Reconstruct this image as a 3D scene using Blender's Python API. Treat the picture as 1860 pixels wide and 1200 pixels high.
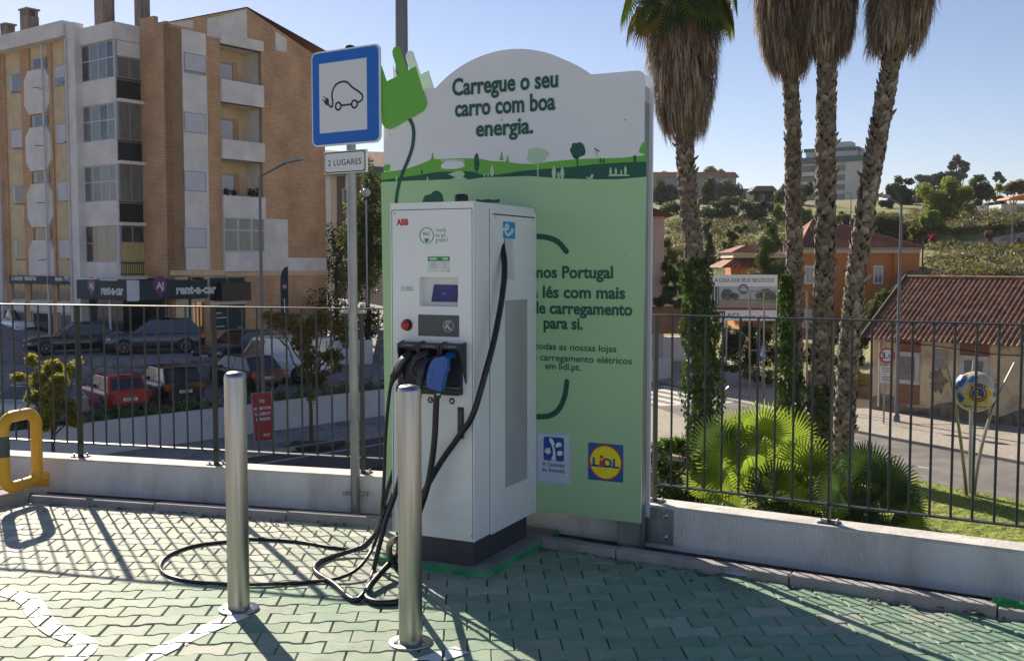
import bpy, bmesh, math, random
from math import sin, cos, pi, radians as R, sqrt, atan2
from mathutils import Vector, Matrix, noise

for o in list(bpy.data.objects): bpy.data.objects.remove(o)
SC = bpy.context.scene
COL = SC.collection
random.seed(7)

# ------------------------------------------------------------------ camera
F_PX, H_CAM = 1900.0, 1.65                 # focal length for an 1860 px wide frame, eye height
PITCH = math.atan(122 / F_PX)
cam = bpy.data.cameras.new('camera'); cam_o = bpy.data.objects.new('camera', cam); COL.objects.link(cam_o)
cam.sensor_width = 36; cam.lens = 36 * F_PX / 1860; cam.clip_start = .05; cam.clip_end = 3000
cam_o.location = (0, 0, H_CAM); cam_o.rotation_euler = (pi/2 - PITCH, 0, 0)
SC.camera = cam_o
# ------------------------------------------------------------------ light
SUN_AZ, SUN_EL = R(28), R(29)          # the sun stands behind the scene, left of the view axis
w = bpy.data.worlds.new('World'); SC.world = w; w.use_nodes = True
nt = w.node_tree; bg = nt.nodes['Background']
sky = nt.nodes.new('ShaderNodeTexSky'); sky.sky_type = 'NISHITA'; sky.sun_disc = False
sky.sun_elevation = SUN_EL; sky.sun_rotation = -SUN_AZ; sky.altitude = 100
sky.air_density = .9; sky.dust_density = .15; sky.ozone_density = 2.2
tn = nt.nodes.new('ShaderNodeMix'); tn.data_type = 'RGBA'; tn.blend_type = 'MULTIPLY'; tn.inputs[0].default_value = 1; tn.inputs[7].default_value = (1.03, .885, .90, 1)   # clear autumn air, less green
nt.links.new(sky.outputs[0], tn.inputs[6]); nt.links.new(tn.outputs[2], bg.inputs[0]); bg.inputs[1].default_value = .068
sl = bpy.data.lights.new('sun', 'SUN'); sl.energy = 4.9; sl.angle = R(.55); sl.color = (1, .89, .73)
so = bpy.data.objects.new('sun', sl); COL.objects.link(so)
sdir = Vector((-sin(SUN_AZ)*cos(SUN_EL), cos(SUN_AZ)*cos(SUN_EL), sin(SUN_EL)))   # towards the sun
so.rotation_euler = sdir.to_track_quat('Z', 'Y').to_euler(); so.location = sdir*60
SC.view_settings.view_transform = 'Standard'; SC.view_settings.look = 'None'
SC.view_settings.exposure = .92; SC.view_settings.gamma = 1

# ------------------------------------------------------------------ measuring the photograph (pixels of the 1860x1200 frame -> places)
def ray(x, y):
    a, b = (x-930)/F_PX, (600-y)/F_PX
    return Vector((a, cos(PITCH)+b*sin(PITCH), -sin(PITCH)+b*cos(PITCH)))
def G(x, y, z=0.):
    r = ray(x, y); t = (z-H_CAM)/r.z; return Vector((r.x*t, r.y*t, z))
def D(x, y, Y):
    r = ray(x, y); t = Y/r.y; return Vector((r.x*t, Y, H_CAM+r.z*t))
def PL(x, y, p, ang):
    c, s = cos(R(ang)), sin(R(ang)); r = ray(x, y)
    t = (-p[0]*s+p[1]*c)/(-r.x*s+r.y*c)
    X, Y, Z = r.x*t, r.y*t, H_CAM+r.z*t
    return ((X-p[0])*c+(Y-p[1])*s, Z)

# ------------------------------------------------------------------ materials
MATS = {}
def lin(c):
    return tuple((v/12.92 if v <= .04045 else ((v+.055)/1.055)**2.4) for v in c)
def mat(name, col, rough=.6, metal=0., var=.12, scale=4., bump=0., bscale=40., dirt=None, spec=.5, coat=0., trans=0., stretch=None, dscale=1.5, dlo=.5, dhi=.7):
    """Principled with procedural tone variation, an optional second (stain) colour and a fine bump."""
    if name in MATS: return MATS[name]
    m = bpy.data.materials.new(name); m.use_nodes = True; MATS[name] = m
    n = m.node_tree; L = n.links; b = n.nodes['Principled BSDF']
    b.inputs['Roughness'].default_value = rough; b.inputs['Metallic'].default_value = metal
    b.inputs['Specular IOR Level'].default_value = spec; b.inputs['Coat Weight'].default_value = coat
    tc = n.nodes.new('ShaderNodeTexCoord'); vec = tc.outputs['Object']
    if stretch:
        mp = n.nodes.new('ShaderNodeMapping'); mp.inputs['Scale'].default_value = stretch
        L.new(vec, mp.inputs[0]); vec = mp.outputs[0]
    nz = n.nodes.new('ShaderNodeTexNoise'); nz.inputs['Scale'].default_value = scale; nz.inputs['Detail'].default_value = 6
    L.new(vec, nz.inputs['Vector'])
    rp = n.nodes.new('ShaderNodeValToRGB')
    a, c = [max(0, v*(1-var*1.3)) for v in col], [min(1, v*(1+var)) for v in col]
    rp.color_ramp.elements[0].color = (*a, 1); rp.color_ramp.elements[1].color = (*c, 1)
    rp.color_ramp.elements[0].position = .3; rp.color_ramp.elements[1].position = .7
    L.new(nz.outputs['Fac'], rp.inputs[0]); out = rp.outputs[0]
    if dirt:
        n2 = n.nodes.new('ShaderNodeTexNoise'); n2.inputs['Scale'].default_value = dscale; n2.inputs['Detail'].default_value = 9
        n2.inputs['Roughness'].default_value = .65
        L.new(vec, n2.inputs['Vector'])
        r2 = n.nodes.new('ShaderNodeValToRGB'); r2.color_ramp.elements[0].position = dlo; r2.color_ramp.elements[1].position = dhi
        L.new(n2.outputs['Fac'], r2.inputs[0])
        mx = n.nodes.new('ShaderNodeMix'); mx.data_type = 'RGBA'
        L.new(r2.outputs[0], mx.inputs[0]); L.new(out, mx.inputs[6]); mx.inputs[7].default_value = (*dirt, 1)
        out = mx.outputs[2]
    L.new(out, b.inputs['Base Color'])
    if bump:
        n3 = n.nodes.new('ShaderNodeTexNoise'); n3.inputs['Scale'].default_value = bscale; n3.inputs['Detail'].default_value = 4
        L.new(vec, n3.inputs['Vector'])
        bp = n.nodes.new('ShaderNodeBump'); bp.inputs['Strength'].default_value = bump; bp.inputs['Distance'].default_value = .02
        L.new(n3.outputs['Fac'], bp.inputs['Height']); L.new(bp.outputs[0], b.inputs['Normal'])
    if trans:
        tr = n.nodes.new('ShaderNodeBsdfTranslucent'); L.new(out, tr.inputs[0])
        ms = n.nodes.new('ShaderNodeMixShader'); ms.inputs[0].default_value = trans
        o = n.nodes['Material Output']
        L.new(b.outputs[0], ms.inputs[1]); L.new(tr.outputs[0], ms.inputs[2]); L.new(ms.outputs[0], o.inputs[0])
    return m
def tile_mat(name, c1, c2, mortar, w, h, gap=.012, rough=.8, axis='XZ', bump=.3):
    """Bricks or facing tiles on walls: local x along the wall, z up."""
    if name in MATS: return MATS[name]
    m = bpy.data.materials.new(name); m.use_nodes = True; MATS[name] = m
    n = m.node_tree; L = n.links; b = n.nodes['Principled BSDF']; b.inputs['Roughness'].default_value = rough
    tc = n.nodes.new('ShaderNodeTexCoord'); sp = n.nodes.new('ShaderNodeSeparateXYZ'); cb = n.nodes.new('ShaderNodeCombineXYZ')
    L.new(tc.outputs['Object'], sp.inputs[0])
    if axis == 'XZ':
        ad = n.nodes.new('ShaderNodeMath'); ad.operation = 'ADD'
        L.new(sp.outputs[0], ad.inputs[0]); L.new(sp.outputs[1], ad.inputs[1]); L.new(ad.outputs[0], cb.inputs[0]); L.new(sp.outputs[2], cb.inputs[1])
    else:
        L.new(sp.outputs[0], cb.inputs[0]); L.new(sp.outputs[1], cb.inputs[1])
    br = n.nodes.new('ShaderNodeTexBrick'); L.new(cb.outputs[0], br.inputs[0])
    br.inputs['Color1'].default_value = (*c1, 1); br.inputs['Color2'].default_value = (*c2, 1); br.inputs['Mortar'].default_value = (*mortar, 1)
    br.inputs['Scale'].default_value = 1; br.inputs['Mortar Size'].default_value = gap
    br.inputs['Brick Width'].default_value = w; br.inputs['Row Height'].default_value = h
    nz = n.nodes.new('ShaderNodeTexNoise'); nz.inputs['Scale'].default_value = .7; nz.inputs['Detail'].default_value = 8
    L.new(tc.outputs['Object'], nz.inputs['Vector'])
    mr = n.nodes.new('ShaderNodeMapRange'); mr.inputs[1].default_value = .3; mr.inputs[2].default_value = .7; mr.inputs[3].default_value = .75; mr.inputs[4].default_value = 1.12
    L.new(nz.outputs['Fac'], mr.inputs[0])
    mx = n.nodes.new('ShaderNodeMix'); mx.data_type = 'RGBA'; mx.blend_type = 'MULTIPLY'; mx.inputs[0].default_value = 1
    L.new(br.outputs[0], mx.inputs[6]); L.new(mr.outputs[0], mx.inputs[7]); L.new(mx.outputs[2], b.inputs['Base Color'])
    bp = n.nodes.new('ShaderNodeBump'); bp.inputs['Strength'].default_value = bump; bp.inputs['Distance'].default_value = .01; bp.invert = True
    L.new(br.outputs['Fac'], bp.inputs['Height']); L.new(bp.outputs[0], b.inputs['Normal'])
    return m
def glass_mat(name, col, rough=.08):
    return mat(name, col, rough, 0, .25, 1.2, spec=.8)
def emit_mat(name, col, s):
    if name in MATS: return MATS[name]
    m = mat(name, col, .25, var=.05); b = m.node_tree.nodes['Principled BSDF']
    b.inputs['Emission Color'].default_value = (*col, 1); b.inputs['Emission Strength'].default_value = s
    return m

# ------------------------------------------------------------------ mesh building
class MB:
    def __init__(s): s.v = []; s.f = []; s.m = []; s.s = []
    def add(s, vs, fs, mi=0, sm=False, M=None):
        o = len(s.v)
        s.v += [(M @ Vector(p))[:] for p in vs] if M else [tuple(p) for p in vs]
        s.f += [tuple(i+o for i in f) for f in fs]; s.m += [mi]*len(fs); s.s += [sm]*len(fs)
        return s
    def bx(s, x0, x1, y0, y1, z0, z1, mi=0, M=None):
        return s.add([(x0,y0,z0),(x1,y0,z0),(x1,y1,z0),(x0,y1,z0),(x0,y0,z1),(x1,y0,z1),(x1,y1,z1),(x0,y1,z1)],
                     [(0,3,2,1),(4,5,6,7),(0,1,5,4),(1,2,6,5),(2,3,7,6),(3,0,4,7)], mi, False, M)
    def prism(s, poly, y0, y1, mi=0, M=None, axis='y'):
        """polygon in (x,z), extruded along y; or in (x,y), extruded along z"""
        n = len(poly); P = (lambda p, d: (p[0], d, p[1])) if axis == 'y' else (lambda p, d: (p[0], p[1], d))
        vs = [P(p, y0) for p in poly]+[P(p, y1) for p in poly]
        fs = [tuple(range(n)), tuple(range(2*n-1, n-1, -1))]+[(i, i+n, (i+1) % n+n, (i+1) % n) for i in range(n)]
        ar = sum(poly[i][0]*poly[(i+1) % n][1]-poly[(i+1) % n][0]*poly[i][1] for i in range(n))
        flip = (ar < 0) != (axis == 'z') if y1 > y0 else (ar > 0) != (axis == 'z')
        if flip: fs = [f[::-1] for f in fs]
        return s.add(vs, fs, mi, False, M)
    def tube(s, pts, r, seg=8, mi=0, caps=True, closed=False, M=None, flat=None):
        pts = [Vector(p) for p in pts]; n = len(pts); rr = r if hasattr(r, '__len__') else [r]*n
        vs = []; t0 = None; u = None
        for i, p in enumerate(pts):
            a = pts[(i-1) % n] if (i or closed) else p; b = pts[(i+1) % n] if (i < n-1 or closed) else p
            t = (b-a).normalized() if (b-a).length > 1e-9 else Vector((0,0,1))
            if u is None:
                u = t.cross(Vector((0,0,1)) if abs(t.z) < .9 else Vector((1,0,0))).normalized()
            else:
                u = (u-t*u.dot(t)); u = u.normalized() if u.length > 1e-6 else t.orthogonal().normalized()
            w_ = t.cross(u)
            for k in range(seg):
                a_ = 2*pi*k/seg; vs.append(p+u*cos(a_)*rr[i]+w_*sin(a_)*rr[i]*(flat or 1))
        fs = []
        for i in range(n if closed else n-1):
            for k in range(seg):
                j = (i+1) % n; fs.append((i*seg+k, i*seg+(k+1) % seg, j*seg+(k+1) % seg, j*seg+k))
        s.add(vs, fs, mi, True, M)
        if caps and not closed:
            s.add(vs[:seg], [tuple(range(seg))[::-1]], mi, False, M); s.add(vs[-seg:], [tuple(range(seg))], mi, False, M)
        return s
    def lathe(s, prof, c=(0,0,0), seg=24, mi=0, M=None, sm=True):
        vs = []; n = len(prof)
        for r, z in prof:
            for k in range(seg): vs.append((c[0]+r*cos(2*pi*k/seg), c[1]+r*sin(2*pi*k/seg), c[2]+z))
        fs = [(i*seg+k, i*seg+(k+1) % seg, (i+1)*seg+(k+1) % seg, (i+1)*seg+k) for i in range(n-1) for k in range(seg)]
        s.add(vs, fs, mi, sm, M)
        s.add(vs[:seg], [tuple(range(seg))[::-1]], mi, False, M); s.add(vs[-seg:], [tuple(range(seg))], mi, False, M)
        return s
    def ball(s, c, r, seg=16, rings=10, mi=0, M=None, sc=(1,1,1)):
        vs = [(c[0], c[1], c[2]-r*sc[2])]
        for i in range(1, rings):
            a = -pi/2+pi*i/rings
            for k in range(seg): vs.append((c[0]+r*cos(a)*cos(2*pi*k/seg)*sc[0], c[1]+r*cos(a)*sin(2*pi*k/seg)*sc[1], c[2]+r*sin(a)*sc[2]))
        vs.append((c[0], c[1], c[2]+r*sc[2])); e = len(vs)-1
        fs = [(0, 1+(k+1) % seg, 1+k) for k in range(seg)]
        fs += [(1+i*seg+k, 1+i*seg+(k+1) % seg, 1+(i+1)*seg+(k+1) % seg, 1+(i+1)*seg+k) for i in range(rings-2) for k in range(seg)]
        fs += [(1+(rings-2)*seg+k, 1+(rings-2)*seg+(k+1) % seg, e) for k in range(seg)]
        return s.add(vs, fs, mi, True, M)
    def build(s, name, mats, parent=None, bevel=0, loc=None, rz=None, bseg=2):
        me = bpy.data.meshes.new(name); me.from_pydata(s.v, [], s.f)
        for m in (mats if isinstance(mats, (list, tuple)) else [mats]): me.materials.append(m)
        me.polygons.foreach_set('material_index', s.m); me.polygons.foreach_set('use_smooth', s.s); me.update()
        o = bpy.data.objects.new(name, me); COL.objects.link(o)
        if parent: o.parent = parent
        if loc is not None: o.location = loc
        if rz is not None: o.rotation_euler = (0, 0, R(rz))
        if bevel:
            b = o.modifiers.new('bevel', 'BEVEL'); b.width = bevel; b.segments = bseg; b.limit_method = 'ANGLE'; b.angle_limit = R(35)
        return o
def thing(name, label, cat, loc=(0,0,0), rz=0, group=None):
    o = bpy.data.objects.new(name, None); COL.objects.link(o); o.location = loc; o.rotation_euler = (0,0,R(rz)); o.empty_display_size = .1
    return tag(o, label, cat, group)
def tag(o, label, cat, group=None, kind=None):
    o['label'] = label; o['category'] = cat
    if group: o['group'] = group
    if kind: o['kind'] = kind
    return o
def struct(o, kind='structure', label=None):
    o['kind'] = kind
    if label: o['label'] = label
    return o
def copy_tree(o, parent=None):
    c = o.copy(); COL.objects.link(c)
    if parent: c.parent = parent
    for ch in list(o.children): copy_tree(ch, c)
    return c
def text_bm(mb, s, size, M, mi=0, bold=0., align='CENTER', sx=1., depth=.002, shear=0., space=1.):
    """lettering as thin raised shapes: M maps text x,y to the wanted plane"""
    cu = bpy.data.curves.new('lettering', 'FONT'); cu.body = s; cu.size = size; cu.align_x = align; cu.align_y = 'BOTTOM_BASELINE'
    cu.offset = bold*size; cu.extrude = depth/2; cu.resolution_u = 3; cu.shear = shear; cu.space_character = space
    to = bpy.data.objects.new('lettering', cu); COL.objects.link(to)
    bpy.context.view_layer.update()
    me = bpy.data.meshes.new_from_object(to.evaluated_get(bpy.context.evaluated_depsgraph_get()))
    bpy.data.objects.remove(to); bpy.data.curves.remove(cu)
    S = M @ Matrix.Diagonal((sx, 1, 1, 1))
    mb.add([v.co for v in me.vertices], [tuple(p.vertices) for p in me.polygons], mi, False, S)
    bpy.data.meshes.remove(me)
def face_M(u, z, y=0., rot=0.):
    """plane facing local -y: text x -> x, text y -> z"""
    return Matrix.Translation((u, y, z)) @ Matrix.Rotation(pi/2, 4, 'X') @ Matrix.Rotation(rot, 4, 'Z')
def spline(pts, n=8, closed=False):
    P = [Vector(p) for p in pts]; out = []; N = len(P)
    for i in range(N if closed else N-1):
        a, b, c, d = (P[(i-1) % N] if (i or closed) else P[0]*2-P[1]), P[i], P[(i+1) % N], (P[(i+2) % N] if (i+2 < N or closed) else P[-1]*2-P[-2])
        for k in range(n):
            t = k/n; out.append(.5*((2*b)+(c-a)*t+(2*a-5*b+4*c-d)*t*t+(3*b-a-3*c+d)*t**3))
    if not closed: out.append(P[-1])
    return out
def rrect(x0, x1, z0, z1, r, n=5):
    out = []
    for cx, cz, a in ((x1-r, z0+r, -90), (x1-r, z1-r, 0), (x0+r, z1-r, 90), (x0+r, z0+r, 180)):
        out += [(cx+r*cos(R(a+90*k/n)), cz+r*sin(R(a+90*k/n))) for k in range(n+1)]
    return out
def stroke(pts, w, closed=False):
    """outline polygon of a 2-D polyline drawn with a pen of width w"""
    P = [Vector((p[0], p[1])) for p in pts]; n = len(P); l = []; r_ = []
    ww = w if hasattr(w, '__len__') else [w]*n
    for i in range(n):
        a, b = P[max(i-1, 0)], P[min(i+1, n-1)]
        if closed: a, b = P[i-1], P[(i+1) % n]
        t = (b-a).normalized(); q = Vector((-t.y, t.x))*ww[i]/2; l.append(P[i]+q); r_.append(P[i]-q)
    return l, r_
def stroke_prism(mb, pts, w, y0, y1, mi=0, closed=False, M=None):
    l, r_ = stroke(pts, w, closed); n = len(l)
    vs = [(p.x, y0, p.y) for p in l]+[(p.x, y0, p.y) for p in r_]+[(p.x, y1, p.y) for p in l]+[(p.x, y1, p.y) for p in r_]
    fs = []
    for i in range(n if closed else n-1):
        j = (i+1) % n
        fs += [(i, n+i, n+j, j), (2*n+i, 2*n+j, 3*n+j, 3*n+i), (i, j, 2*n+j, 2*n+i), (n+i, 3*n+i, 3*n+j, n+j)]
    if not closed: fs += [(0, 2*n, 3*n, n), (n-1, 2*n-1, 4*n-1, 3*n-1)]
    mb.add(vs, fs, mi, False, M)
# ================================================================== the parking lot in front: paving, kerb, parapet
m_joint = mat('joint_sand', (.17,.17,.145), .95, var=.4, scale=9)
def paver_mat():
    m = bpy.data.materials.new('green_paver'); m.use_nodes = True; MATS['green_paver'] = m
    n = m.node_tree; L = n.links; b = n.nodes['Principled BSDF']
    at = n.nodes.new('ShaderNodeAttribute'); at.attribute_name = 'tint'
    sp = n.nodes.new('ShaderNodeSeparateColor'); L.new(at.outputs['Color'], sp.inputs[0])
    tc = n.nodes.new('ShaderNodeTexCoord')
    n1 = n.nodes.new('ShaderNodeTexNoise'); n1.inputs['Scale'].default_value = 9; n1.inputs['Detail'].default_value = 8; n1.inputs['Roughness'].default_value = .7
    n2 = n.nodes.new('ShaderNodeTexNoise'); n2.inputs['Scale'].default_value = .9; n2.inputs['Detail'].default_value = 5
    n3 = n.nodes.new('ShaderNodeTexNoise'); n3.inputs['Scale'].default_value = 160; n3.inputs['Detail'].default_value = 3
    for q in (n1, n2, n3): L.new(tc.outputs['Object'], q.inputs['Vector'])
    def math_(op, a, b_=None):
        q = n.nodes.new('ShaderNodeMath'); q.operation = op
        for i, v in enumerate((a, b_)):
            if v is None: continue
            if isinstance(v, (int, float)): q.inputs[i].default_value = v
            else: L.new(v, q.inputs[i])
        return q.outputs[0]
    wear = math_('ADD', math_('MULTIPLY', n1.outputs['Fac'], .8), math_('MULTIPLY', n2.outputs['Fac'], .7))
    wear = math_('ADD', wear, sp.outputs[0])          # per-paver wear, with the paler sunlit left painted in
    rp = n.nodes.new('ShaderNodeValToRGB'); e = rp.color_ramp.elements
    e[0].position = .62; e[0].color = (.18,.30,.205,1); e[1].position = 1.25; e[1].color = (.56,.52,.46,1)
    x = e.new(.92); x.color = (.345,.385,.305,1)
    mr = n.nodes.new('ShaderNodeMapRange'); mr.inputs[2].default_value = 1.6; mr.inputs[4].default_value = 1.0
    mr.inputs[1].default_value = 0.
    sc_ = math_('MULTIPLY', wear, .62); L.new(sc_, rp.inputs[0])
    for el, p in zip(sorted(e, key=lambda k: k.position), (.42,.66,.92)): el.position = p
    mx = n.nodes.new('ShaderNodeMix'); mx.data_type = 'RGBA'; mx.blend_type = 'MULTIPLY'; mx.inputs[0].default_value = 1
    cb = n.nodes.new('ShaderNodeCombineColor')
    for i in range(3): L.new(sp.outputs[1], cb.inputs[i])
    L.new(rp.outputs[0], mx.inputs[6]); L.new(cb.outputs[0], mx.inputs[7])
    n4 = n.nodes.new('ShaderNodeTexNoise'); n4.inputs['Scale'].default_value = 2.3; n4.inputs['Detail'].default_value = 10; n4.inputs['Roughness'].default_value = .72; L.new(tc.outputs['Object'], n4.inputs['Vector'])
    r4 = n.nodes.new('ShaderNodeValToRGB'); r4.color_ramp.elements[0].position = .56; r4.color_ramp.elements[0].color = (1,1,1,1); r4.color_ramp.elements[1].position = .74; r4.color_ramp.elements[1].color = (.52,.5,.47,1); L.new(n4.outputs['Fac'], r4.inputs[0])
    m4 = n.nodes.new('ShaderNodeMix'); m4.data_type = 'RGBA'; m4.blend_type = 'MULTIPLY'; m4.inputs[0].default_value = 1     # oil and tyre grime
    L.new(mx.outputs[2], m4.inputs[6]); L.new(r4.outputs[0], m4.inputs[7]); L.new(m4.outputs[2], b.inputs['Base Color'])
    b.inputs['Roughness'].default_value = .72; b.inputs['Specular IOR Level'].default_value = .25
    bp = n.nodes.new('ShaderNodeBump'); bp.inputs['Strength'].default_value = .35; bp.inputs['Distance'].default_value = .004
    L.new(math_('ADD', n3.outputs['Fac'], n1.outputs['Fac']), bp.inputs['Height']); L.new(bp.outputs[0], b.inputs['Normal'])
    return m
WL, WR = (-3.253, 7.147, -15.36), (.684, 5.734, -30.53)      # kerb fronts: point and direction
def ln(w_, d=0.):
    a = R(w_[2]); return Vector((w_[0]-sin(a)*d, w_[1]+cos(a)*d)), Vector((cos(a), sin(a)))
def wall_pt(w_, s, d): p, u = ln(w_, d); return p+u*s
def inside_lot(x, y, m=0.):
    for w_ in (WL, WR):
        a = R(w_[2])
        if (x-w_[0])*-sin(a)+(y-w_[1])*cos(a) > -m: return False
    k0 = Vector((-3.36, 7.20)); a = atan2(-.5, -.26); kd = Vector((cos(a), sin(a)))
    if (Vector((x, y))-k0).cross(kd) > -m: return False   # left of the side kerb
    return True
PAV_ROT = R(2.5)
def pav_xy(x, y): return (x*cos(PAV_ROT)-y*sin(PAV_ROT), x*sin(PAV_ROT)+y*cos(PAV_ROT))
LP, PIT, PA, PB = .205, .127, .0735, .0535
def bone(d):
    """outline of one interlocking paver, shrunk by d"""
    h = LP/2-d
    xs = [(-h, PA-d), (-.064, PA-d), (-.036, PB-d), (.036, PB-d), (.064, PA-d), (h, PA-d)]
    return [(x, -y) for x, y in xs]+[(x, y) for x, y in xs[::-1]]
o_out, o_top = bone(.0022), bone(.0068)
pav = MB(); tints = []; outlines = []
rnd = random.Random(3)
for j in range(8, 62):
    for i in range(-30, 34):
        cx, cy = i*LP+(LP/2 if j % 2 else 0), j*PIT
        X, Y = pav_xy(cx, cy)
        if not inside_lot(X, Y, .015) or Y < .9 or abs(X) > 5.6: continue
        tx, ty, dz = rnd.gauss(0, .006), rnd.gauss(0, .008), rnd.gauss(0, .0012)
        jx, jy = rnd.gauss(0, .001), rnd.gauss(0, .001); jr = rnd.gauss(0, .004)
        vs = []
        for poly, z in ((o_top, 0.), (o_out, -.0055), (o_out, -.03)):
            for x, y in poly:
                x2, y2 = x*cos(jr)-y*sin(jr), x*sin(jr)+y*cos(jr)
                a, b = pav_xy(cx+x2+jx, cy+y2+jy)
                vs.append((a, b, z+dz+x*tx+y*ty if z > -.02 else z))
        n = 12
        fs = [tuple(range(n))]+[(k+n*q, k+n*(q+1), (k+1) % n+n*(q+1), (k+1) % n+n*q) for q in (0, 1) for k in range(n)]
        pav.add(vs, fs)
        sun_side = max(0, min(1, (.6-X)/2.6))  # wear grows to the left, partly painting in the sunlit side's sheen
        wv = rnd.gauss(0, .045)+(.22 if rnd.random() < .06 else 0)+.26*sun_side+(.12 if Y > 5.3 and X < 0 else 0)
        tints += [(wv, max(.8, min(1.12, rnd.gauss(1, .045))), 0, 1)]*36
        outlines.append([p[:2] for p in vs[:12]])
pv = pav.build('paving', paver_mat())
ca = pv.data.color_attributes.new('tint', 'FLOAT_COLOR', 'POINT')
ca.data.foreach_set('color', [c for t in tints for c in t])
struct(pv, label='green painted interlocking pavers of the charging bay')
def meet2(d): 
    p, u = ln(WL, d); q, v = ln(WR, d)
    det = u.x*v.y-u.y*v.x; k = ((q.x-p.x)*v.y-(q.y-p.y)*v.x)/det
    return p+u*k
C0 = meet2(.02)
lot = [wall_pt(WL, -6, .3), meet2(.3), wall_pt(WR, 8, .3), Vector((9, -30)), Vector((-12, -30))]
sb = MB(); sb.prism([(p.x, p.y) for p in lot], -5.6, -.014, axis='z')
lp0 = [(-5.6,.9),(5.6,.9),(5.6,-30),(-5.6,-30)]
sq = MB()
for q in (lp0, [(5.6,2.2),(9,.2),(9,-30),(5.6,-30)], [(-12,4),(-5.6,4),(-5.6,-30),(-12,-30)]): sq.add([(x, y, -.004) for x, y in q], [(0,1,2,3)])
struct(sq.build('unseen_lot_paving', mat('pale_bounce_pavers', (.48,.46,.43), .85, var=.15, scale=3)), label='plain paving of the unseen rest of the lot, kept pale to bounce light')  # unseen paving, lightened to throw light back onto the shaded fronts
struct(sb.build('lot_slab', m_joint), label='sand bed and slab under the pavers')
# painted parking lines, clipped paver by paver so the joints stay open
def clip(poly, quad):
    for i in range(4):
        a, b = quad[i], quad[(i+1) % 4]; out = []
        for k in range(len(poly)):
            p, q = poly[k], poly[(k+1) % len(poly)]
            sp = (b[0]-a[0])*(p[1]-a[1])-(b[1]-a[1])*(p[0]-a[0]); sq = (b[0]-a[0])*(q[1]-a[1])-(b[1]-a[1])*(q[0]-a[0])
            if sp >= 0: out.append(p)
            if (sp >= 0) != (sq >= 0):
                t = sp/(sp-sq); out.append((p[0]+(q[0]-p[0])*t, p[1]+(q[1]-p[1])*t))
        poly = out
        if len(poly) < 3: return []
    return poly
def paint_line(name, px, w_, label):
    P = spline([G(a, b).to_2d().to_3d() for a, b in px], 5); l, r_ = stroke([(p.x, p.y) for p in P], w_)
    mb = MB()
    for i in range(len(P)-1):
        q = [tuple(l[i]), tuple(r_[i]), tuple(r_[i+1]), tuple(l[i+1])]
        cx, cy = P[i].x, P[i].y
        for o_ in outlines:
            if abs(o_[0][0]-cx) > .5 or abs(o_[0][1]-cy) > .4: continue
            c = clip(o_, q)
            if c: mb.add([(x, y, .0042) for x, y in c], [tuple(range(len(c)))])
    struct(mb.build(name, mat('road_paint_worn', (.78,.78,.755), .65, var=.08, scale=25, dirt=(.42,.44,.38), dscale=11, dlo=.52, dhi=.72)), label=label)
paint_line('painted_marking', [(-60,1066),(15,1077),(55,1092),(72,1120),(105,1147),(150,1166),(150,1185),(105,1215)], .1, 'curved white painted line at the lower left')
paint_line('painted_marking', [(440,1116),(370,1145),(300,1178),(230,1212)], .1, 'faded straight white painted line beside the bollard foot')
paint_line('painted_marking', [(840,1180),(700,1225),(600,1262)], .1, 'faded white painted line under the nearer bollard')
# kerb
m_kerb = mat('kerb_concrete', (.37,.35,.335), .9, var=.22, scale=6, bump=.4, bscale=60, dirt=(.25,.225,.21), dscale=3)
def strip(mb, d0, d1, z0, z1, sL=-6., sR=8., mi=0):
    a = [wall_pt(WL, sL, d0), meet2(d0), wall_pt(WR, sR, d0)]; b = [wall_pt(WL, sL, d1), meet2(d1), wall_pt(WR, sR, d1)]
    for i in range(2):
        mb.prism([(p.x, p.y) for p in (a[i], a[i+1], b[i+1], b[i])], z0, z1, mi, axis='z')
kb = MB()
for w_, s0, s1 in ((WL, -.1, 3.1), (WR, -1.1, 7)):          # kerbstones with open joints
    s = s0; k = 0
    while s < s1:
        e = min(s+.98, s1); a, b, c, d = wall_pt(w_, s+.003, 0), wall_pt(w_, e-.003, 0), wall_pt(w_, e-.003, .083), wall_pt(w_, s+.003, .083)
        h = .046+.004*((k*7) % 3-1); kb.prism([(p.x, p.y) for p in (a, b, c, d)], -.05, h, axis='z'); s = e; k += 1
a = Vector((-3.36, 7.20)); kd = Vector((-.26, -.5)).normalized(); kn = Vector((-kd.y, kd.x))*-1
for k in range(5):
    p = a+kd*(k*.8+.002); q = a+kd*(k*.8+.796)
    kb.prism([(t.x, t.y) for t in (p, q, q+kn*.14, p+kn*.14)], -.05, .085, axis='z')
struct(kb.build('kerb', m_kerb, bevel=.008), label='grey concrete kerb along the parapet')
vg = MB(); p = a+kn*.141; q = p+kd*4
vg.prism([(t.x, t.y) for t in (p, q, q+kn*3, p+kn*3)], -.05, .07, axis='z')
struct(vg.build('raised_walkway', mat('walk_concrete', (.30,.28,.25), .9, var=.2, bump=.3)), label='raised concrete strip at the left edge of the lot')
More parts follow.
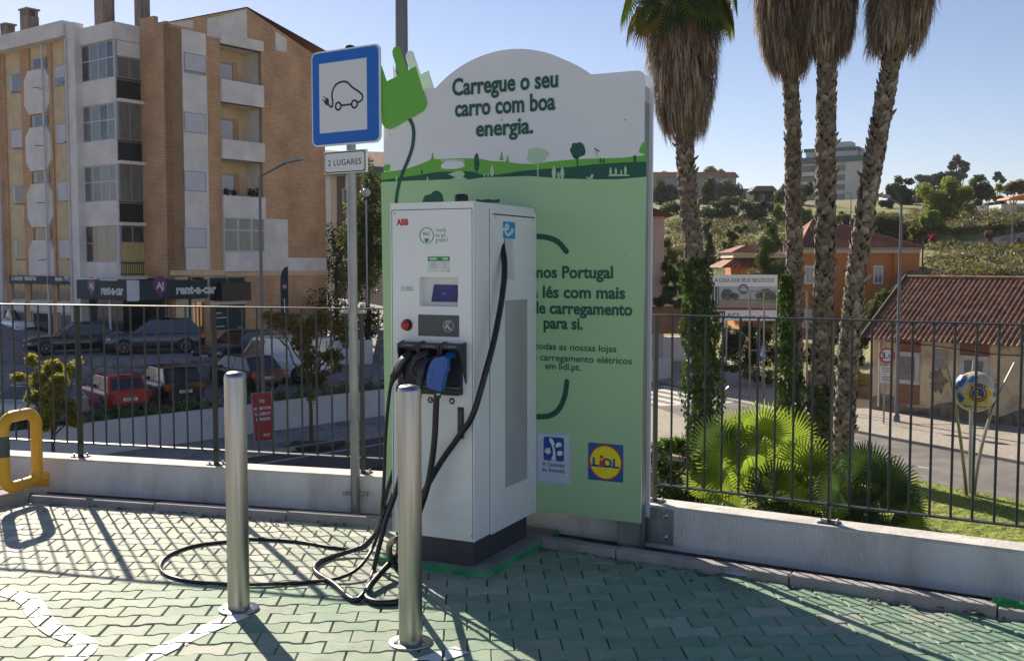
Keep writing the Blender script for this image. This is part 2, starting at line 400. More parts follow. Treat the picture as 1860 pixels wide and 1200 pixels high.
# parapet wall
m_render = mat('white_render', (.70,.69,.665), .85, var=.07, scale=3, bump=.55, bscale=55, dirt=(.47,.44,.40), dscale=1.6, dlo=.5, dhi=.74, stretch=(1.7,1.7,.5))
pw = MB(); strip(pw, .30, .48, -1.2, .237)
m_cap = mat('wall_cap', (.62,.60,.56), .85, var=.12, scale=5, bump=.3, bscale=70, dirt=(.4,.37,.34), dscale=6)
WALL = pw.build('parapet_wall', m_render)
tag(WALL, 'low white rendered parapet wall along the edge of the green bay', 'wall')
cp = MB(); strip(cp, .298, .482, .237, .25); cp.build('coping', m_cap, WALL)
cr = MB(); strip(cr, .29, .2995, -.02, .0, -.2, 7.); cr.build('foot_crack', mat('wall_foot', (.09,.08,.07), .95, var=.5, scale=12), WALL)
for w_, s0 in ((WL, .9), (WL, 2.35), (WR, 1.5)):
    pass
# ================================================================== railings
m_rail = mat('railing_grey', (.04,.043,.05), .42, .25, var=.12, scale=9)
def railing(name, label, w_, posts, s0, s1):
    a = w_[2]; o_ = wall_pt(w_, 0, .39); t = thing(name, label, 'railing', (o_.x, o_.y, .25), a, 'railings on the parapet')
    MB().bx(s0, s1, -.02, .02, 1.095, 1.104).build('top_rail', m_rail, t, .0015)
    MB().bx(s0, s1, -.02, .02, .098, .107).build('bottom_rail', m_rail, t, .0015)
    for p in posts:
        po = MB().bx(p-.005, p+.005, -.0275, .0275, .006, 1.095).build('post', m_rail, t, .001)
        MB().bx(p-.055, p+.055, -.04, .04, 0, .0075).build('base_plate', m_rail, po, .001)
        for sx in (-.04, .04):
            MB().lathe([(.009, .007), (.009, .016), (.005, .017), (.005, .026)], (p+sx, -.02 if sx < 0 else .02, 0), 6).build('bolt', mat('zinc', (.5,.5,.5), .4, .9), po)
    ps = sorted(posts); gaps = [(s0, ps[0])]+list(zip(ps[:-1], ps[1:]))+[(ps[-1], s1)]
    bar = MB().tube([(0, 0, .107), (0, 0, 1.0955)], .0068, 8)
    first = None
    for g0, g1 in gaps:
        n = max(1, round((g1-g0)/((ps[1]-ps[0])/10)))
        for k in range(1, n if g1 in ps else n+1):
            s = g0+(g1-g0)*k/n
            if g1 == s1 and s > s1-.01: continue
            if g0 == s0 and s < s0+.03: continue
            if first is None: b = first = bar.build('baluster', m_rail, t)
            else: b = first.copy(); COL.objects.link(b); b.parent = t
            b.location = (s, 0, 0)
    return t
def s_of(w_, X, Y):
    o_ = wall_pt(w_, 0, .168); a = R(w_[2]); return (X-o_.x)*cos(a)+(Y-o_.y)*sin(a)
q0, q1 = PL(147, 838, ln(WL, .39)[0], WL[2])[0], PL(393, 848, ln(WL, .39)[0], WL[2])[0]; sl_ = [q0+(q1-q0)*k for k in (-1, 0, 1, 2)]
railing('railing', 'grey bar railing on the parapet left of the charging station', WL, sl_, sl_[0]-.4, s_of(WL, -.62, 6.5))
q0, q1 = PL(1189, 910, ln(WR, .39)[0], WR[2])[0], PL(1506, 948, ln(WR, .39)[0], WR[2])[0]; sr_ = [q0+(q1-q0)*k for k in range(0, 4)]
railing('railing', 'grey bar railing on the parapet right of the green advertising board', WR, sr_, sr_[0]-.02, sr_[3]+.3)
# ================================================================== bollards
m_steel = mat('brushed_stainless', (.43,.42,.40), .34, 1., var=.1, scale=3, bump=.05, bscale=30, stretch=(14,14,.4), dirt=(.30,.285,.265), dscale=2)
m_steel.node_tree.nodes['Principled BSDF'].inputs['Anisotropic'].default_value = .6
def bollard(label, p, h, r):
    t = thing('bollard', label, 'bollard', (p.x, p.y, 0), 0, 'stainless steel bollards')
    MB().lathe([(r, .004), (r, h-.028), (r-.002, h-.02), (r*.86, h-.010), (r*.6, h-.003), (r*.25, h), (.002, h+.0005)], seg=48).build('tube', m_steel, t)
    MB().lathe([(r*1.85, .003), (r*1.85, .0075), (r*1.81, .009), (r*1.02, .010)], seg=48).build('flange', m_steel, t)
    for k in range(3):
        a = -.6+k*2.09; MB().lathe([(.007, .009), (.007, .014), (.004, .016)], (cos(a)*r*1.4, sin(a)*r*1.4, 0), 8).build('screw', m_steel, t)
pb1, pb2 = G(434, 1106), G(746, 1167)
bollard('brushed steel bollard standing left of the other, further from the charger', pb1, 1.142, .0515)
bollard('brushed steel bollard nearest the camera, in front of the plugs', pb2, 1.132, .0515)
# ================================================================== yellow hoop
m_yel = mat('yellow_enamel', (.72,.36,.01), .38, var=.08, scale=3, coat=.3)
hp = thing('hoop_barrier', 'yellow tubular hoop barrier with a dark grey band at the left edge', 'barrier', (-3.37, 7.08, .05))
A_, B_ = Vector((-.04, -.13, 0)), Vector((.045, .17, 0)); pts = []
for t_, z in rrect(0, 1, 0, 1, .001, 1): pass
z0, z1, rr = .085, .565, .085; Lh = (B_-A_).length; ud = (B_-A_).normalized()
pts = [A_+ud*x+Vector((0, 0, z)) for x, z in rrect(0, Lh, z0, z1, rr, 7)]
MB().tube(pts, .039, 16, closed=True).build('hoop', m_yel, hp)
MB().tube([A_+Vector((0, 0, .305)), A_+Vector((0, 0, .445))], .0395, 20).build('band', mat('band_grey', (.07,.075,.08), .5), hp)
w0 = Vector((.03, .17, 0)); aw = R(-15.36); ux = Vector((cos(aw), sin(aw), 0))
pw_, pw2 = ln(WL, .297)[0], PL(80, 880, ln(WL, .297)[0], WL[2])[0]; pm = Matrix.Translation(Vector((pw_.x+cos(aw)*pw2, pw_.y+sin(aw)*pw2, .04))-hp.location) @ Matrix.Rotation(aw, 4, 'Z')
MB().bx(-.07, .045, -.006, .002, .0, .105, 0, pm).build('base_plate', m_yel, hp, .002)
MB().lathe([(.011, 0), (.011, .01), (.006, .012)], (0, 0, 0), 6, M=pm @ Matrix.Translation((.02, -.006, .055)) @ Matrix.Rotation(pi/2, 4, 'X')).build('bolt', mat('zinc', (.5,.5,.5), .4, .9), hp)
# ================================================================== road sign on its pole
m_galv = mat('galvanised', (.27,.285,.295), .45, .75, var=.18, scale=7, stretch=(1,1,.3), dirt=(.38,.40,.41), dscale=9)
m_alu = mat('sign_back', (.55,.55,.54), .45, .5, var=.08)
def face_mat(name, col):
    m = mat(name, col, .3, var=.03, scale=2, coat=.3)
    n = m.node_tree; wv = n.nodes.new('ShaderNodeTexVoronoi'); wv.inputs['Scale'].default_value = 95
    tc = n.nodes.new('ShaderNodeTexCoord'); n.links.new(tc.outputs['Object'], wv.inputs['Vector'])
    bp = n.nodes.new('ShaderNodeBump'); bp.inputs['Strength'].default_value = .12; bp.inputs['Distance'].default_value = .003
    n.links.new(wv.outputs['Distance'], bp.inputs['Height']); n.links.new(bp.outputs[0], n.nodes['Principled BSDF'].inputs['Normal'])
    return m
m_swhite, m_sblue, m_sblack = face_mat('sign_white', (.66,.66,.67)), mat('sign_blue', (.0,.12,.52), .5, var=.03), mat('sign_black', (.012,.014,.02), .4)
rs = thing('road_sign', 'blue framed electric car charging sign with a 2 LUGARES plate on a galvanised pole', 'road sign', (-1.03, 6.80, .0))
MB().tube([(0,0,0), (-.008,0,3.02)], .0305, 20).build('pole', m_galv, rs)
SA = -33; SM = Matrix.Rotation(R(SA), 4, 'Z')
def spl(x, y):
    u, z = PL(x, y, (-1.03+.045*sin(R(SA)), 6.80-.045*cos(R(SA))), SA); return u, z
us = [spl(566,97), spl(689,78), spl(692,258), spl(566,268)]
su0, su1, sz0, sz1 = (us[0][0]+us[3][0])/2, (us[1][0]+us[2][0])/2, (us[2][1]+us[3][1])/2, (us[0][1]+us[1][1])/2
sp_ = MB(); sp_.prism(rrect(su0, su1, sz0, sz1, .045), -.045, -.030, 0, SM)
SP = sp_.build('sign_panel', [m_swhite], rs, .003)
def sg(name, prims, m):
    mb = MB(); prims(mb); mb.build(name, m, SP)
bw = .011
sg('blue_border', lambda b: b.prism(rrect(su0+bw, su1-bw, sz0+bw, sz1-bw, .036), -.0462, -.0450, 0, SM), m_sblue)
W_, Hh = su1-su0, sz1-sz0
iu0, iu1, iz0, iz1 = su0+W_*.135, su1-W_*.155, sz0+Hh*.135, sz1-Hh*.16
iu0, iz1 = [v for v in spl(580+0, 122)][0], spl(580,119)[1]
iu1 = spl(666.5,150)[0]; iz0 = spl(624,239)[1]; iz1 = spl(624,111)[1]
sg('white_field', lambda b: b.bx(iu0, iu1, -.0474, -.0462, iz0, iz1, 0, SM), m_swhite)
def pic(pts): return [spl(540+a/3.75, 60+b/3.75) for a, b in pts]
def car_icon(b):
    y0, y1 = -.0486, -.0474
    body = spline([Vector((*p, 0)) for p in pic([(238,505),(244,470),(238,430),(245,390),(270,350),(315,332),(345,340),(378,372),(420,400),(445,425),(443,455),(415,475)])], 6)
    stroke_prism(b, [(p.x, p.y) for p in body], .0125, y0, y1, 0, False, SM)
    stroke_prism(b, pic([(300,495),(370,487)]), .0125, y0, y1, 0, False, SM)
    for c in ((281,500),(391,485)):
        u, z = pic([c])[0]; stroke_prism(b, [(u+.0235*cos(2*pi*k/20), z+.0235*sin(2*pi*k/20)) for k in range(20)], .013, y0, y1, 0, True, SM)
    stroke_prism(b, pic([(246,500),(232,506),(215,492)]), .0125, y0, y1, 0, False, SM)
    b.prism(pic([(183,470),(205,440),(216,455),(218,490),(200,496)]), y0, y1, 0, SM)
    stroke_prism(b, pic([(196,452),(182,432)]), .006, y0, y1, 0, False, SM); stroke_prism(b, pic([(186,468),(172,452)]), .006, y0, y1, 0, False, SM)
sg('car_pictogram', car_icon, m_sblack)
q0, q1, q2, q3 = spl(588,277), spl(664,270), spl(664,312), spl(588,318)
pu0, pu1, pz0, pz1 = q0[0], q1[0]+.005, (q2[1]+q3[1])/2, (q0[1]+q1[1])/2
PP = MB().bx(pu0, pu1, -.046, -.026, pz0, pz1, 0, SM).build('supplementary_plate', m_alu, rs, .003)
MB().prism(rrect(pu0+.008, pu1-.008, pz0+.008, pz1-.008, .012), -.0468, -.046, 0, SM).build('black_edge', m_sblack, PP)
MB().prism(rrect(pu0+.014, pu1-.014, pz0+.014, pz1-.014, .014), -.0476, -.0468, 0, SM).build('white_field', m_swhite, PP)
tb = MB(); text_bm(tb, '2 LUGARES', .054, SM @ face_M((pu0+pu1)/2, (pz0+pz1)/2-.020, -.048), 0, .006, sx=.98, depth=.0008, space=1.12)
tb.build('lettering', m_sblack, PP)
def clamp(z, name='clamp', w_=.06, off=.0):
    mb = MB().lathe([(.0335, z-.014), (.0335, z+.014)], seg=20)
    mb.bx(-.085, -.03, -.012, .006, z-.011, z+.011).bx(.03, .085, -.012, .006, z-.011, z+.011)
    mb.build(name, m_galv, rs, .001)
    for sx in (-.07, .07):
        MB().lathe([(.009, 0), (.009, .012), (.005, .014)], (0,0,0), 6, M=Matrix.Translation((sx, -.012, z)) @ Matrix.Rotation(pi/2, 4, 'X')).build('bolt', mat('zinc', (.5,.5,.5), .4, .9), rs)
clamp(.14); clamp(1.335)
for z in (sz0+.06, sz1-.09, (pz0+pz1)/2):
    MB().bx(-.05, .05, -.032, -.024, z-.02, z+.02, 0, SM).build('bracket', m_galv, rs)
MB().lathe([(.0325, 3.015), (.0325, 3.035), (.02, 3.04)], (-.008,0,0), 16).build('pole_cap', mat('black_plastic', (.02,.02,.022), .5), rs)
# ================================================================== advertising board
BK = 1.043; BX, BY, BA = .704*BK, 5.62*BK, -26.7
def zb(z): return 1.65+(z-1.65)*BK
def bp_(x, y): u, z = PL(x, y, (BX, BY), BA); return (u, z)
def c8(pts): return [bp_(680+a/3.577, 80+b/3.577) for a, b in pts]
m_bwhite = mat('board_white', (.72,.73,.745), .45, var=.03, scale=2)
m_lgreen = mat('print_light_green', (.375,.57,.31), .45, var=.03, scale=2)
m_mgreen = mat('print_mid_green', (.13,.42,.05), .45, var=.03, scale=2)
m_dgreen = mat('print_dark_green', (.004,.085,.055), .45, var=.05, scale=2)
m_pgreen = mat('print_pale_green', (.42,.60,.40), .45, var=.03)
bd = thing('advertising_board', 'tall green and white advertising board with an arched top behind the charger', 'billboard', (BX, BY, 0), BA)
BW = -1.655*BK
out = [(BW, zb(.237)), (-.004, zb(.237)), (-.004, zb(2.62))]
out += [(-.044+.04*cos(R(a)), zb(2.672)-.04+.04*sin(R(a))) for a in (0, 22, 45, 67, 90)]
for k in range(0, 25):
    a = R(48.8+82.4*k/24); out.append((BK*(-.812+.724*cos(a)), zb(2.128)+BK*.724*sin(a)))
out += [(BW, zb(2.672))]
plug = c8([(40,112),(85,245),(165,205),(124,75),(122,48),(132,26),(152,15),(170,25),(178,50),(220,175),(272,148),(338,360),(343,385),(338,410),(320,438),(140,540),(105,555),(75,548),(55,520),(45,470),(40,330)])
fp = MB(); fp.prism(out, 0, .018, 0); FP = fp.build('front_panel', m_bwhite, bd, .002)
mb = MB(); mb.prism(out, .15, .168, 0); mb.prism(plug, .1425, .1497, 0); mb.build('rear_panel', m_bwhite, bd, .002)
mb = MB(); mb.bx(BW+.02, BW+.04, .018, .15, zb(.26), zb(2.60)).bx(-.046, -.028, .018, .15, zb(.26), zb(2.60)).bx(BW+.04, -.046, .018, .15, zb(.26), zb(.28)).bx(BW+.04, -.046, .018, .15, zb(2.58), zb(2.60))
mb.build('side_frame', m_alu, bd)
lay = lambda k: (-.0006*(k+1), -.0006*k)
def pr(name, m, k, *polys, strokes=()):
    for p in polys[1:]:
        if name != 'bridge_print': MB().prism(p, *lay(k)).build(name, m, FP)
    mb = MB()
    for p in (polys if name == 'bridge_print' else polys[:1]): mb.prism(p, *lay(k))
    for s_, w_ in strokes: stroke_prism(mb, s_, w_, *lay(k))
    return mb.build(name, m, FP)
midt = [(44,835),(120,826),(200,815),(300,780),(370,750),(430,748),(590,742),(680,745),(760,760),(850,765),(950,778),(1050,780),(1130,765),(1270,752),(1400,745),(1600,740),(1700,730),(1768,722)]
pr('meadow_print', m_mgreen, 0, c8(midt+[(1768,880),(44,895)]))
dk = [(44,885),(150,870),(300,850),(420,830),(500,830),(560,826),(640,830),(700,850),(800,850),(950,825),(1100,812),(1270,800),(1400,785),(1600,770),(1768,765)]
pr('dark_hill_print', m_dgreen, 1, c8(dk+[(1768,884),(44,900)]))
lt = [(44,897),(200,890),(480,880),(620,880),(700,868),(1000,858),(1250,875),(1450,880),(1600,878),(1768,862)]
lp_ = c8(lt)
pr('light_field_print', m_lgreen, 2, lp_+[(-.004, zb(.237)+.0005), (BW, zb(.237)+.0005)])
pr('path_print', m_pgreen, 2, c8([(485,882),(528,866),(480,846),(540,824),(572,826),(590,846),(575,862),(610,882)]))
pr('bridge_print', m_bwhite, 1, c8([(432,795),(440,810),(470,812),(520,812),(560,806),(585,795),(586,778),(570,764),(540,756),(505,754),(470,760),(445,775)]))
pr('bridge_print', m_bwhite, 1, *[c8([(x, 750), (x+5, 750), (x+5, 762+abs(x-508)*.05), (x, 762+abs(x-508)*.05)]) for x in range(436, 584, 11)])
def blob(c, rx, ry, seed, n=26, am=.12):
    r_ = random.Random(seed); ph = [r_.uniform(0, 6) for _ in range(4)]
    return c8([(c[0]+rx*cos(2*pi*k/n)*(1+am*sum(sin((j+3)*2*pi*k/n+ph[j]) for j in range(4))/2), c[1]+ry*sin(2*pi*k/n)*(1+am*sum(cos((j+3)*2*pi*k/n+ph[j]) for j in range(4))/2)) for k in range(n)])
T_ = lambda x, y0, y1, w_: (c8([(x, y0), (x, y1)]), w_)
pr('dark_tree_print', m_dgreen, 3, blob((1322,690), 50, 52, 1), blob((665,770), 17, 58, 2, am=.06), strokes=[T_(1320,735,805,.008), T_(666,820,855,.006), (c8([(1300,715),(1320,745),(1345,720)]), .005)])
pr('pale_tree_print', m_pgreen, 3, blob((1058,725), 68, 52, 3), strokes=[T_(1063,770,865,.007)])
def fir(x, y, h, w_): return c8([(x, y-h), (x+w_*.5, y-h*.5), (x+w_*.3, y-h*.5), (x+w_, y), (x-w_, y), (x-w_*.3, y-h*.5), (x-w_*.5, y-h*.5)])
pr('fir_print', m_mgreen, 3, fir(379,755,52,13), fir(827,755,60,14), fir(866,768,48,12), blob((82,805), 24, 22, 5), c8([(1768,632),(1745,640),(1728,670),(1718,705),(1740,712),(1768,715)]))
def person_print(x, y, h): return [c8([(x+h*a, y-h*b) for a, b in ((-.09,0),(-.17,.4),(-.13,.76),(-.05,.81),(-.09,.9),(0,1),(.09,.9),(.05,.81),(.13,.76),(.17,.4),(.09,0))])]
pp = []
for x, y, h in ((766,862,78),(716,866,30),(1168,876,86),(1222,876,80),(1198,876,48),(347,890,30),(740,866,28),(145,890,36)): pp += person_print(x, y, h)
pp += [c8([(1520,860),(1530,845),(1600,846),(1655,850),(1662,858)])]
for x, y, h in ((1536,850,50),(1570,850,48),(1632,848,56),(1605,848,34)): pp += person_print(x, y, h)
pp += [c8([(1375,862),(1400,868),(1412,845),(1426,848),(1418,878),(1385,876)])]
pr('figures_print', m_pgreen, 4, *pp)
pr('small_dark_print', m_dgreen, 4, *person_print(310,845,32), *person_print(1470,775,36), *person_print(1491,776,34), c8([(1684,725),(1702,725),(1700,768),(1686,768)]), strokes=[(c8([(1430,678),(1465,700)]), .006), (c8([(1440,690),(1450,740)]), .002), (c8([(830,862),(860,845),(900,858),(940,842),(990,856)]), .006)])
pr('bush_print', m_dgreen, 4, c8([(310,1027),(330,985),(370,975),(385,958),(405,952),(430,962),(446,985),(452,1027)]), c8([(662,1008),(700,1014),(740,1008),(775,1014),(818,1006),(812,1030),(664,1030)]))
cab = spline([Vector((*p, 0)) for p in c8([(225,480),(250,530),(257,590),(248,670),(222,750),(188,830),(165,900),(150,970),(143,1040),(150,1120)])], 5)
pr('cable_print', m_dgreen, 5, strokes=[([(p.x, p.y) for p in cab], .024)])
mb = MB(); mb.prism(plug, -.0105, -.0037); mb.build('plug_cutout', m_mgreen, FP, .0012)
m_dtext = m_dgreen
def btxt(rows, name, bold=.018):
    for s_, x0, x1, yb, size in rows:
        a, b = bp_(x0, yb[0]), bp_(x1, yb[1]); zc = (a[1]+b[1])/2
        t = MB(); size *= BK; mb = MB(); text_bm(t, s_, size, Matrix.Identity(4), 0, bold, 'LEFT'); xs = [v[0] for v in t.v]; wd = max(xs)-min(xs)
        sx = (b[0]-a[0])/wd
        text_bm(mb, s_, size, face_M(a[0]-min(xs)*sx, zc, -.0048), 0, bold, 'LEFT', sx, .0008)
        mb.build(name, m_dtext, FP)
btxt([('Carregue o seu', 822, 1014, (172,160), .135), ('carro com boa', 827, 1009, (211,200), .135), ('energia.', 865, 969, (248,242), .128)], 'headline_line', .027)
u0 = bp_(800,500)[0]
btxt([('Vamos Portugal', 938, 1114, (503,506), .093), ('de lés a lés com mais', 895, 1136, (539,542), .093), ('pontos de carregamento', 890, 1149, (568,571), .093), ('para si.', 988, 1059, (596,598), .093)], 'slogan_line', .027)
btxt([('Conheça todas as nossas lojas', 908, 1120, (633,637), .053), ('com pontos de carregamento elétricos', 875, 1148, (653,657), .053), ('em lidl.pt.', 991, 1055, (670,672), .053)], 'note_line', .008)
def c7(pts): return [bp_(960+a/2.4, 400+b/2.4) for a, b in pts]
sw = lambda pts: [(p.x, p.y) for p in spline([Vector((*p, 0)) for p in c7(pts)], 6)]
pr('bracket_print', m_dgreen, 5, strokes=[(sw([(-120,60),(36,70),(85,76),(130,95),(166,136)]), .032), (sw([(168,703),(160,760),(138,815),(100,848),(36,855),(-120,850)]), .032)])
for q in ((166,136),(168,703)):
    c = c7([q])[0]; pr('bracket_print', m_dgreen, 6, [(c[0]+.016*cos(k*pi/8), c[1]+.016*sin(k*pi/8)) for k in range(16)])
# logo plates
m_logob, m_logoy, m_logor, m_white = mat('logo_blue', (.0,.075,.32), .4, var=.03), mat('logo_yellow', (.86,.72,.0), .4, var=.03), mat('logo_red', (.68,.015,.01), .4, var=.03), mat('print_white', (.75,.76,.78), .45, var=.03)
l0, l1 = bp_(1068,801), bp_(1133,877); l1 = (l1[0], bp_(1100,873)[1]-.0)
lu, lz, lh = (l0[0]+l1[0])/2, (bp_(1100,803)[1]+bp_(1100,875)[1])/2, .108
LG = MB(); LG.bx(lu-lh, lu+lh, *lay(5), lz-lh, lz+lh); LGo = LG.build('logo_square', m_logob, FP)
disc = lambda r_: [(lu+r_*cos(2*pi*k/48), lz+r_*sin(2*pi*k/48)) for k in range(48)]
MB().prism(disc(.1005), *lay(6)).build('logo_ring', m_logor, LGo); MB().prism(disc(.0935), *lay(7)).build('logo_disc', m_logoy, LGo)
mb = MB()
for s_, dx, sx in (('L', -.062, 1.15), ('D', .012, 1.08), ('L', .062, 1.12)): text_bm(mb, s_, .072, face_M(lu+dx, lz-.027, -.0054), 0, .035, sx=sx, depth=.0008)
for dx in (-.062, .012, .053): mb.bx(lu+dx-.028, lu+dx+.008, -.0058, -.0050, lz-.0275, lz-.017)
mb.build('logo_letters', m_logob, LGo)
mb = MB(); mb.prism([(lu-.024+.0105*cos(k*pi/8), lz+.030+.0105*sin(k*pi/8)) for k in range(16)], -.0062, -.0052)
M_ = Matrix.Translation((lu-.024, 0, lz-.008)) @ Matrix.Rotation(R(12), 4, 'Y')
mb.prism([(-.012,.020),(.012,.020),(.012,-.012),(.004,-.026),(-.014,-.018),(-.012,-.006)], -.0066, -.0052, 0, M_); mb.build('logo_letter_i', m_logor, LGo)
k0, k1, k2 = bp_(976,783), bp_(1038,788), bp_(1006,878)
cu_, cz0, cz1 = (bp_(975,830)[0]+bp_(1038,830)[0])/2, bp_(1008,878)[1], bp_(1008,785)[1]; hw = (bp_(1038,830)[0]-bp_(975,830)[0])/2
ST = MB().bx(cu_-hw, cu_+hw, *lay(5), cz0, cz1).build('slogan_sticker', mat('sticker_pale', (.52,.58,.66), .45, var=.03), FP)
mb = MB(); nd = 17
for k in range(nd):
    f0, f1 = k/nd, (k+.6)/nd
    for z in (cz0+.006, cz1-.008): mb.bx(cu_-hw+.006+(2*hw-.014)*f0, cu_-hw+.006+(2*hw-.014)*f1, *lay(6), z, z+.0022)
    for x in (cu_-hw+.006, cu_+hw-.008): mb.bx(x, x+.0022, *lay(6), cz0+.008+(cz1-cz0-.016)*f0, cz0+.008+(cz1-cz0-.016)*f1)
mb.build('dashed_border', m_logob, ST)
bz1, bz0 = cz1-.028, cz1-.168; MB().prism(rrect(cu_-.066, cu_+.066, bz0, bz1, .012), *lay(6)).build('blue_field', m_logob, ST)
mb = MB(); mz = (bz0+bz1)/2
stroke_prism(mb, [(cu_-.002, bz0+.003), (cu_+.004, mz-.03), (cu_, mz+.005), (cu_-.01, mz+.02)], [.03,.016,.012,.008], *lay(7))
ell = lambda x, z, a, b, r_: [(x+a*cos(k*pi/8)*cos(r_)-b*sin(k*pi/8)*sin(r_), z+a*cos(k*pi/8)*sin(r_)+b*sin(k*pi/8)*cos(r_)) for k in range(16)]
mb.prism(ell(cu_-.012, mz+.042, .026, .012, 2.1), *lay(8)); mb.prism(ell(cu_+.026, mz+.026, .018, .012, .9), *lay(8)); mb.prism(ell(cu_+.040, mz+.03, .014, .011, 2.2), *lay(9)); mb.prism(ell(cu_+.04, mz-.022, .019, .015, .3), *lay(8)); mb.prism(ell(cu_-.034, mz-.02, .016, .012, .4), *lay(8))
for a in (1.2, 1.6, 2.0, 2.5, 3.1): stroke_prism(mb, [(cu_-.034+.01*cos(a), mz-.02+.008*sin(a)), (cu_-.034+.028*cos(a), mz-.02+.026*sin(a))], .006, *lay(9))
mb.build('tree_emblem', m_white, ST)
mb = MB(); text_bm(mb, 'A Caminho', .034, face_M(cu_, bz0-.034, lay(6)[0]), 0, .012, sx=.92, depth=.0008); text_bm(mb, 'do Amanhã.', .034, face_M(cu_, bz0-.068, lay(6)[0]), 0, .012, sx=.92, depth=.0008); mb.build('lettering', m_logob, ST)
mb = MB()
for px, py in ((709,245),(912,218),(1136,218),(1134,465),(1133,707),(1130,935)):
    u, z = bp_(px, py); mb.lathe([(.005, 0), (.005, .002), (.002, .003)], (0,0,0), 8, M=Matrix.Translation((u, -.003, z)) @ Matrix.Rotation(pi/2, 4, 'X'))
mb.build('screws', mat('zinc', (.5,.5,.5), .4, .9), FP)
for x0, x1 in ((-.155, -.02), (BW+.02, BW+.155)):          # posts that carry the board
    mb = MB(); mb.bx(x0, x0+.005, .03, .135, .0, 2.55).bx(x1-.005, x1, .03, .135, .0, 2.55).bx(x0+.005, x1-.005, .03, .035, .0, 2.55)
    mb.build('steel_post', m_galv, bd, .002)
p = wall_pt(WR, s_of(WR, *wall_pt(WR, 0, .168))+.075, .076); iM = bd.matrix_basis
bd_M = Matrix.Translation((BX, BY, 0)) @ Matrix.Rotation(R(BA), 4, 'Z')
pl = bp_(1223, 960); wpt = Vector((*[0, 0], 0))
wM = bd_M.inverted() @ (Matrix.Translation((WR[0], WR[1], 0)) @ Matrix.Rotation(R(WR[2]), 4, 'Z'))
uR = PL(1223, 960, ln(WR, .297)[0], WR[2])[0]
mb = MB().bx(uR-.30, uR, .288, .2985, .03, .236, 0, wM)
mb.build('wall_plate', m_galv, bd, .001)
mb = MB()
for z in (.075, .2): mb.lathe([(.016, 0), (.016, .004), (.011, .005), (.011, .016), (.006, .018), (.006, .03)], (0,0,0), 12, M=wM @ Matrix.Translation((uR-.045, .288, z)) @ Matrix.Rotation(pi/2, 4, 'X'))
mb.build('anchor_bolts', mat('zinc', (.5,.5,.5), .4, .9), bd)

# grit and leaf crumbs swept against the kerb
gt = MB(); r_ = random.Random(91)
for _ in range(520):
    w_ = WR if r_.random() < .6 else WL; s_ = r_.uniform(-.9, 2.6) if w_ is WR else r_.uniform(.1, 2.6)
    p = wall_pt(w_, s_, -abs(r_.gauss(0, .10))-.01); a = r_.uniform(0, 6.28); z_ = .004; q = r_.uniform(.003, .009) if r_.random() < .8 else r_.uniform(.012, .022)
    gt.add([(p.x+cos(a)*q, p.y+sin(a)*q, z_), (p.x-sin(a)*q*.6, p.y+cos(a)*q*.6, z_+q*.35), (p.x-cos(a)*q, p.y-sin(a)*q, z_), (p.x+sin(a)*q*.6, p.y-cos(a)*q*.6, z_+q*.2)], [(0,1,2,3)])
struct(gt.build('grit', mat('grit_brown', (.13,.10,.07), .9, var=.5, scale=60)), 'stuff', 'grit and crumbled leaves along the kerb')['category'] = 'grit'
# ================================================================== charging station
CA = -25.5; CP0 = G(861.7, 1030, .04)
def cf(x, y, d=0.):
    """pixel -> (x, z) on the charger's front, or a plane d in front of it"""
    a = R(CA); p = (CP0.x+sin(a)*d, CP0.y-cos(a)*d); u, z = PL(x, y, p, CA); return u, z-.04
def cs(x, y): u, z = PL(x, y, CP0, CA+90); return u, z-.04
m_cwhite = mat('charger_white', (.80,.81,.815), .38, var=.035, scale=1.5, dirt=(.70,.70,.69), dscale=1.7, coat=.15, dlo=.5, dhi=.85)
m_cgrey = mat('plinth_grey', (.055,.058,.066), .5, var=.1, scale=4)
m_gap = mat('shadow_gap', (.02,.02,.022), .8)
m_black = mat('black_plastic', (.02,.02,.022), .5, var=.2, scale=20)
m_vent = mat('vent_grey', (.45,.455,.465), .55, .3, var=.06)
pd = thing('concrete_base', 'low concrete pad with green painted edges under the charging station', 'plinth', (CP0.x, CP0.y, -.012), CA)
pts = [G(886,1051), G(991,992)]
inv = (Matrix.Translation((CP0.x, CP0.y, 0)) @ Matrix.Rotation(R(CA), 4, 'Z')).inverted()
q0, q1 = inv @ pts[0], inv @ pts[1]
MB().bx(-.60, q0.x, q0.y, .93, 0, .050).build('pad', mat('pad_green_paint', (.03,.30,.12), .6, var=.25, scale=14, dirt=(.2,.25,.2), dscale=16), pd, .004)
MB().bx(-.588, q0.x-.01, q0.y+.01, .92, .050, .0525).build('pad_top', mat('pad_concrete', (.27,.255,.255), .9, var=.18, scale=14, bump=.3, dirt=(.15,.15,.14), dscale=7), pd)
ch = thing('charging_station', 'white electric car charging station with screen, red button and three black plug holsters', 'charger', (CP0.x, CP0.y, .04), CA)
CW, CD, CH = .507, .775, 1.932
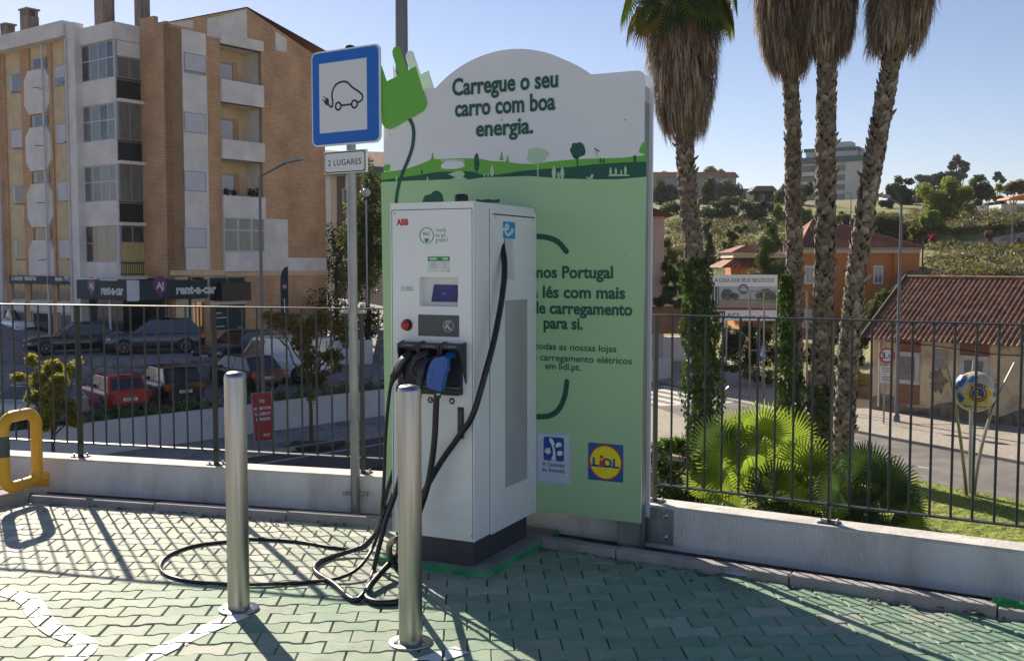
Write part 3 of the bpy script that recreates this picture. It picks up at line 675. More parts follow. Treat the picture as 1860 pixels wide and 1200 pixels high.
def holed(mb, x0, x1, z0, z1, holes, y0, y1, mi=0, M=None):
    """a sheet facing -y with rectangular openings; the opening sides run from y0 to y1"""
    xs = sorted({x0, x1, *[h[0] for h in holes], *[h[1] for h in holes]}); zs = sorted({z0, z1, *[h[2] for h in holes], *[h[3] for h in holes]})
    xs = [x for x in xs if x0 <= x <= x1]; zs = [z for z in zs if z0 <= z <= z1]
    for a, b in zip(xs[:-1], xs[1:]):
        for c, d in zip(zs[:-1], zs[1:]):
            mx_, mz_ = (a+b)/2, (c+d)/2
            if any(h[0] < mx_ < h[1] and h[2] < mz_ < h[3] for h in holes): continue
            mb.add([(a,y0,c),(b,y0,c),(b,y0,d),(a,y0,d)], [(0,1,2,3)], mi, False, M)
    for h in holes+[(x0, x1, z0, z1)]:
        a, b, c, d = h[:4]
        mb.add([(a,y0,c),(b,y0,c),(b,y0,d),(a,y0,d),(a,y1,c),(b,y1,c),(b,y1,d),(a,y1,d)], [(0,1,5,4),(1,2,6,5),(2,3,7,6),(3,0,4,7)], mi, False, M)
MB().bx(-CW+.012, -.012, .012, CD-.085, 0, .134).build('plinth', m_cgrey, ch, .003)
MB().bx(-CW, 0, .042, CD, .134, CH).build('body', m_cwhite, ch, .006)
# front door with screen and holster openings
s0, s1 = cf(762,503), cf(832,557); sx0, sx1, sz0_, sz1_ = s0[0], s1[0], s1[1], s0[1]
h0, h1 = cf(727,628), cf(840,717); hx0, hx1, hz0, hz1 = h0[0], h1[0], h1[1], h0[1]
fd = MB(); holed(fd, -CW, 0, .136, CH, [(sx0, sx1, sz0_, sz1_)], 0, .0415)
FD = fd.build('front_door', m_cwhite, ch)
mb = MB(); g = .0035; gx0, gx1 = cf(712,500)[0], -.008; gz1 = cf(780,381)[1]
mb.bx(gx0, gx1, -.0006, .0, gz1, gz1+g).bx(gx0, gx0+g*.8, -.0006, 0, .15, gz1).bx(gx1-g*.8, gx1, -.0006, 0, .15, gz1)
mb.build('door_gap', m_gap, FD)
# side panel with the outlet niche and vent
SMx = Matrix.Rotation(pi/2, 4, 'Z')       # local: x -> along the depth, facing +x of the charger
nz = [cs(912,437), cs(932,507)]; nx0, nx1, nz0, nz1_ = nz[0][0], nz[1][0], nz[1][1], cs(922,434)[1]
vx0, vz1 = cs(914,546); vx1 = cs(957,600)[0]; vz0 = cs(914,886)[1]
sdp = MB(); sx_ = cs(889,600)[0]
holed(sdp, sx_+.003, CD-.003, .136, CH-.03, [(nx0, nx1, nz0, nz1_), (vx0, vx1, vz0, vz1)], -.012, .0, 0, SMx)
SD = sdp.build('side_panel', m_cwhite, ch)
MB().bx(sx_-.001, sx_+.0028, -.0008, 0, .136, CH-.03, 0, SMx).bx(sx_+.02, CD-.03, -.0126, -.012, CH-.062, CH-.055, 0, SMx).build('panel_gap', m_gap, SD)
MB().add([(nx0,-.001,nz0),(nx1,-.001,nz0),(nx1,-.001,nz1_),(nx0,-.001,nz1_)], [(0,1,2,3)], 0, False, SMx).add([(nx0,-.0115,nz0),(nx1,-.0115,nz0),(nx1,-.0015,nz0+.13),(nx0,-.0015,nz0+.13)], [(0,1,2,3)], 0, False, SMx).build('outlet_niche', mat('niche_grey', (.62,.62,.66), .5, var=.04), SD)
MB().bx(nx0+.004, nx0+.028, -.006, -.0012, nz1_-.075, nz1_-.002, 0, SMx).build('cable_gland', mat('gland_green', (.12,.15,.10), .6), SD)
vt = MB(); n = 8; dx = (vx1-vx0)/n
for k in range(n):
    x = vx0+k*dx; vt.add([(x,-.003,vz0),(x+dx*.5,-.007,vz0),(x+dx,-.003,vz0),(x,-.003,vz1),(x+dx*.5,-.007,vz1),(x+dx,-.003,vz1)], [(0,1,4,3),(1,2,5,4)], 0, True, SMx)
vt.build('vent_grille', m_vent, SD)
e0, e1 = cs(910,403), cs(932,434)
ST2 = MB().bx(e0[0], e1[0], -.0127, -.0121, e1[1], cs(910,402)[1], 0, SMx).build('charging_network_sticker', mat('sticker_blue', (.0,.30,.62), .4, var=.03), SD)
mb = MB(); ex, ez, ew, eh = e0[0], e1[1], e1[0]-e0[0], e0[1]-e1[1]
ep = spline([Vector((ex+ew*a, ez+eh*b, 0)) for a, b in ((.0,.55),(.2,.56),(.38,.60),(.44,.75),(.34,.83),(.22,.76),(.18,.5),(.25,.3),(.45,.22),(.6,.34),(.68,.5),(.78,.62))], 5)
stroke_prism(mb, [(p.x, p.y) for p in ep], ew*.10, -.0133, -.0127, 0, False, SMx)
mb.prism([(ex+ew*a, ez+eh*b) for a, b in ((.62,.42),(.70,.28),(.80,.34),(.84,.52),(.94,.47),(.86,.6),(.74,.60))], -.0133, -.0127, 0, SMx)
mb.build('network_mark', m_white, ST2)
# top
MB().lathe([(.038, 0), (.038, .045), (.034, .055), (.02, .060), (.002, .061)], (cf(793,366)[0]-.012, .30, CH), 20).build('antenna', m_black, ch)
# screen
c = [cf(764,552), cf(830,552)]
mb = MB(); mb.bx(sx0, sx1, .038, .0405, sz0_, sz1_)
mb.build('screen_niche', mat('niche_white', (.68,.69,.69), .4, var=.04), FD)
a0, a1, a2, a3 = cf(783,517), cf(828,518), cf(824,549), cf(778,548)
mb = MB(); mb.prism([a3, a2, a1, a0], .030, .038); mb.build('screen_bezel', m_black, FD, .001)
cx_, cz_ = sum(q[0] for q in (a0,a1,a2,a3))/4, sum(q[1] for q in (a0,a1,a2,a3))/4
mb = MB(); mb.prism([(cx_+(q[0]-cx_)*.95, cz_+(q[1]-cz_)*.93) for q in (a3, a2, a1, a0)], .0293, .030); SCR = mb.build('screen', emit_mat('screen_blue', (.004,.006,.05), .5), FD)
mb = MB(); mb.bx(cx_-.02, cx_+.012, .0286, .0292, cz_-.008, cz_+.008)
for k in range(4): mb.bx(cx_-.045, cx_+.05, .0288, .0292, cz_+.022+k*.006, cz_+.0235+k*.006)
mb.build('screen_text', emit_mat('screen_text_blue', (.02,.03,.12), .4), SCR)
# card reader
a0, a1 = cf(760,571), cf(834,612); CRD = MB().bx(a0[0], a1[0], -.004, 0, a1[1], a0[1]).build('card_reader', mat('reader_grey', (.07,.075,.09), .4, var=.05), FD, .001)
u, z = cf(815,592); mb = MB()
stroke_prism(mb, [(u+.030*cos(2*pi*k/28), z+.030*sin(2*pi*k/28)) for k in range(28)], .003, -.0048, -.004, 0, True)
for r_ in (.024, .018, .012): stroke_prism(mb, [(u-.004+r_*cos(R(35+k*12)), z+.002+r_*sin(R(35+k*12))) for k in range(10)], .0026, -.0048, -.004)
mb.prism([(u-.016,z+.004),(u-.008,z+.012),(u+.012,z-.010),(u+.02,z-.022),(u+.004,z-.018)], -.0048, -.004)
mb.prism([(u-.022,z-.006),(u-.016,z+.004),(u-.008,z-.012),(u-.016,z-.016)], -.0048, -.004)
mb.build('contactless_symbol', mat('mark_grey', (.45,.46,.48), .5), CRD)
mb = MB(); text_bm(mb, 'A', .03, face_M(cf(783,586)[0], cf(783,590)[1], -.0042), depth=.0006); mb.build('faint_mark', mat('faint_mark', (.055,.06,.07), .5), CRD)
# emergency button
u, z = cf(740,590); FM = Matrix.Translation((u, 0, z)) @ Matrix.Rotation(pi/2, 4, 'X')
EB = MB().lathe([(.032, 0), (.032, .006), (.026, .008)], seg=28, M=FM).build('emergency_button', mat('ring_dark', (.05,.03,.03), .5), FD)
MB().lathe([(.017, .008), (.017, .014), (.023, .017), (.026, .024), (.023, .031), (.012, .034), (.002, .035)], seg=28, M=FM).build('button_cap', mat('button_red', (.42,.012,.012), .35, coat=.3), EB)
mb = MB()
for x, y in ((717,388),(857,386),(717,960),(857,972)):
    u, z = cf(x, y); mb.lathe([(.006, 0), (.006, .0015), (.003, .002)], seg=10, M=Matrix.Translation((u, 0, z)) @ Matrix.Rotation(pi/2, 4, 'X'))
mb.build('door_screws', mat('zinc', (.5,.5,.5), .4, .9), FD)
mb = MB()
for yy in (.23, .72):
    for z in (.2, 1.86): mb.lathe([(.006, 0), (.006, .0015), (.003, .002)], seg=10, M=SMx @ Matrix.Translation((yy, -.012, z)) @ Matrix.Rotation(pi/2, 4, 'X'))
mb.build('panel_screws', mat('zinc', (.5,.5,.5), .4, .9), SD)
# lettering
def ctext(rows, name, m, parent=None):
    mb = MB()
    for s_, x, y, size, al, bold, sx in rows:
        u, z = cf(x, y); text_bm(mb, s_, size, face_M(u, z, -.0006), 0, bold, al, sx, .0006)
    return mb.build(name, m, parent or FD)
ctext([('ABB', 721, 409, .046, 'LEFT', .05, .86)], 'maker_lettering', mat('letter_red', (.55,.02,.015), .4))
for k in range(2): pass
u, z = cf(775,428); mb = MB()
stroke_prism(mb, [(u+.0415*cos(R(-75+k*11)), z+.0415*sin(R(-75+k*11))) for k in range(31)], .0045, -.0012, -.0002)
mb.prism([(u-.003,z-.036),(u-.013,z-.024),(u-.011,z-.013),(u-.003,z-.014),(u,z-.018),(u+.005,z-.013),(u+.012,z-.014),(u+.012,z-.026),(u+.003,z-.036)], -.0012, -.0002)
stroke_prism(mb, [(u, z-.034), (u+.001, z-.045), (u+.006, z-.043)], .004, -.0012, -.0002)
mb.build('plug_leaf_emblem', mat('emblem_green', (.02,.30,.06), .4), FD)
ctext([('KLC', 775, 427, .024, 'CENTER', .012, .95)], 'emblem_lettering', m_black)
ctext([('ready', 791, 421, .033, 'LEFT', -.004, .9), ('to go', 791, 430.5, .033, 'LEFT', -.004, .9), ('green?', 791, 439.5, .033, 'LEFT', -.004, .9)], 'motto_lettering', mat('letter_grey', (.24,.25,.26), .5))
a0, a1, a2 = cf(777,466), cf(817,474), cf(817,494)
PS = MB().bx(a0[0], a1[0], -.0006, 0, a2[1], a1[1]).build('price_sticker', mat('sticker_white', (.66,.68,.68), .45, var=.02), FD)
MB().bx(a0[0], a1[0], -.0008, 0, a1[1], a0[1]).build('green_band', mat('emblem_green', (.02,.30,.06), .4), PS)
mb = MB(); uu, zz = a0[0], a1[1]; ww = a1[0]-a0[0]
for k in range(3): mb.bx(uu+ww*.14, uu+ww*(.38+.05*(k%2)), -.001, -.0006, zz-.012-k*.012, zz-.009-k*.012).bx(uu+ww*.72, uu+ww*.85, -.001, -.0006, zz-.012-k*.012, zz-.009-k*.012)
mb.bx(uu+ww*.68, uu+ww*.72, -.001, -.0006, zz-.054, zz-.051)
text_bm(mb, '€', .02, face_M(uu+ww*.93, zz-.060, -.001), depth=.0004); mb.build('price_rows', mat('letter_grey', (.24,.25,.26), .5), PS)
mb = MB(); 
for k in range(2): mb.bx(uu+ww*(.08+.6*k), uu+ww*(.42+.5*k), -.0012, -.0008, zz+.008, zz+.016)
mb.build('band_words', m_white, PS)
a0, a1 = cf(728,519), cf(752,529); MB().bx(a0[0], a1[0], -.0006, 0, a1[1], a0[1]).build('notice_sticker', mat('sticker_white', (.66,.68,.68), .45, var=.02), FD)
mb = MB(); ww = a1[0]-a0[0]
for k in range(2): mb.bx(a0[0]+ww*.36, a0[0]+ww*(.9-.08*k), -.001, -.0006, a1[1]+.007+k*.011, a1[1]+.011+k*.011)
stroke_prism(mb, [(a0[0]+ww*.15+.008*cos(k), a1[1]+.016+.008*sin(k)) for k in range(6)], .002, -.001, -.0006, 0, True); mb.build('notice_words', mat('letter_grey', (.24,.25,.26), .5), FD)
for s_, x, y in (('K', 782, 726), ('M', 821, 728)):
    u, z = cf(x, y); mb = MB(); mb.prism([(u+.019*cos(k*pi/3), z+.019*sin(k*pi/3)) for k in range(6)], -.0012, 0); HX = mb.build('hexagon_sticker', m_black, FD)
    mb = MB(); text_bm(mb, s_, .022, face_M(u, z-.008, -.0014), 0, .03, depth=.0005); mb.build('sticker_letter', m_white, HX)
a0, a1 = cf(832,739), cf(843,796); HD = MB().bx(a0[0], a1[0], -.008, 0, a1[1], a0[1]).build('door_handle', m_black, FD, .002)
MB().bx(a0[0]+.006, a1[0]-.006, -.012, -.008, (a0[1]+a1[1])/2-.02, a0[1]-.012).build('lever', m_cgrey, HD, .002)
# plug holsters
m_holst = mat('holster_black', (.022,.026,.036), .45, var=.1, scale=8)
tops = [((723,620),(762,640)), ((761,622),(801,640)), ((801,623),(840,640))]
MB().bx(hx0-.01, hx1+.004, -.012, 0, hz0, hz1+.02).build('holster_plate', m_holst, FD, .003)
for (p0, p1) in tops:
    a0, a1 = cf(*p0, .06), cf(*p1, .06); x0, x1 = a0[0]+.002, a1[0]-.002; zt = cf(p0[0], p0[1], .06)[1]
    hb = MB()
    for xa, xb in ((x0, x0+.009), (x1-.009, x1)):
        hb.add([(xa,-.012,hz0+.06),(xb,-.012,hz0+.06),(xb,-.075,zt-.055),(xa,-.075,zt-.055),(xa,-.075,zt-.004),(xb,-.075,zt-.004),(xb,-.012,zt+.006),(xa,-.012,zt+.006)],
               [(0,1,2,3),(3,2,5,4),(4,5,6,7),(0,3,4,7),(1,6,5,2)], 0)
    hb.bx(x0+.009, x1-.009, -.075, -.012, zt-.030, zt-.002)
    H_ = hb.build('plug_holster', m_holst, FD, .0025)
    mb = MB(); mb.bx(x0+.045, x1-.03, -.0757, -.075, zt-.019, zt-.012); stroke_prism(mb, [(x0+.032+.006*cos(k), zt-.0155+.006*sin(k)) for k in range(6)], .002, -.0757, -.075, 0, True)
    mb.build('socket_words', mat('mark_grey2', (.16,.19,.25), .5), H_)
MB().bx(hx0, hx1, -.045, -.012, hz0+.035, hz0+.043).build('drip_shelf', mat('shelf_grey', (.16,.14,.13), .6), FD, .001)
MB().bx(hx0, hx1+.002, -.05, -.012, hz0, hz0+.033).build('holster_sill', m_holst, FD, .003)
# ---------------------------------------------------------------- charging cables (each hangs in its holster: things of their own)
m_cable = mat('cable_rubber', (.014,.014,.017), .38, var=.25, scale=14, spec=.45)
m_cblue = mat('cable_blue_black', (.016,.018,.034), .38, var=.2, scale=14)
def W(x, y, d):
    """pixel -> world point on the plane d metres in front of the charger"""
    u, z = cf(x, y, d); a = R(CA); return Vector((CP0.x+cos(a)*u+sin(a)*d, CP0.y+sin(a)*u-cos(a)*d, z+.04))
def LOC(x, y, z): a = R(CA); return Vector((CP0.x+cos(a)*x-sin(a)*y, CP0.y+sin(a)*x+cos(a)*y, z+.04))
gz = lambda x, y, r_: G(x, y, r_)
def cable(name, label, pts, r_, m):
    t = thing(name, label, 'charging cable', (0,0,0), 0, 'charging cables on the station'); P = spline(pts, 8)
    MB().tube(P, r_, 12).build('cable', m, t); return t
# thin grey plug, far loop on the paving
r1 = .0095
tA = cable('charging_cable', 'thin black charging cable lying in a wide loop with a grey handled plug', [W(711,690,.12), W(705,735,.10), W(700,800,.09), W(698,860,.09), W(694,920,.10), gz(684,960,.12), gz(672,985,.04), gz(652,997,r1), gz(600,993,r1), gz(540,983,r1), gz(455,978,r1), gz(412,983,r1), gz(355,990,r1), gz(308,1007,r1), gz(291,1027,r1), gz(302,1043,r1), gz(345,1055,r1), gz(420,1060,r1), gz(490,1060,r1), gz(578,1055,r1), gz(625,1046,.028), gz(655,1027,.055), gz(678,992,.10), LOC(-.56,-.02,.20), LOC(-.55,.12,.42), LOC(-.54,.2,.9), LOC(-.53,.24,1.45), LOC(-.50,.26,1.52)], r1, m_cable)
gm = mat('plug_grey', (.10,.10,.115), .5, var=.08); 
ga = [W(752,644,.035), W(744,646,.075), W(733,655,.105), W(722,673,.12), W(714,686,.12)]
MB().tube(spline(ga, 4), [.020]*5+[.022]*4+[.0235]*4+[.019]*4, 10, flat=1.25).build('plug_handle', m_black, tA)
MB().tube(spline([W(735,650,.132), W(727,660,.142), W(719,674,.142)], 4), [.008]+[.013]*7+[.009], 8).build('handle_inlay', gm, tA)
MB().tube(spline([W(716,683,.12), W(713,690,.12), W(710,699,.115)], 4), [.0165,.0175,.0145,.0165,.0135,.015,.0125,.013,.011], 10).build('cable_boot', m_black, tA)
# middle plug: thick cable in a tight loop
r2 = .0135
tB = cable('charging_cable', 'thick blue black charging cable on the middle plug, bent in a V on the paving', [W(764,694,.14), W(758,740,.14), W(744,800,.13), W(730,850,.13), W(717,900,.13), W(701,945,.13), W(690,987,.15), W(677,1040,.18), gz(664,1071,.03), gz(650,1088,r2), gz(634,1084,r2), gz(607,1060,r2), gz(578,1042,r2), gz(571,1031,r2), gz(580,1020,r2), gz(604,1010,r2), gz(640,999,.03), gz(664,988,.06), W(686,965,.0)+Vector((0,.12,0)), LOC(-.545,-.0,.34), LOC(-.53,.12,.6), LOC(-.53,.25,1.1), LOC(-.53,.3,1.5), LOC(-.50,.3,1.54)], r2, m_cblue)
MB().tube(spline([W(782,640,.03), W(772,644,.085), W(757,650,.12), W(750,664,.135)], 4), [.024]*6+[.02]*4+[.014]*3, 10).build('plug_head', m_black, tB)
MB().tube(spline([W(757,648,.13), W(748,664,.14), W(750,678,.14), W(760,686,.14)], 4), [.009]*13, 8).build('handle_loop', m_black, tB)
MB().tube(spline([W(776,652,.10), W(768,668,.13), W(764,684,.14), W(763,697,.14)], 4), [.02]*4+[.0215]*5+[.018]*4, 10).build('plug_handle', mat('plug_blue_black', (.018,.022,.045), .4), tB)
# blue plug: thickest cable, leaves from the side outlet and crosses the front
r3 = .0165
def csd(x, y, o):
    a = R(CA); p = (CP0.x+cos(a)*o, CP0.y+sin(a)*o); u, z = PL(x, y, p, CA+90); return LOC(o, u, z-.04)
so_ = lambda d, z, out: LOC(out, d, z)
tC = cable('charging_cable', 'thickest black charging cable with a bright blue plug, sweeping across the front', [W(794,708,.13), W(792,740,.13), W(789,800,.13), W(781,860,.13), W(770,905,.14), W(752,950,.15), gz(728,975,.42), gz(710,985,.30), gz(707,1003,.17), gz(716,1022,.08), gz(731,1046,.03), gz(744,1070,r3), gz(728,1090,r3), gz(694,1094,r3), gz(668,1087,r3), gz(668,1070,.028), gz(690,1042,.05), gz(716,1014,.09), gz(740,985,.20), W(755,930,.16), W(772,890,.10), W(800,840,.06), W(835,790,.045), W(860,750,.05), csd(885,665,.07), csd(898,615,.08), csd(909,558,.08), csd(913,530,.075), csd(916,502,.062), csd(916,473,.04), csd(913,452,.012), csd(912,445,.002)], r3, m_cable)
cr7 = lambda x, y: cf(700+x/7.5-1, 600+y/7.5, .13)
sil = [cr7(*q) for q in ((660,400),(705,362),(770,355),(800,342),(845,350),(868,375),(866,540),(835,600),(812,700),(790,835),(755,830),(640,790),(592,765),(580,720),(585,610),(618,490))]
mb = MB(); a_ = Matrix.Translation(LOC(0,0,-.04+0)+Vector((0,0,.04))) @ Matrix.Rotation(R(CA), 4, 'Z')
mb.prism(sil[::-1], -.148, -.104, 0, a_); BP = mb.build('plug_handle', mat('plug_blue', (.012,.10,.40), .38, var=.08, scale=15, coat=.2), tC, .011, bseg=4)
mb = MB(); u0_, z0_ = cr7(835,352); u1_, z1_ = cf(821,645,.06)
mb.tube([LOC(*q) for q in ((u0_-.01,-.12,z0_-.02-.0),(u1_-.012,-.075,z1_),(u1_,-.035,z1_))], [.017,.017,.016], 14); mb.build('plug_nose', mat('plug_blue', (.012,.10,.40), .38), tC)
mb = MB()
for q in ((740,435),(835,440),(672,565),(645,672),(648,725),(730,790)):
    u, z = cr7(*q); mb.lathe([(.0035, 0), (.0035, .001)], seg=8, M=a_ @ Matrix.Translation((u, -.150, z)) @ Matrix.Rotation(pi/2, 4, 'X'))
mb.build('handle_screws', m_black, tC)
mb = MB(); mb.tube([W(793,702,.12), W(796,714,.13), W(795,722,.13)], [.020,.018,.0165], 12); mb.build('cable_boot', m_black, tC)
u, z = cr7(755,862); MB().lathe([(.008, 0), (.008, .016), (.004, .018)], seg=10, M=a_ @ Matrix.Translation((u, -.14, z)) @ Matrix.Rotation(pi/2, 4, 'X')).build('gland_screw', mat('zinc', (.5,.5,.5), .4, .9), tC)
# ---------------------------------------------------------------- litter on the kerb
a, b = G(1318,1035,.056), G(1380,1046,.0)
lt_ = thing('plastic_packet', 'clear flattened plastic packet with a green cap lying on the kerb', 'litter', (G(1330,1042,.06).x, G(1330,1042,.06).y, .058), -30.5)
rnd = random.Random(5); mb = MB(); nx, ny = 9, 5
vs = [((i/(nx-1)-.5)*.15, (j/(ny-1)-.5)*.05, .004+.006*rnd.random()+(.012 if 0 < j < ny-1 and 0 < i < nx-1 else 0)) for j in range(ny) for i in range(nx)]
mb.add(vs, [(j*nx+i, j*nx+i+1, (j+1)*nx+i+1, (j+1)*nx+i) for j in range(ny-1) for i in range(nx-1)], 0, True)
mb.add([(x, y, .0) for x, y, z in vs], [(j*nx+i, (j+1)*nx+i, (j+1)*nx+i+1, j*nx+i+1) for j in range(ny-1) for i in range(nx-1)])
mb.build('film', mat('clear_film', (.33,.34,.36), .15, var=.2, scale=40, spec=.8), lt_)
MB().lathe([(.012, 0), (.012, .012), (.009, .015)], (-.05, -.01, .012), 12).build('cap', mat('emblem_green', (.02,.30,.06), .4), lt_)
p = G(1840, 1122, 0); gp = thing('snack_bag', 'crumpled green snack bag with orange and white print at the right edge of the kerb', 'litter', (p.x+.02, p.y+.03, 0), -28)
rnd = random.Random(8)
def bag_surf(front):
    nx, nz_ = 13, 8; vs = []
    for j in range(nz_):
        for i in range(nx):
            u, v = i/(nx-1), j/(nz_-1); puff = (1-abs(2*u-1)**4)*(1-abs(2*v-1)**3)*.024+rnd.uniform(-.003,.003)*(0 < i < nx-1)
            vs.append(((u-.5)*.19, (-puff if front else puff)+v*.012, .004+v*.068+.004*sin(u*9)))
    return vs, [(j*nx+i, j*nx+i+1, (j+1)*nx+i+1, (j+1)*nx+i) for j in range(nz_-1) for i in range(nx-1)]
mb = MB(); v_, f_ = bag_surf(True); mb.add(v_, f_, 0, True); v_, f_ = bag_surf(False); mb.add(v_, [f[::-1] for f in f_], 0, True)
GB = mb.build('bag_body', mat('bag_green', (.01,.22,.04), .3, var=.3, scale=45, dirt=(.3,.35,.1), dscale=40, dlo=.6, dhi=.66), gp)
mb = MB(); mb.ball((-.005, -.024, .03), .018, 14, 8, sc=(1,.25,.9)); mb.build('orange_print', mat('bag_orange', (.62,.25,.02), .3, var=.2, scale=60), gp)
mb = MB(); mb.ball((-.062, -.018, .026), .014, 14, 8, sc=(.8,.25,1.3)); mb.build('white_print', mat('bag_silver', (.45,.5,.6), .3), gp)
p = G(1785, 1112, .01); lf = MB()
for k in range(4):
    a = k*1.3; c = Vector((p.x+.04*cos(a)*k*.5, p.y+.02*sin(a), .006+.004*k)); d = Vector((cos(a), sin(a), .1))*.035; e = Vector((-sin(a), cos(a), .3))*.014
    lf.add([c-d, c-e, c+d, c+e], [(0,1,2,3)])
tag(lf.build('dry_leaf', mat('dry_leaf_brown', (.26,.17,.07), .8, var=.3)), 'small heap of dry brown leaves on the kerb beside the green snack bag', 'dry leaves')
# ================================================================== generators for vegetation and vehicles
def leaf_mat(name, col, trans=.45, var=.35, scale=1.5):
    return mat(name, col, .55, 0, var, scale, trans=trans, spec=.35)
def leaves(mb, clumps, n, size, seed, mi=0, flat=.0, shell=.45):
    """n leaf-shaped faces spread through ellipsoid clumps ((x,y,z),(rx,ry,rz))"""
    r_ = random.Random(seed); wts = [c[1][0]*c[1][1]*c[1][2]**.5 for c in clumps]
    for _ in range(n):
        c, rad = r_.choices(clumps, wts)[0]
        d = Vector((r_.gauss(0,1), r_.gauss(0,1), r_.gauss(0,1))).normalized(); q = r_.random()**shell
        p = Vector((c[0]+d.x*rad[0]*q, c[1]+d.y*rad[1]*q, c[2]+d.z*rad[2]*q))
        a = Vector((r_.gauss(0,1), r_.gauss(0,1), r_.gauss(0,.7))); a = (a+d*.6).normalized(); b = a.cross(Vector((r_.gauss(0,1), r_.gauss(0,1), r_.gauss(0,1)))).normalized()
        s = size*r_.uniform(.6, 1.35); a *= s; b *= s*.55
        mb.add([p-a, p-b*.9+a*.1, p+a, p+b*.9+a*.1], [(0,1,2,3)], mi)
def limb(mb, p, q, r0, r1, seed, n=5, wob=.08, mi=0):
    r_ = random.Random(seed); p, q = Vector(p), Vector(q); L = (q-p).length; pts = []
    for i in range(n+1):
        t = i/n; pts.append(p.lerp(q, t)+Vector((r_.gauss(0,1), r_.gauss(0,1), r_.gauss(0,.5)))*wob*L*.5*(t*(1-t))*2)
    mb.tube(pts, [r0+(r1-r0)*i/n for i in range(n+1)], 6, mi)
m_bark = mat('bark_brown', (.10,.075,.055), .9, var=.35, scale=9, bump=.6, bscale=25, stretch=(1,1,.3))
m_bark_d = mat('bark_dark', (.055,.045,.04), .9, var=.3, scale=9)
def tree(name, label, cat, loc, clumps, trunk_h, tr, n, size, m, seed, group=None, bark=None, split=.75, lean=(0,0), parent_twigs=True):
    """clumps in local coordinates (z from the ground)"""
    t = thing(name, label, cat, loc, 0, group); tb = MB(); r_ = random.Random(seed)
    top = Vector((lean[0], lean[1], trunk_h)); limb(tb, (0,0,-.2), top, tr, tr*.65, seed, 6, .03)
    for k, (c, rad) in enumerate(clumps):
        s = Vector((lean[0], lean[1], 0))*split+Vector((0,0,trunk_h*r_.uniform(split, 1)))
        limb(tb, s, Vector(c)+Vector((0,0,rad[2]*.3)), tr*.5, tr*.1, seed*31+k, 5, .15)
        for j in range(3):
            d = Vector((r_.gauss(0,1), r_.gauss(0,1), r_.gauss(0,.8))).normalized()
            limb(tb, s.lerp(Vector(c), .6), Vector(c)+Vector((d.x*rad[0], d.y*rad[1], d.z*rad[2]))*.85, tr*.22, tr*.05, seed*57+k*7+j, 3, .1)
    tb.build('trunk', bark or m_bark, t)
    lb = MB(); leaves(lb, clumps, n, size, seed); lb.build('crown', m, t)
    return t
m_tyre, m_rim = mat('tyre', (.015,.015,.016), .8), mat('rim', (.32,.33,.35), .35, .8, var=.1)
m_cglass = mat('car_glass', (.012,.016,.02), .06, 0, var=.2, spec=1.0)
m_trim = mat('car_trim', (.015,.015,.017), .55)
m_red_l, m_head = mat('tail_light', (.35,.008,.01), .15, coat=.5), mat('head_light', (.55,.58,.62), .1, .3, coat=.6)
m_plate = mat('number_plate', (.65,.66,.66), .4, var=.03)
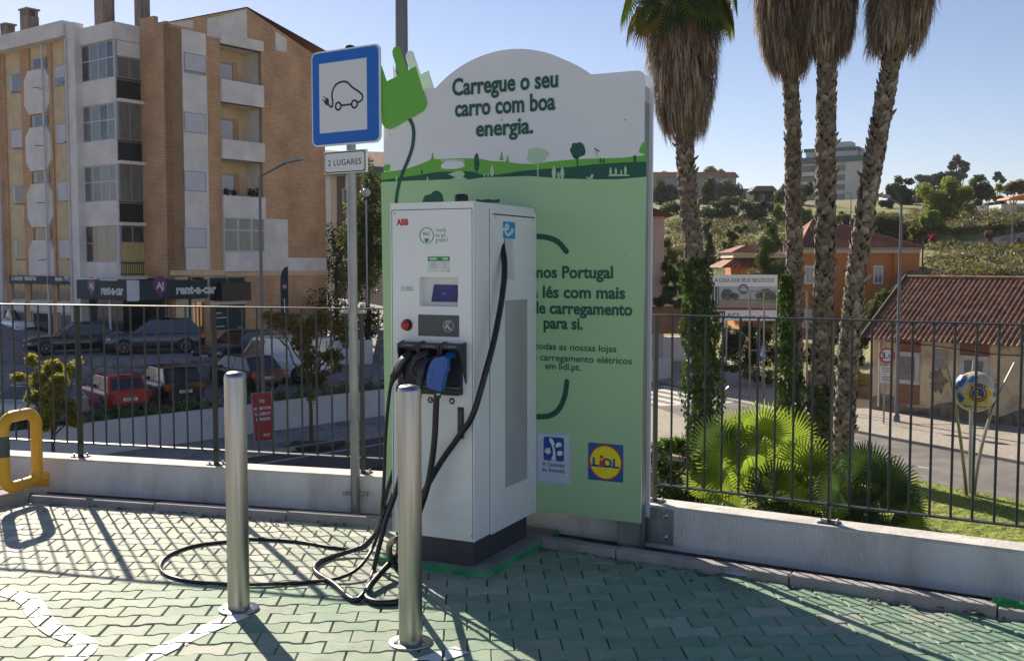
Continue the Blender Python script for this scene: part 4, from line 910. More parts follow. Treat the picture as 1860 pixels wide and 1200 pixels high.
def car(name, label, loc, heading, kind, col, L=4.0, Wd=1.72, Ht=1.45, group='cars parked below the railing', pitch=0., rails=False, metal=.25):
    """heading: degrees left of the view axis; kind: hatch, suv, saloon, van"""
    t = thing(name, label, 'van' if kind == 'van' else 'car', loc, heading+90, group); t.rotation_euler = (0, R(-pitch), R(heading+90))
    m = mat('paint_'+'_'.join(str(int(c*1000)) for c in col), col, .28, metal, var=.03, coat=.7)
    h, w = L/2, Wd/2
    # side profile: hood / belt heights, cabin
    P = dict(hatch=dict(belt=.62, hood=.56, nose=.46, cab=(-.47, .20, -.36, .02), tail=.62, bw=.985),
             suv=dict(belt=.61, hood=.60, nose=.50, cab=(-.48, .23, -.36, .04), tail=.62, bw=.985),
             saloon=dict(belt=.60, hood=.55, nose=.44, cab=(-.38, .20, -.20, .02), tail=.62, bw=.985),
             van=dict(belt=.55, hood=.50, nose=.42, cab=(-.495, .36, -.485, .22), tail=.58, bw=.98))[kind]
    gc = .2 if kind != 'suv' else .24; wr = .31 if kind in ('hatch', 'saloon') else .345
    def prof(x):                      # top of the lower body along the length
        u = x/L
        f0 = P['cab'][1]
        if u > f0: k = (u-f0)/(.5-f0); return Ht*(P['belt']*(1-k)**1.0+P['hood']*k) if k < .72 else Ht*(P['hood']+(P['nose']-P['hood'])*((k-.72)/.28)**1.6)+.0
        if u < P['cab'][0]: return Ht*(P['belt']+(P['tail']-P['belt'])*min(1, (P['cab'][0]-u)/.04))
        return Ht*P['belt']
    N = 28; vs = []; sec = 12
    for i in range(N+1):
        x = -h+L*i/N; e = abs(x)/h; k = max(0, (e-.82)/.18); ww = w*(1-.16*k**2.2); zt = prof(x)
        zb = gc+.10*k**2
        if i in (0, N): ww *= .96; zt -= .03
        for y, z in ((.72, zb), (.95, zb+.06), (1, zb+.18), (1, zt*.62), (.985, zt-.10), (.93, zt-.02), (.55, zt+.012)): vs.append((x, ww*y, z))
        for y, z in ((.55, zt+.012), (.93, zt-.02), (.985, zt-.10), (1, zt*.62), (1, zb+.18), (.95, zb+.06), (.72, zb)): vs.append((x, -ww*y, z))
    s = 14; fs = [(i*s+k, i*s+(k+1) % s, (i+1)*s+(k+1) % s, (i+1)*s+k) for i in range(N) for k in range(s)]
    mb = MB(); mb.add(vs, fs, 0, True); mb.add(vs[:s], [tuple(range(s))]); mb.add(vs[-s:], [tuple(range(s))[::-1]])
    body = mb.build('body', m, t)
    # cabin
    b0, b1, r0, r1 = [v*L for v in P['cab']]; zb, zt = Ht*P['belt']-.02, Ht
    wb, wt = w*.955, w*(.80 if kind != 'van' else .90)
    B = [(b0, wb*.94, zb), (b1, wb*.9, zb), (b1, -wb*.9, zb), (b0, -wb*.94, zb)]; T = [(r0, wt*.93, zt-.05), (r1, wt*.93, zt-.04), (r1, -wt*.93, zt-.04), (r0, -wt*.93, zt-.05)]
    mid = (b0+b1)/2
    cb = MB(); cb.add(B+T, [(0,1,5,4), (1,2,6,5), (2,3,7,6), (3,0,4,7)])
    nx = 6; vs = []
    for i in range(nx+1):
        x = r0+(r1-r0)*i/nx; arch = .045*(1-(2*i/nx-1)**2)
        for j in range(7): y = (1-2*j/6); vs.append((x+(.05 if i == 0 else 0)*(y*y-1)+(.06 if i == nx else 0)*(1-y*y), y*wt*.93, zt-.05+arch+.035*(1-y*y)+.01*i/nx))
    cb.add(vs, [(i*7+j, i*7+j+1, (i+1)*7+j+1, (i+1)*7+j) for i in range(nx) for j in range(6)], 0, True)
    cb.build('cabin', m, t, .02)
    def pane(q, e=.012, ins=.09, ins2=.10):
        q = [Vector(p) for p in q]; n = (q[1]-q[0]).cross(q[3]-q[0]).normalized()
        f = lambda u, v: q[0].lerp(q[1], u).lerp(q[3].lerp(q[2], u), v)
        a = [f(ins, ins2), f(1-ins, ins2), f(1-ins, 1-ins2), f(ins, 1-ins2)]
        return [p+n*e for p in a]+[p-n*.01 for p in a], [(0,1,2,3), (0,4,5,1), (1,5,6,2), (2,6,7,3), (3,7,4,0)]
    def glass(nm, q, *a): v, f = pane(q, *a); MB().add(v, f).build(nm, m_cglass, t)
    glass('windscreen', [B[2], B[1], T[1], T[2]], .012, .06, .08)
    if kind != 'van':
        glass('rear_window', [B[0], B[3], T[3], T[0]], .012, .08, .14)
        for sg in (1, -1):
            q = lambda p: (p[0], p[1]*sg, p[2])
            bm, tm = (mid-.1, wb*.92, zb), ((r0+r1)/2-.05, wt*.93, zt-.045)
            f_ = [q(bm), q(B[1]), q(T[1]), q(tm)]; r__ = [q(B[0]), q(bm), q(tm), q(T[0])]
            if sg > 0: f_, r__ = f_[::-1], r__[::-1]
            glass('side_window', f_, .012, .05, .08); glass('side_window', r__, .012, .06, .08)
    else:
        for sg in (1, -1):
            q = lambda p: (p[0], p[1]*sg, p[2]); bm, tm = (b1-1.15, wb*.91, zb), (r1-.75, wt*.93, zt-.045)
            f_ = [q(bm), q(B[1]), q(T[1]), q(tm)]
            glass('side_window', f_[::-1] if sg > 0 else f_, .012, .07, .12)
            MB().bx(-h*.42, b1-1.2, sg*w-.004, sg*w+.004, .55, .575).build('side_moulding', m_trim, t)
        MB().bx(-h-.012, -h+.02, -.008, .008, gc+.25, Ht*.93).build('door_seam', m_trim, t)
    if kind != 'van':                      # door gaps and handles
        for sg in (1, -1):
            sm_ = MB()
            for x in (b1-.18, mid-.12, b0+.62): sm_.bx(x-.006, x+.006, sg*(w+.001)-.003, sg*(w+.001)+.003, gc+.2, Ht*P['belt']-.12)
            sm_.build('door_seam', m_trim, t)
            for x in (mid+.02, b0+.74): MB().bx(x, x+.16, sg*(w+.004)-.012, sg*(w+.004)+.012, Ht*P['belt']-.20, Ht*P['belt']-.17).build('door_handle', m, t)
    # wheels
    wx0, wx1 = -.30*L, .315*L
    arch = MB(); 
    for x in (wx0, wx1):
        for sg in (1, -1):
            M_ = Matrix.Translation((x, sg*(w-.10), wr)) @ Matrix.Rotation(-sg*pi/2, 4, 'X')
            MB().lathe([(wr*1.17, .03), (wr*1.17, .106), (wr*1.05, .107)], seg=24, M=M_).build('wheel_arch', m_trim, body)
            wh = MB().lathe([(wr*.66, -.1), (wr*.96, -.1), (wr, -.06), (wr, .08), (wr*.95, .115), (wr*.66, .118)], seg=24, M=M_).build('wheel', m_tyre, t)
            rb = MB(); rb.lathe([(wr*.66, .085), (wr*.66, .118), (wr*.6, .122), (wr*.56, .095)], seg=24, M=M_)
            for k in range(5):
                a = k*2*pi/5; rb.bx(.02, wr*.62, -.03, .03, .095, .118, 0, M_ @ Matrix.Rotation(a, 4, 'Z'))
            rb.lathe([(.05, .09), (.05, .124), (.02, .126)], seg=10, M=M_); rb.build('rim', m_rim, wh)
    zt = prof(h*.99); zr = prof(-h)
    for sg in (1, -1):
        hl = MB().prism([(h-.42, zt-.0), (h-.08, zt-.055), (h-.015, zt-.13), (h-.06, zt-.16), (h-.36, zt-.09)], sg*(w*.60), sg*(w*.955)); hl.build('headlight', m_head, t, .01)
        z1 = zr-.06 if kind != 'van' else .95
        hh = .24 if kind != 'van' else .4
        MB().bx(-h-.012, -h+.2, min(sg*w*.70, sg*w*.955), max(sg*w*.70, sg*w*.955), z1-hh, z1).build('taillight', m_red_l, t, .012)
        MB().ball((b1-.32, sg*(w+.085), Ht*P['belt']+.10), .085, 10, 8, sc=(.7,1,.75)).build('wing_mirror', m, t)
    gz0 = gc+.14
    MB().bx(h-.06, h+.008, -w*.52, w*.52, gz0+.14, zt-.13).build('grille', m_trim, t, .01)
    MB().bx(h-.10, h+.012, -w*.80, w*.80, gc+.06, gz0+.07).build('front_bumper', m_trim, t, .015)
    MB().bx(-h-.014, -h+.10, -w*.82, w*.82, gc+.06, gc+.20).build('rear_bumper', m_trim, t, .015)
    for x, y in ((h+.016, 0), (-h-.02, 0)):
        pl_ = MB().bx(x-.006, x+.006, -.26, .26, gz0+.03 if x > 0 else gc+.30, gz0+.14 if x > 0 else gc+.41).build('number_plate', m_plate, t)
        mb = MB(); sgx = 1 if x > 0 else -1; zz = (gz0+.03 if x > 0 else gc+.30)
        for k in range(6): mb.bx(x+sgx*.0061-.0006, x+sgx*.0061+.0006, -.17+k*.062, -.135+k*.062, zz+.025, zz+.085)
        mb.build('plate_characters', m_trim, pl_)
    if rails:
        for sg in (1, -1): MB().tube([(r0+.1, sg*wt*.8, zt+.0), (r0+.2, sg*wt*.8, zt+.05), (r1-.2, sg*wt*.8, zt+.06), (r1-.05, sg*wt*.8, zt+.01)], .016, 6).build('roof_rail', m_trim, t)
    return t
# ================================================================== ground left of the board
m_asph = mat('asphalt_dark', (.05,.05,.053), .9, var=.25, scale=.8, bump=.4, bscale=30)
m_cobb = mat('cobbles_grey', (.25,.24,.235), .9, var=.35, scale=6, bump=.5, bscale=22, dirt=(.09,.09,.09), dscale=.8)
ZS = -5.0
WA, WB = Vector((-14.5, 36.)), Vector((-5.65, 45.4)); wdir = (WB-WA).normalized(); wn = Vector((-wdir.y, wdir.x))
def park(x, y):                       # height of the sloping car park
    d = (Vector((x, y))-WA).dot(wn); return -4.12+.095*d
def parkpt(px, py):
    Y = 40.
    for _ in range(12):
        p = D(px, py, Y); z = park(p.x, p.y); g = G(px, py, z); Y = g.y
    return g
mb = MB(); q = [WA-wdir*30+wn*.25, WB+wdir*22+wn*.25, WB+wdir*22+wn*40, WA-wdir*30+wn*40]
mb.add([(p.x, p.y, park(p.x, p.y)) for p in q]+[(p.x, p.y, -6) for p in q], [(0,1,2,3), (0,4,5,1), (1,5,6,2), (2,6,7,3), (3,7,4,0)])
struct(mb.build('car_park', m_cobb), label='sloping grey car park below the railing')
mb = MB(); q = [WA-wdir*30, WB+wdir*3, WB+wdir*3-wn*3.6, WA-wdir*30-wn*3.6]
mb.prism([(p.x, p.y) for p in q], -6, ZS, axis='z'); struct(mb.build('pavement', m_cobb), label='cobbled pavement along the white retaining wall')
mb = MB(); q = [WA-wdir*30-wn*3.6, WB+wdir*3-wn*3.6, WB+wdir*3-wn*8, WA-wdir*30-wn*9]
mb.prism([(p.x, p.y) for p in q], -6, ZS-.12, axis='z'); struct(mb.build('street', m_asph), label='dark asphalt street at the foot of the parapet')
mb = MB(); a_, b_ = WA-wdir*30-wn*3.62, WB+wdir*25-wn*3.62
for s in range(0, 44, 2):
    p = a_+wdir*s; q = a_+wdir*(s+1.97); mb.prism([(t.x, t.y) for t in (p, q, q-wn*.16, p-wn*.16)], -5.3, ZS+.012, axis='z')
struct(mb.build('kerb', m_kerb), label='kerb of the cobbled pavement')
mb = MB(); p, q = a_+wdir*32-wn*1.3, a_+wdir*45-wn*1.3; mb.add([(*p, ZS-.115), (*q, ZS-.115), (*(q-wn*.14), ZS-.115), (*(p-wn*.14), ZS-.115)], [(0,1,2,3)])
struct(mb.build('painted_marking', mat('road_paint_street', (.5,.5,.48), .7, var=.2, scale=9)), label='white edge line on the street')
m_wwall = mat('white_wall', (.58,.575,.58), .85, var=.06, scale=1.2, bump=.2, dirt=(.42,.42,.42), dscale=.9, dlo=.55, dhi=.8)
mb = MB(); p, q = WA-wdir*30, WB+wdir*22
nseg = 26
for k in range(nseg):
    a, b = p.lerp(q, k/nseg), p.lerp(q, (k+1)/nseg); mb.prism([(t.x, t.y) for t in (a, b, b+wn*.25, a+wn*.25)], -5.6, -3.86, axis='z')
tag(mb.build('retaining_wall', m_wwall), 'long white retaining wall below the car park on the left', 'wall')
# planting along the top of the wall
mb = MB(); r_ = random.Random(11); cl = []
for k in range(120):
    s = k*.32-12; p = WA+wdir*s+wn*(.75+r_.uniform(-.3, .3)); cl.append(((p.x, p.y, park(p.x, p.y)+.12), (.33, .33, r_.uniform(.35, .6))))
leaves(mb, cl, 12000, .085, 12)
struct(mb.build('ground_cover', leaf_mat('ground_cover_green', (.10,.15,.04), .3)), 'stuff', 'low green ground cover along the top of the white wall')['category'] = 'ground cover'
# terrace in front of the shop
tp = [G(x, y, -2.55) for x, y in ((-160,628),(20,640),(110,652),(205,664),(262,664),(330,659),(410,652),(432,640))]
m_stone = mat('rough_stone', (.22,.205,.195), .95, var=.4, scale=3.5, bump=.9, bscale=9, dirt=(.32,.31,.3), dscale=2.5)
back = [Vector((-8, 66, 0)), Vector((-50, 80, 0))]
mb = MB(); mb.prism([(p.x, p.y) for p in tp]+[(p.x, p.y) for p in back], -4.6, -2.72, axis='z')
tp2 = [Vector((p.x*1.012, p.y*1.012+.25, 0)) for p in tp]; mb.prism([(p.x, p.y) for p in tp2]+[(p.x, p.y) for p in back], -2.72, -2.55, axis='z')
struct(mb.build('terrace', m_stone, bevel=.03), label='raised stone terrace in front of the shop')
# ================================================================== apartment building with the shop
OB = D(305, 600, 52.); a_ = R(-36.5); OB = Vector((OB.x+.35*cos(a_), OB.y+.35*sin(a_), 0)); RZB = -36.5
def bl(x, y, dy=-1.4):                # pixel -> (x,z) on the left front, plane local y = dy
    return PL(x, y, (OB.x-sin(a_)*dy, OB.y+cos(a_)*dy), RZB)
def br(x, y, dx=0.):                  # pixel -> (y,z) on the right front, plane local x = dx
    return PL(x, y, (OB.x+cos(a_)*dx, OB.y+sin(a_)*dx), RZB+90)
m_brick = tile_mat('orange_tile', (.72,.42,.22), (.63,.36,.185), (.36,.25,.175), .30, .125, .014, bump=.2)
m_conc = mat('pale_concrete', (.78,.73,.69), .9, var=.08, scale=1.2, bump=.25, bscale=20, dirt=(.60,.56,.53), dscale=.7, dlo=.5, dhi=.78)
m_ochre = mat('ochre_render', (.68,.53,.33), .9, var=.1, scale=1.5)
m_shut = mat('roller_shutter', (.62,.63,.68), .55, var=.05, scale=2)
m_wfr = mat('window_frame_white', (.55,.56,.58), .45, var=.04); m_gfr = mat('window_frame_grey', (.30,.31,.33), .4, .4, var=.06)
m_wgl = mat('window_glass', (.05,.06,.07), .12, 0, var=.6, scale=1.1, spec=.9)
m_curt = mat('curtained_glass', (.15,.165,.165), .15, 0, var=.25, scale=2.2, spec=.9, stretch=(3,3,.4))
m_drk = mat('dark_opening', (.012,.012,.014), .6)
ab = thing('apartment_building', 'five storey brick tiled apartment building with a car rental shop on its ground floor', 'building', (OB.x, OB.y, 0), RZB)
YM = Matrix.Rotation(pi/2, 4, 'Z')    # plane facing +x: pattern x -> local y, pattern y -> -local x
def build(mb, nm, m, par=ab, bev=0): return mb.build(nm, m, par, bev)
BASE = -3.4
# right front: gable wall with openings
rows = [12.05, 9.06, 6.07, 3.08]
ry0, ry1 = br(331, 150)[0], br(375, 150)[0]; by0, by1 = br(400, 150)[0], br(475, 150)[0]
gend = br(592, 400)[0]; ap = br(448, 15)
bal_top = [br(440, 151)[1], br(440, 257)[1], br(440, 357)[1]]; bal_bot = [br(440, 191)[1], br(440, 292)[1], br(440, 394)[1]]
recess = [(by0, by1, bal_top[0]-.02, br(440, 88)[1]), (by0, by1, bal_top[1]-.02, bal_bot[0]), (by0, by1, bal_top[2]-.02, bal_bot[1])]
w4 = (br(402,394)[0], br(476,394)[0], br(404,457)[1], br(404,394)[1])
shopz0, shopz1 = -2.15, .62
sh_a = (-.0+.25, br(371,520)[0], BASE+.3, .95); sh_b = (br(381,520)[0], br(446,520)[0], br(415,600)[1], .95)
wall = MB(); holes = [*recess, sh_a, sh_b]
holed(wall, 0, gend, BASE, 13.1, holes, 0, .25, 0, YM)
top = [(0, 13.1), (gend, 13.1), (gend, br(590, 112)[1]), (ap[0], ap[1]), (br(305, 42)[0], 13.35), (0, 13.3)]
wall.prism(top, .0, .25, 0, YM)
build(wall, 'gable_wall', m_brick)
mb = MB()
mb.bx(ry0, ry1, -.03, .0, br(350,490)[1], br(350,57)[1], 0, YM)                                   # pale strip with shutters
for poly in ([(br(376,60)[0],13.12),(ap[0]-.02,13.12),(ap[0]-.02,ap[1]-.07),(br(376,40)[0],br(376,33)[1]-.05)],
             [(br(500,60)[0],13.12-.0),(br(520,60)[0],13.12),(br(520,70)[0],br(520,68)[1]-.1),(br(500,60)[0],br(500,54)[1]-.1)],
             [(br(306,50)[0],13.31),(br(350,50)[0],13.31),(br(350,45)[0],br(350,35)[1]-.06),(br(306,42)[0],13.36)]):
    mb.prism(poly, -.025, 0, 0, YM)
mb.bx(br(478,470)[0], br(523,470)[0], -.03, 0, br(500,492)[1], br(500,398)[1], 0, YM).bx(br(523,470)[0]+.001, gend, -.028, 0, br(550,492)[1], br(550,468)[1], 0, YM)
build(mb, 'pale_panels', m_conc)
build(MB().bx(-.06, by0+.1, -.07, 0, br(330,500)[1], br(330,491)[1], 0, YM), 'cream_band', m_ochre)
build(MB().bx(by0+.1, gend, -.05, 0, br(500,500)[1], br(500,493)[1], 0, YM), 'cream_band', m_ochre)
for k, zt in enumerate((98, 205, 311, 414)):
    z1, z0 = br(350, zt)[1], br(350, zt+36.5)[1]; x0, x1 = br(333, zt)[0], br(373, zt)[0]
    f = build(MB().bx(x0, x1, -.045, -.03, z0, z1, 0, YM), 'window', m_gfr)
    mb = MB(); n = 16
    for j in range(n): a, b = z0+.04+(z1-z0-.08)*j/n, z0+.04+(z1-z0-.08)*(j+.92)/n; mb.bx(x0+.05, x1-.05, -.058, -.045, a if (k or j > 1) else b, b, 0, YM)
    mb.build('roller_shutter', m_shut, f)
# balconies on the right front
for k in range(3):
    y0, y1, z0, z1 = recess[k]; d = 1.25
    mb = MB(); mb.add([(-d,y0,z0-1),(-d,y1,z0-1),(-d,y1,z1),(-d,y0,z1)], [(0,1,2,3)]); build(mb, 'balcony_back_wall', m_ochre)
    mb = MB(); mb.add([(-d,y1,z0-1),(0,y1,z0-1),(0,y1,z1),(-d,y1,z1)], [(0,1,2,3)]).add([(-d,y0,z0-1),(0,y0,z0-1),(0,y0,z1),(-d,y0,z1)], [(0,3,2,1)]).add([(-d,y0,z1),(0,y0,z1),(0,y1,z1),(-d,y1,z1)], [(0,1,2,3)]); build(mb, 'balcony_side_wall', m_conc)
    bal = build(MB().bx(y0-.03, y1+.03, -.18, .0, bal_bot[k], bal_top[k], 0, YM), 'balcony_parapet', m_conc, bev=.015)
    dz0 = z0-.9; f = build(MB().bx(y0+.1, y0+1.75, -.0+d-.05, d-.002, dz0, z1-.62, 0, Matrix.Rotation(pi/2, 4, 'Z')), 'balcony_door', m_gfr)
    mb = MB()
    for j in range(22): a = dz0+.1+(z1-.72-dz0-.1)*j/22; mb.bx(y0+.16, y0+1.69, d-.07, d-.05, a, a+(z1-.72-dz0-.1)/22*.9, 0, YM)
    mb.build('roller_shutter', m_shut, f)
    build(MB().bx(y0+1.78, y0+2.1, d-.04, d-.002, dz0, z1-.55, 0, YM), 'tile_strip', m_brick)
mb = MB().bx(by0-.03, by1+.03, -.2, .0, br(440,88)[1]-.0, br(440,76)[1]+.2, 0, YM); build(mb, 'balcony_roof_slab', m_conc, bev=.015)
for y_, s_ in ((.35, 1), (.8, .8), (1.95, 1.1), (2.35, 1.3)):     # potted plants on the third balcony
    mb = MB(); leaves(mb, [((-.1, by0+y_, bal_top[2]+.2*s_), (.16*s_, .2*s_, .22*s_))], 160, .06, int(y_*100)); build(mb, 'balcony_plant', leaf_mat('pot_plant', (.04,.07,.02)))
f = build(MB().bx(w4[0], w4[1], -.2, 0, w4[2], w4[3], 0, YM), 'window', m_wfr, bev=.01)
xs = [w4[0]+(w4[1]-w4[0])*t for t in (0, 1/3, 2/3, 1)]; zm = w4[2]+(w4[3]-w4[2])*.63
for i in range(3):
    for z0, z1 in ((w4[2]+.06, zm-.04), (zm+.04, w4[3]-.06)): MB().bx(xs[i]+.06, xs[i+1]-.06, -.206, -.2, z0, z1, 0, YM).build('pane', m_curt, f)
build(MB().bx(by0-.03, by1+.03, -.18, 0, br(404,493)[1], w4[2], 0, YM), 'balcony_parapet', m_conc, bev=.015)
build(MB().bx(by0-.03, by1+.03, -.18, 0, w4[3], bal_bot[2]+.0, 0, YM), 'window_lintel', m_conc)
# left front of the wing
xL = -26.  # wing carried on unseen past the left edge to cast its shade
mb = MB(); x_b0, x_b1 = bl(151.7, 300)[0], bl(213, 300)[0]
mb.bx(x_b1+.001, 0, .0, .25, BASE, 13.42); mb.bx(x_b1+.05, -1.0, .02, .27, 13.42, 13.8)
build(mb, 'corner_wall', m_brick)
pr0, pr1 = bl(135, 200)[0], x_b0; bk0 = bl(119, 200)[0]
build(MB().bx(xL, x_b1-.02, -1.2, 0, BASE, 13.3).bx(x_b1, 0, .25, 1, BASE, 13.2), 'wing_core', m_ochre)
build(MB().bx(bk0, pr0, -1.42, -1.2, BASE, bl(127,50)[1]), 'tile_strip', m_brick)
build(MB().bx(pr0, pr1, -1.75, -1.2, BASE, bl(143,43)[1]), 'concrete_pier', m_conc, bev=.02)
parz = (bl(57, 103)[1], bl(57, 75)[1])
build(MB().bx(xL, bl(113,70,-1.9)[0], -1.9, -1.2, 13.12, 13.92), 'roof_parapet', m_conc, bev=.02)
for x0p, x1p in ((0, 9), (38, 54), (88, 94)):
    x0, x1 = bl(x0p if x0p else -40, 300)[0], bl(x1p, 300)[0]
    build(MB().bx(x0, x1, -1.3, -1.2, .6, 13.12), 'tile_strip', m_brick)
# octagonal panels, stair windows and flat windows
ws = []
for k, dz in enumerate((0, -3., -6., -9.)):
    c0, c1 = bl(43, 130)[0], bl(88, 124)[0]; z1, z0 = bl(65, 127)[1]+dz, bl(65, 207)[1]+dz; ch_ = .42
    z0 = max(z0, .95)
    build(MB().prism([(c0+ch_, z0), (c1-ch_, z0), (c1, z0+ch_*1.2), (c1, z1-ch_*1.2), (c1-ch_, z1), (c0+ch_, z1), (c0, z1-ch_*1.2), (c0, z0+ch_*1.2)] if k < 3 else [(c0, z0), (c1, z0), (c1, z1-ch_*1.2), (c1-ch_, z1), (c0+ch_, z1), (c0, z1-ch_*1.2)], -1.42, -1.2), 'octagon_panel', m_conc)
    w0, w1 = bl(52, 110)[0], bl(79, 110)[0]; a, b = z1+.06, z1+.62
    f = build(MB().bx(w0, w1, -1.28, -1.2, a, b), 'window', m_gfr); MB().bx(w0+.28, w1-.06, -1.286, -1.28, a+.05, b-.05).build('pane', m_wgl, f)
    for x0p, x1p, zz, kind in ((13, 35, 131, k), (95, 118.5, 115, k)):
        x0, x1 = bl(x0p, 150)[0], bl(x1p, 150)[0]; b = bl(x1p, zz)[1]+dz; a = b-1.03
        f = build(MB().bx(x0, x1, -1.27, -1.2, a, b), 'window', m_gfr)
        if x0p == 95 or k == 1:
            mb = MB(); n = 14; lo = .33 if (x0p == 95 and k == 0) else 0
            for j in range(n): q0 = a+.05+(1-lo)*0+ (1.03*lo) + (.93-1.03*lo)*j/n; mb.bx(x0+.07, x1-.07, -1.29, -1.27, q0, q0+(.93-1.03*lo)/n*.9)
            mb.build('roller_shutter', m_shut, f)
            if lo: MB().bx(x0+.3, x1-.07, -1.276, -1.27, a+.05, a+.33).build('pane', m_curt, f)
        else:
            MB().bx(x0+.07, x0+.30, -1.285, -1.27, a+.05, b-.05).build('frame', m_wfr, f); MB().bx(x0+.32, x1-.07, -1.276, -1.27, a+.05, b-.05).build('pane', m_curt if k == 0 else m_wgl, f)
    for xp in (35, 75, 128):          # clothes line brackets
        x = bl(xp, 150)[0]; mb = MB(); mb.tube([(x, -1.3, b-1.05), (x+.25, -2.0, b-1.1)], .02, 5); build(mb, 'clothes_line_bracket', m_trim)
for xp, rr in ((86.5, .06), (138, .05), (2, .12)):
    x = bl(xp, 300)[0]; build(MB().tube([(x, -1.55 if xp != 138 else -1.82, BASE), (x, -1.55 if xp != 138 else -1.82, 13.0)], rr, 8), 'downpipe', m_shut)
# corner balconies of the wing (glazed), four floors
fz = [bl(182, 49)[1], ]
for k in range(4):
    dz = -3.02*k; zt1 = bl(200, 73)[1]+dz; zb1 = bl(200, 140)[1]+dz-.03; zpb = zt1-3.02
    x0, x1 = x_b0, x_b1
    build(MB().bx(x0, x1-.02, -1.42, -1.2, (zpb if k < 3 else zpb+.35), zb1), 'balcony_parapet', m_conc, bev=.012)
    n = 4 if k < 3 else 3; mt = .42 if k < 3 else .5
    f = build(MB().bx(x0, x1-.05, -1.36, -1.3, zb1, zt1), 'window', m_wfr if k < 3 else m_gfr)
    zc = zb1+(zt1-zb1)*(.55 if k < 3 else .52)
    for i in range(n):
        q0, q1 = x0+.04+(x1-.09-x0)*i/n, x0+.0+(x1-.09-x0)*(i+1)/n
        for a, b in ((zb1+.05, zc-.03), (zc+.03, zt1-.05)): MB().bx(q0+.02, q1-.02, -1.366, -1.36, a, b).build('pane', m_curt if (i+k) % 3 else m_wgl, f)
    build(MB().bx(x1-.09, x1+.0, -1.43, -1.33, zb1, zt1), 'corner_post', m_wfr)
    # return side
    y0, y1 = -1.33, -.0
    f = build(MB().bx(y0, y1, -x1-.04, -x1-.0, zb1+.0, zt1, 0, YM), 'window', m_gfr)
    if k == 0: MB().bx(y0+.03, y1-.03, -x1-.048, -x1-.04, zt1-.75, zt1-.03, 0, YM).build('panel', m_conc, f); za = zt1-.85
    else: za = zt1-.05
    for i in range(2):
        q0, q1 = y0+.04+(y1-y0-.04)*i/2, y0+(y1-y0-.04)*(i+1)/2
        if k == 3: MB().bx(q0, q1+.02, -x1-.046, -x1-.04, zb1+.05, zb1+.95, 0, YM).build('pane', mat('yellow_panel', (.50,.42,.17), .6), f); MB().bx(q0+.02, q1-.02, -x1-.046, -x1-.04, zb1+1.0, za, 0, YM).build('pane', m_wgl, f)
        else: MB().bx(q0+.02, q1-.02, -x1-.046, -x1-.04, zb1+.05, za, 0, YM).build('pane', m_curt, f)
    sl = build(MB().bx(y0-.05, y1, -x1-.3, -x1+.08, (zpb if k < 3 else zpb+.35)-.0, (zpb if k < 3 else zpb+.35)+.16, 0, YM), 'balcony_slab', m_conc)
    zr0, zr1 = (zpb if k < 3 else zpb+.35)+.16, zb1-.02; mb = MB(); mb.bx(y0-.02, y1, -x1-.03, -x1+.03, zr1-.05, zr1, 0, YM).bx(y0-.02, y1, -x1-.02, -x1+.02, zr0+.08, zr0+.12, 0, YM)
    for i in range(11): yy = y0+(y1-y0)*(i+.3)/11; mb.bx(yy, yy+.03, -x1-.015, -x1+.015, zr0, zr1-.05, 0, YM)
    build(mb, 'balcony_railing', m_trim)
    build(MB().bx(y0, y1, -x1+.001, -x1+.019, zr0, zr1-.1, 0, YM), 'balcony_inner_wall', m_drk if k < 3 else mat('yellow_panel', (.50,.42,.17), .6))
zt1 = bl(200, 73)[1]
build(MB().bx(x_b0, x_b1+.05, -1.5, -.0, zt1, bl(208, 37)[1]-.05), 'roof_parapet', m_conc, bev=.015)
# roof
mb = MB(); e = 13.35
mb.add([(.05,.0,e),(.05,ap[0],ap[1]+.06),(.05,gend+3,e-.4),(xL,.0,e),(xL,ap[0],ap[1]+.06),(xL,gend+3,e-.4)], [(0,3,4,1),(1,4,5,2)])
RF_ = build(mb, 'roof', mat('roof_tile_red', (.26,.11,.07), .85, var=.2))
build(MB().bx(xL, -1.5, .3, gend, BASE, 13.1), 'core', m_ochre)
m_chim = mat('chimney_concrete', (.22,.195,.175), .95, var=.2, scale=2.5, dirt=(.12,.10,.09), dscale=2, stretch=(2,2,.5))
def chim(px0, px1, ytop, dy, capped=True):
    x0, z1 = bl(px0, ytop, dy); x1 = bl(px1, ytop, dy)[0]; w_ = (x1-x0)*.62
    mb = MB(); mb.bx(x0, x0+w_, dy, dy+w_*.9, 12.8, z1-(.45 if capped else 0))
    if capped:
        for i in (0, .38, .76):
            for j in (0, .76): mb.bx(x0+w_*i, x0+w_*(i+.2), dy+w_*.9*j, dy+w_*.9*(j+.2), z1-.45, z1-.1)
        mb.bx(x0-.06, x0+w_+.06, dy-.06, dy+w_*.9+.06, z1-.1, z1)
    mb.build('chimney', m_chim, RF_)
chim(35.5, 57, 17, 1.5); chim(170, 195, -22, 1.2); chim(243, 263, -24, 1.5); chim(0, 17, 44, 1.2)
mb = MB(); x, z = bl(206, 36, .2); mb.tube([(x, .2, 13.2), (x, .2, z+1.9)], .025, 6)
for k in range(5): mb.tube([(x-.1+k*.17, .2, z+.85+.06*k), (x-.1+k*.17, .2, z+1.2+.06*k)], .012, 4)
mb.tube([(x-.1, .2, z+1.05), (x+.75, .2, z+1.3)], .015, 4).tube([(x-.5, .2, z+1.8), (x+.6, .2, z+1.85)], .015, 4); build(mb, 'antenna', m_trim)
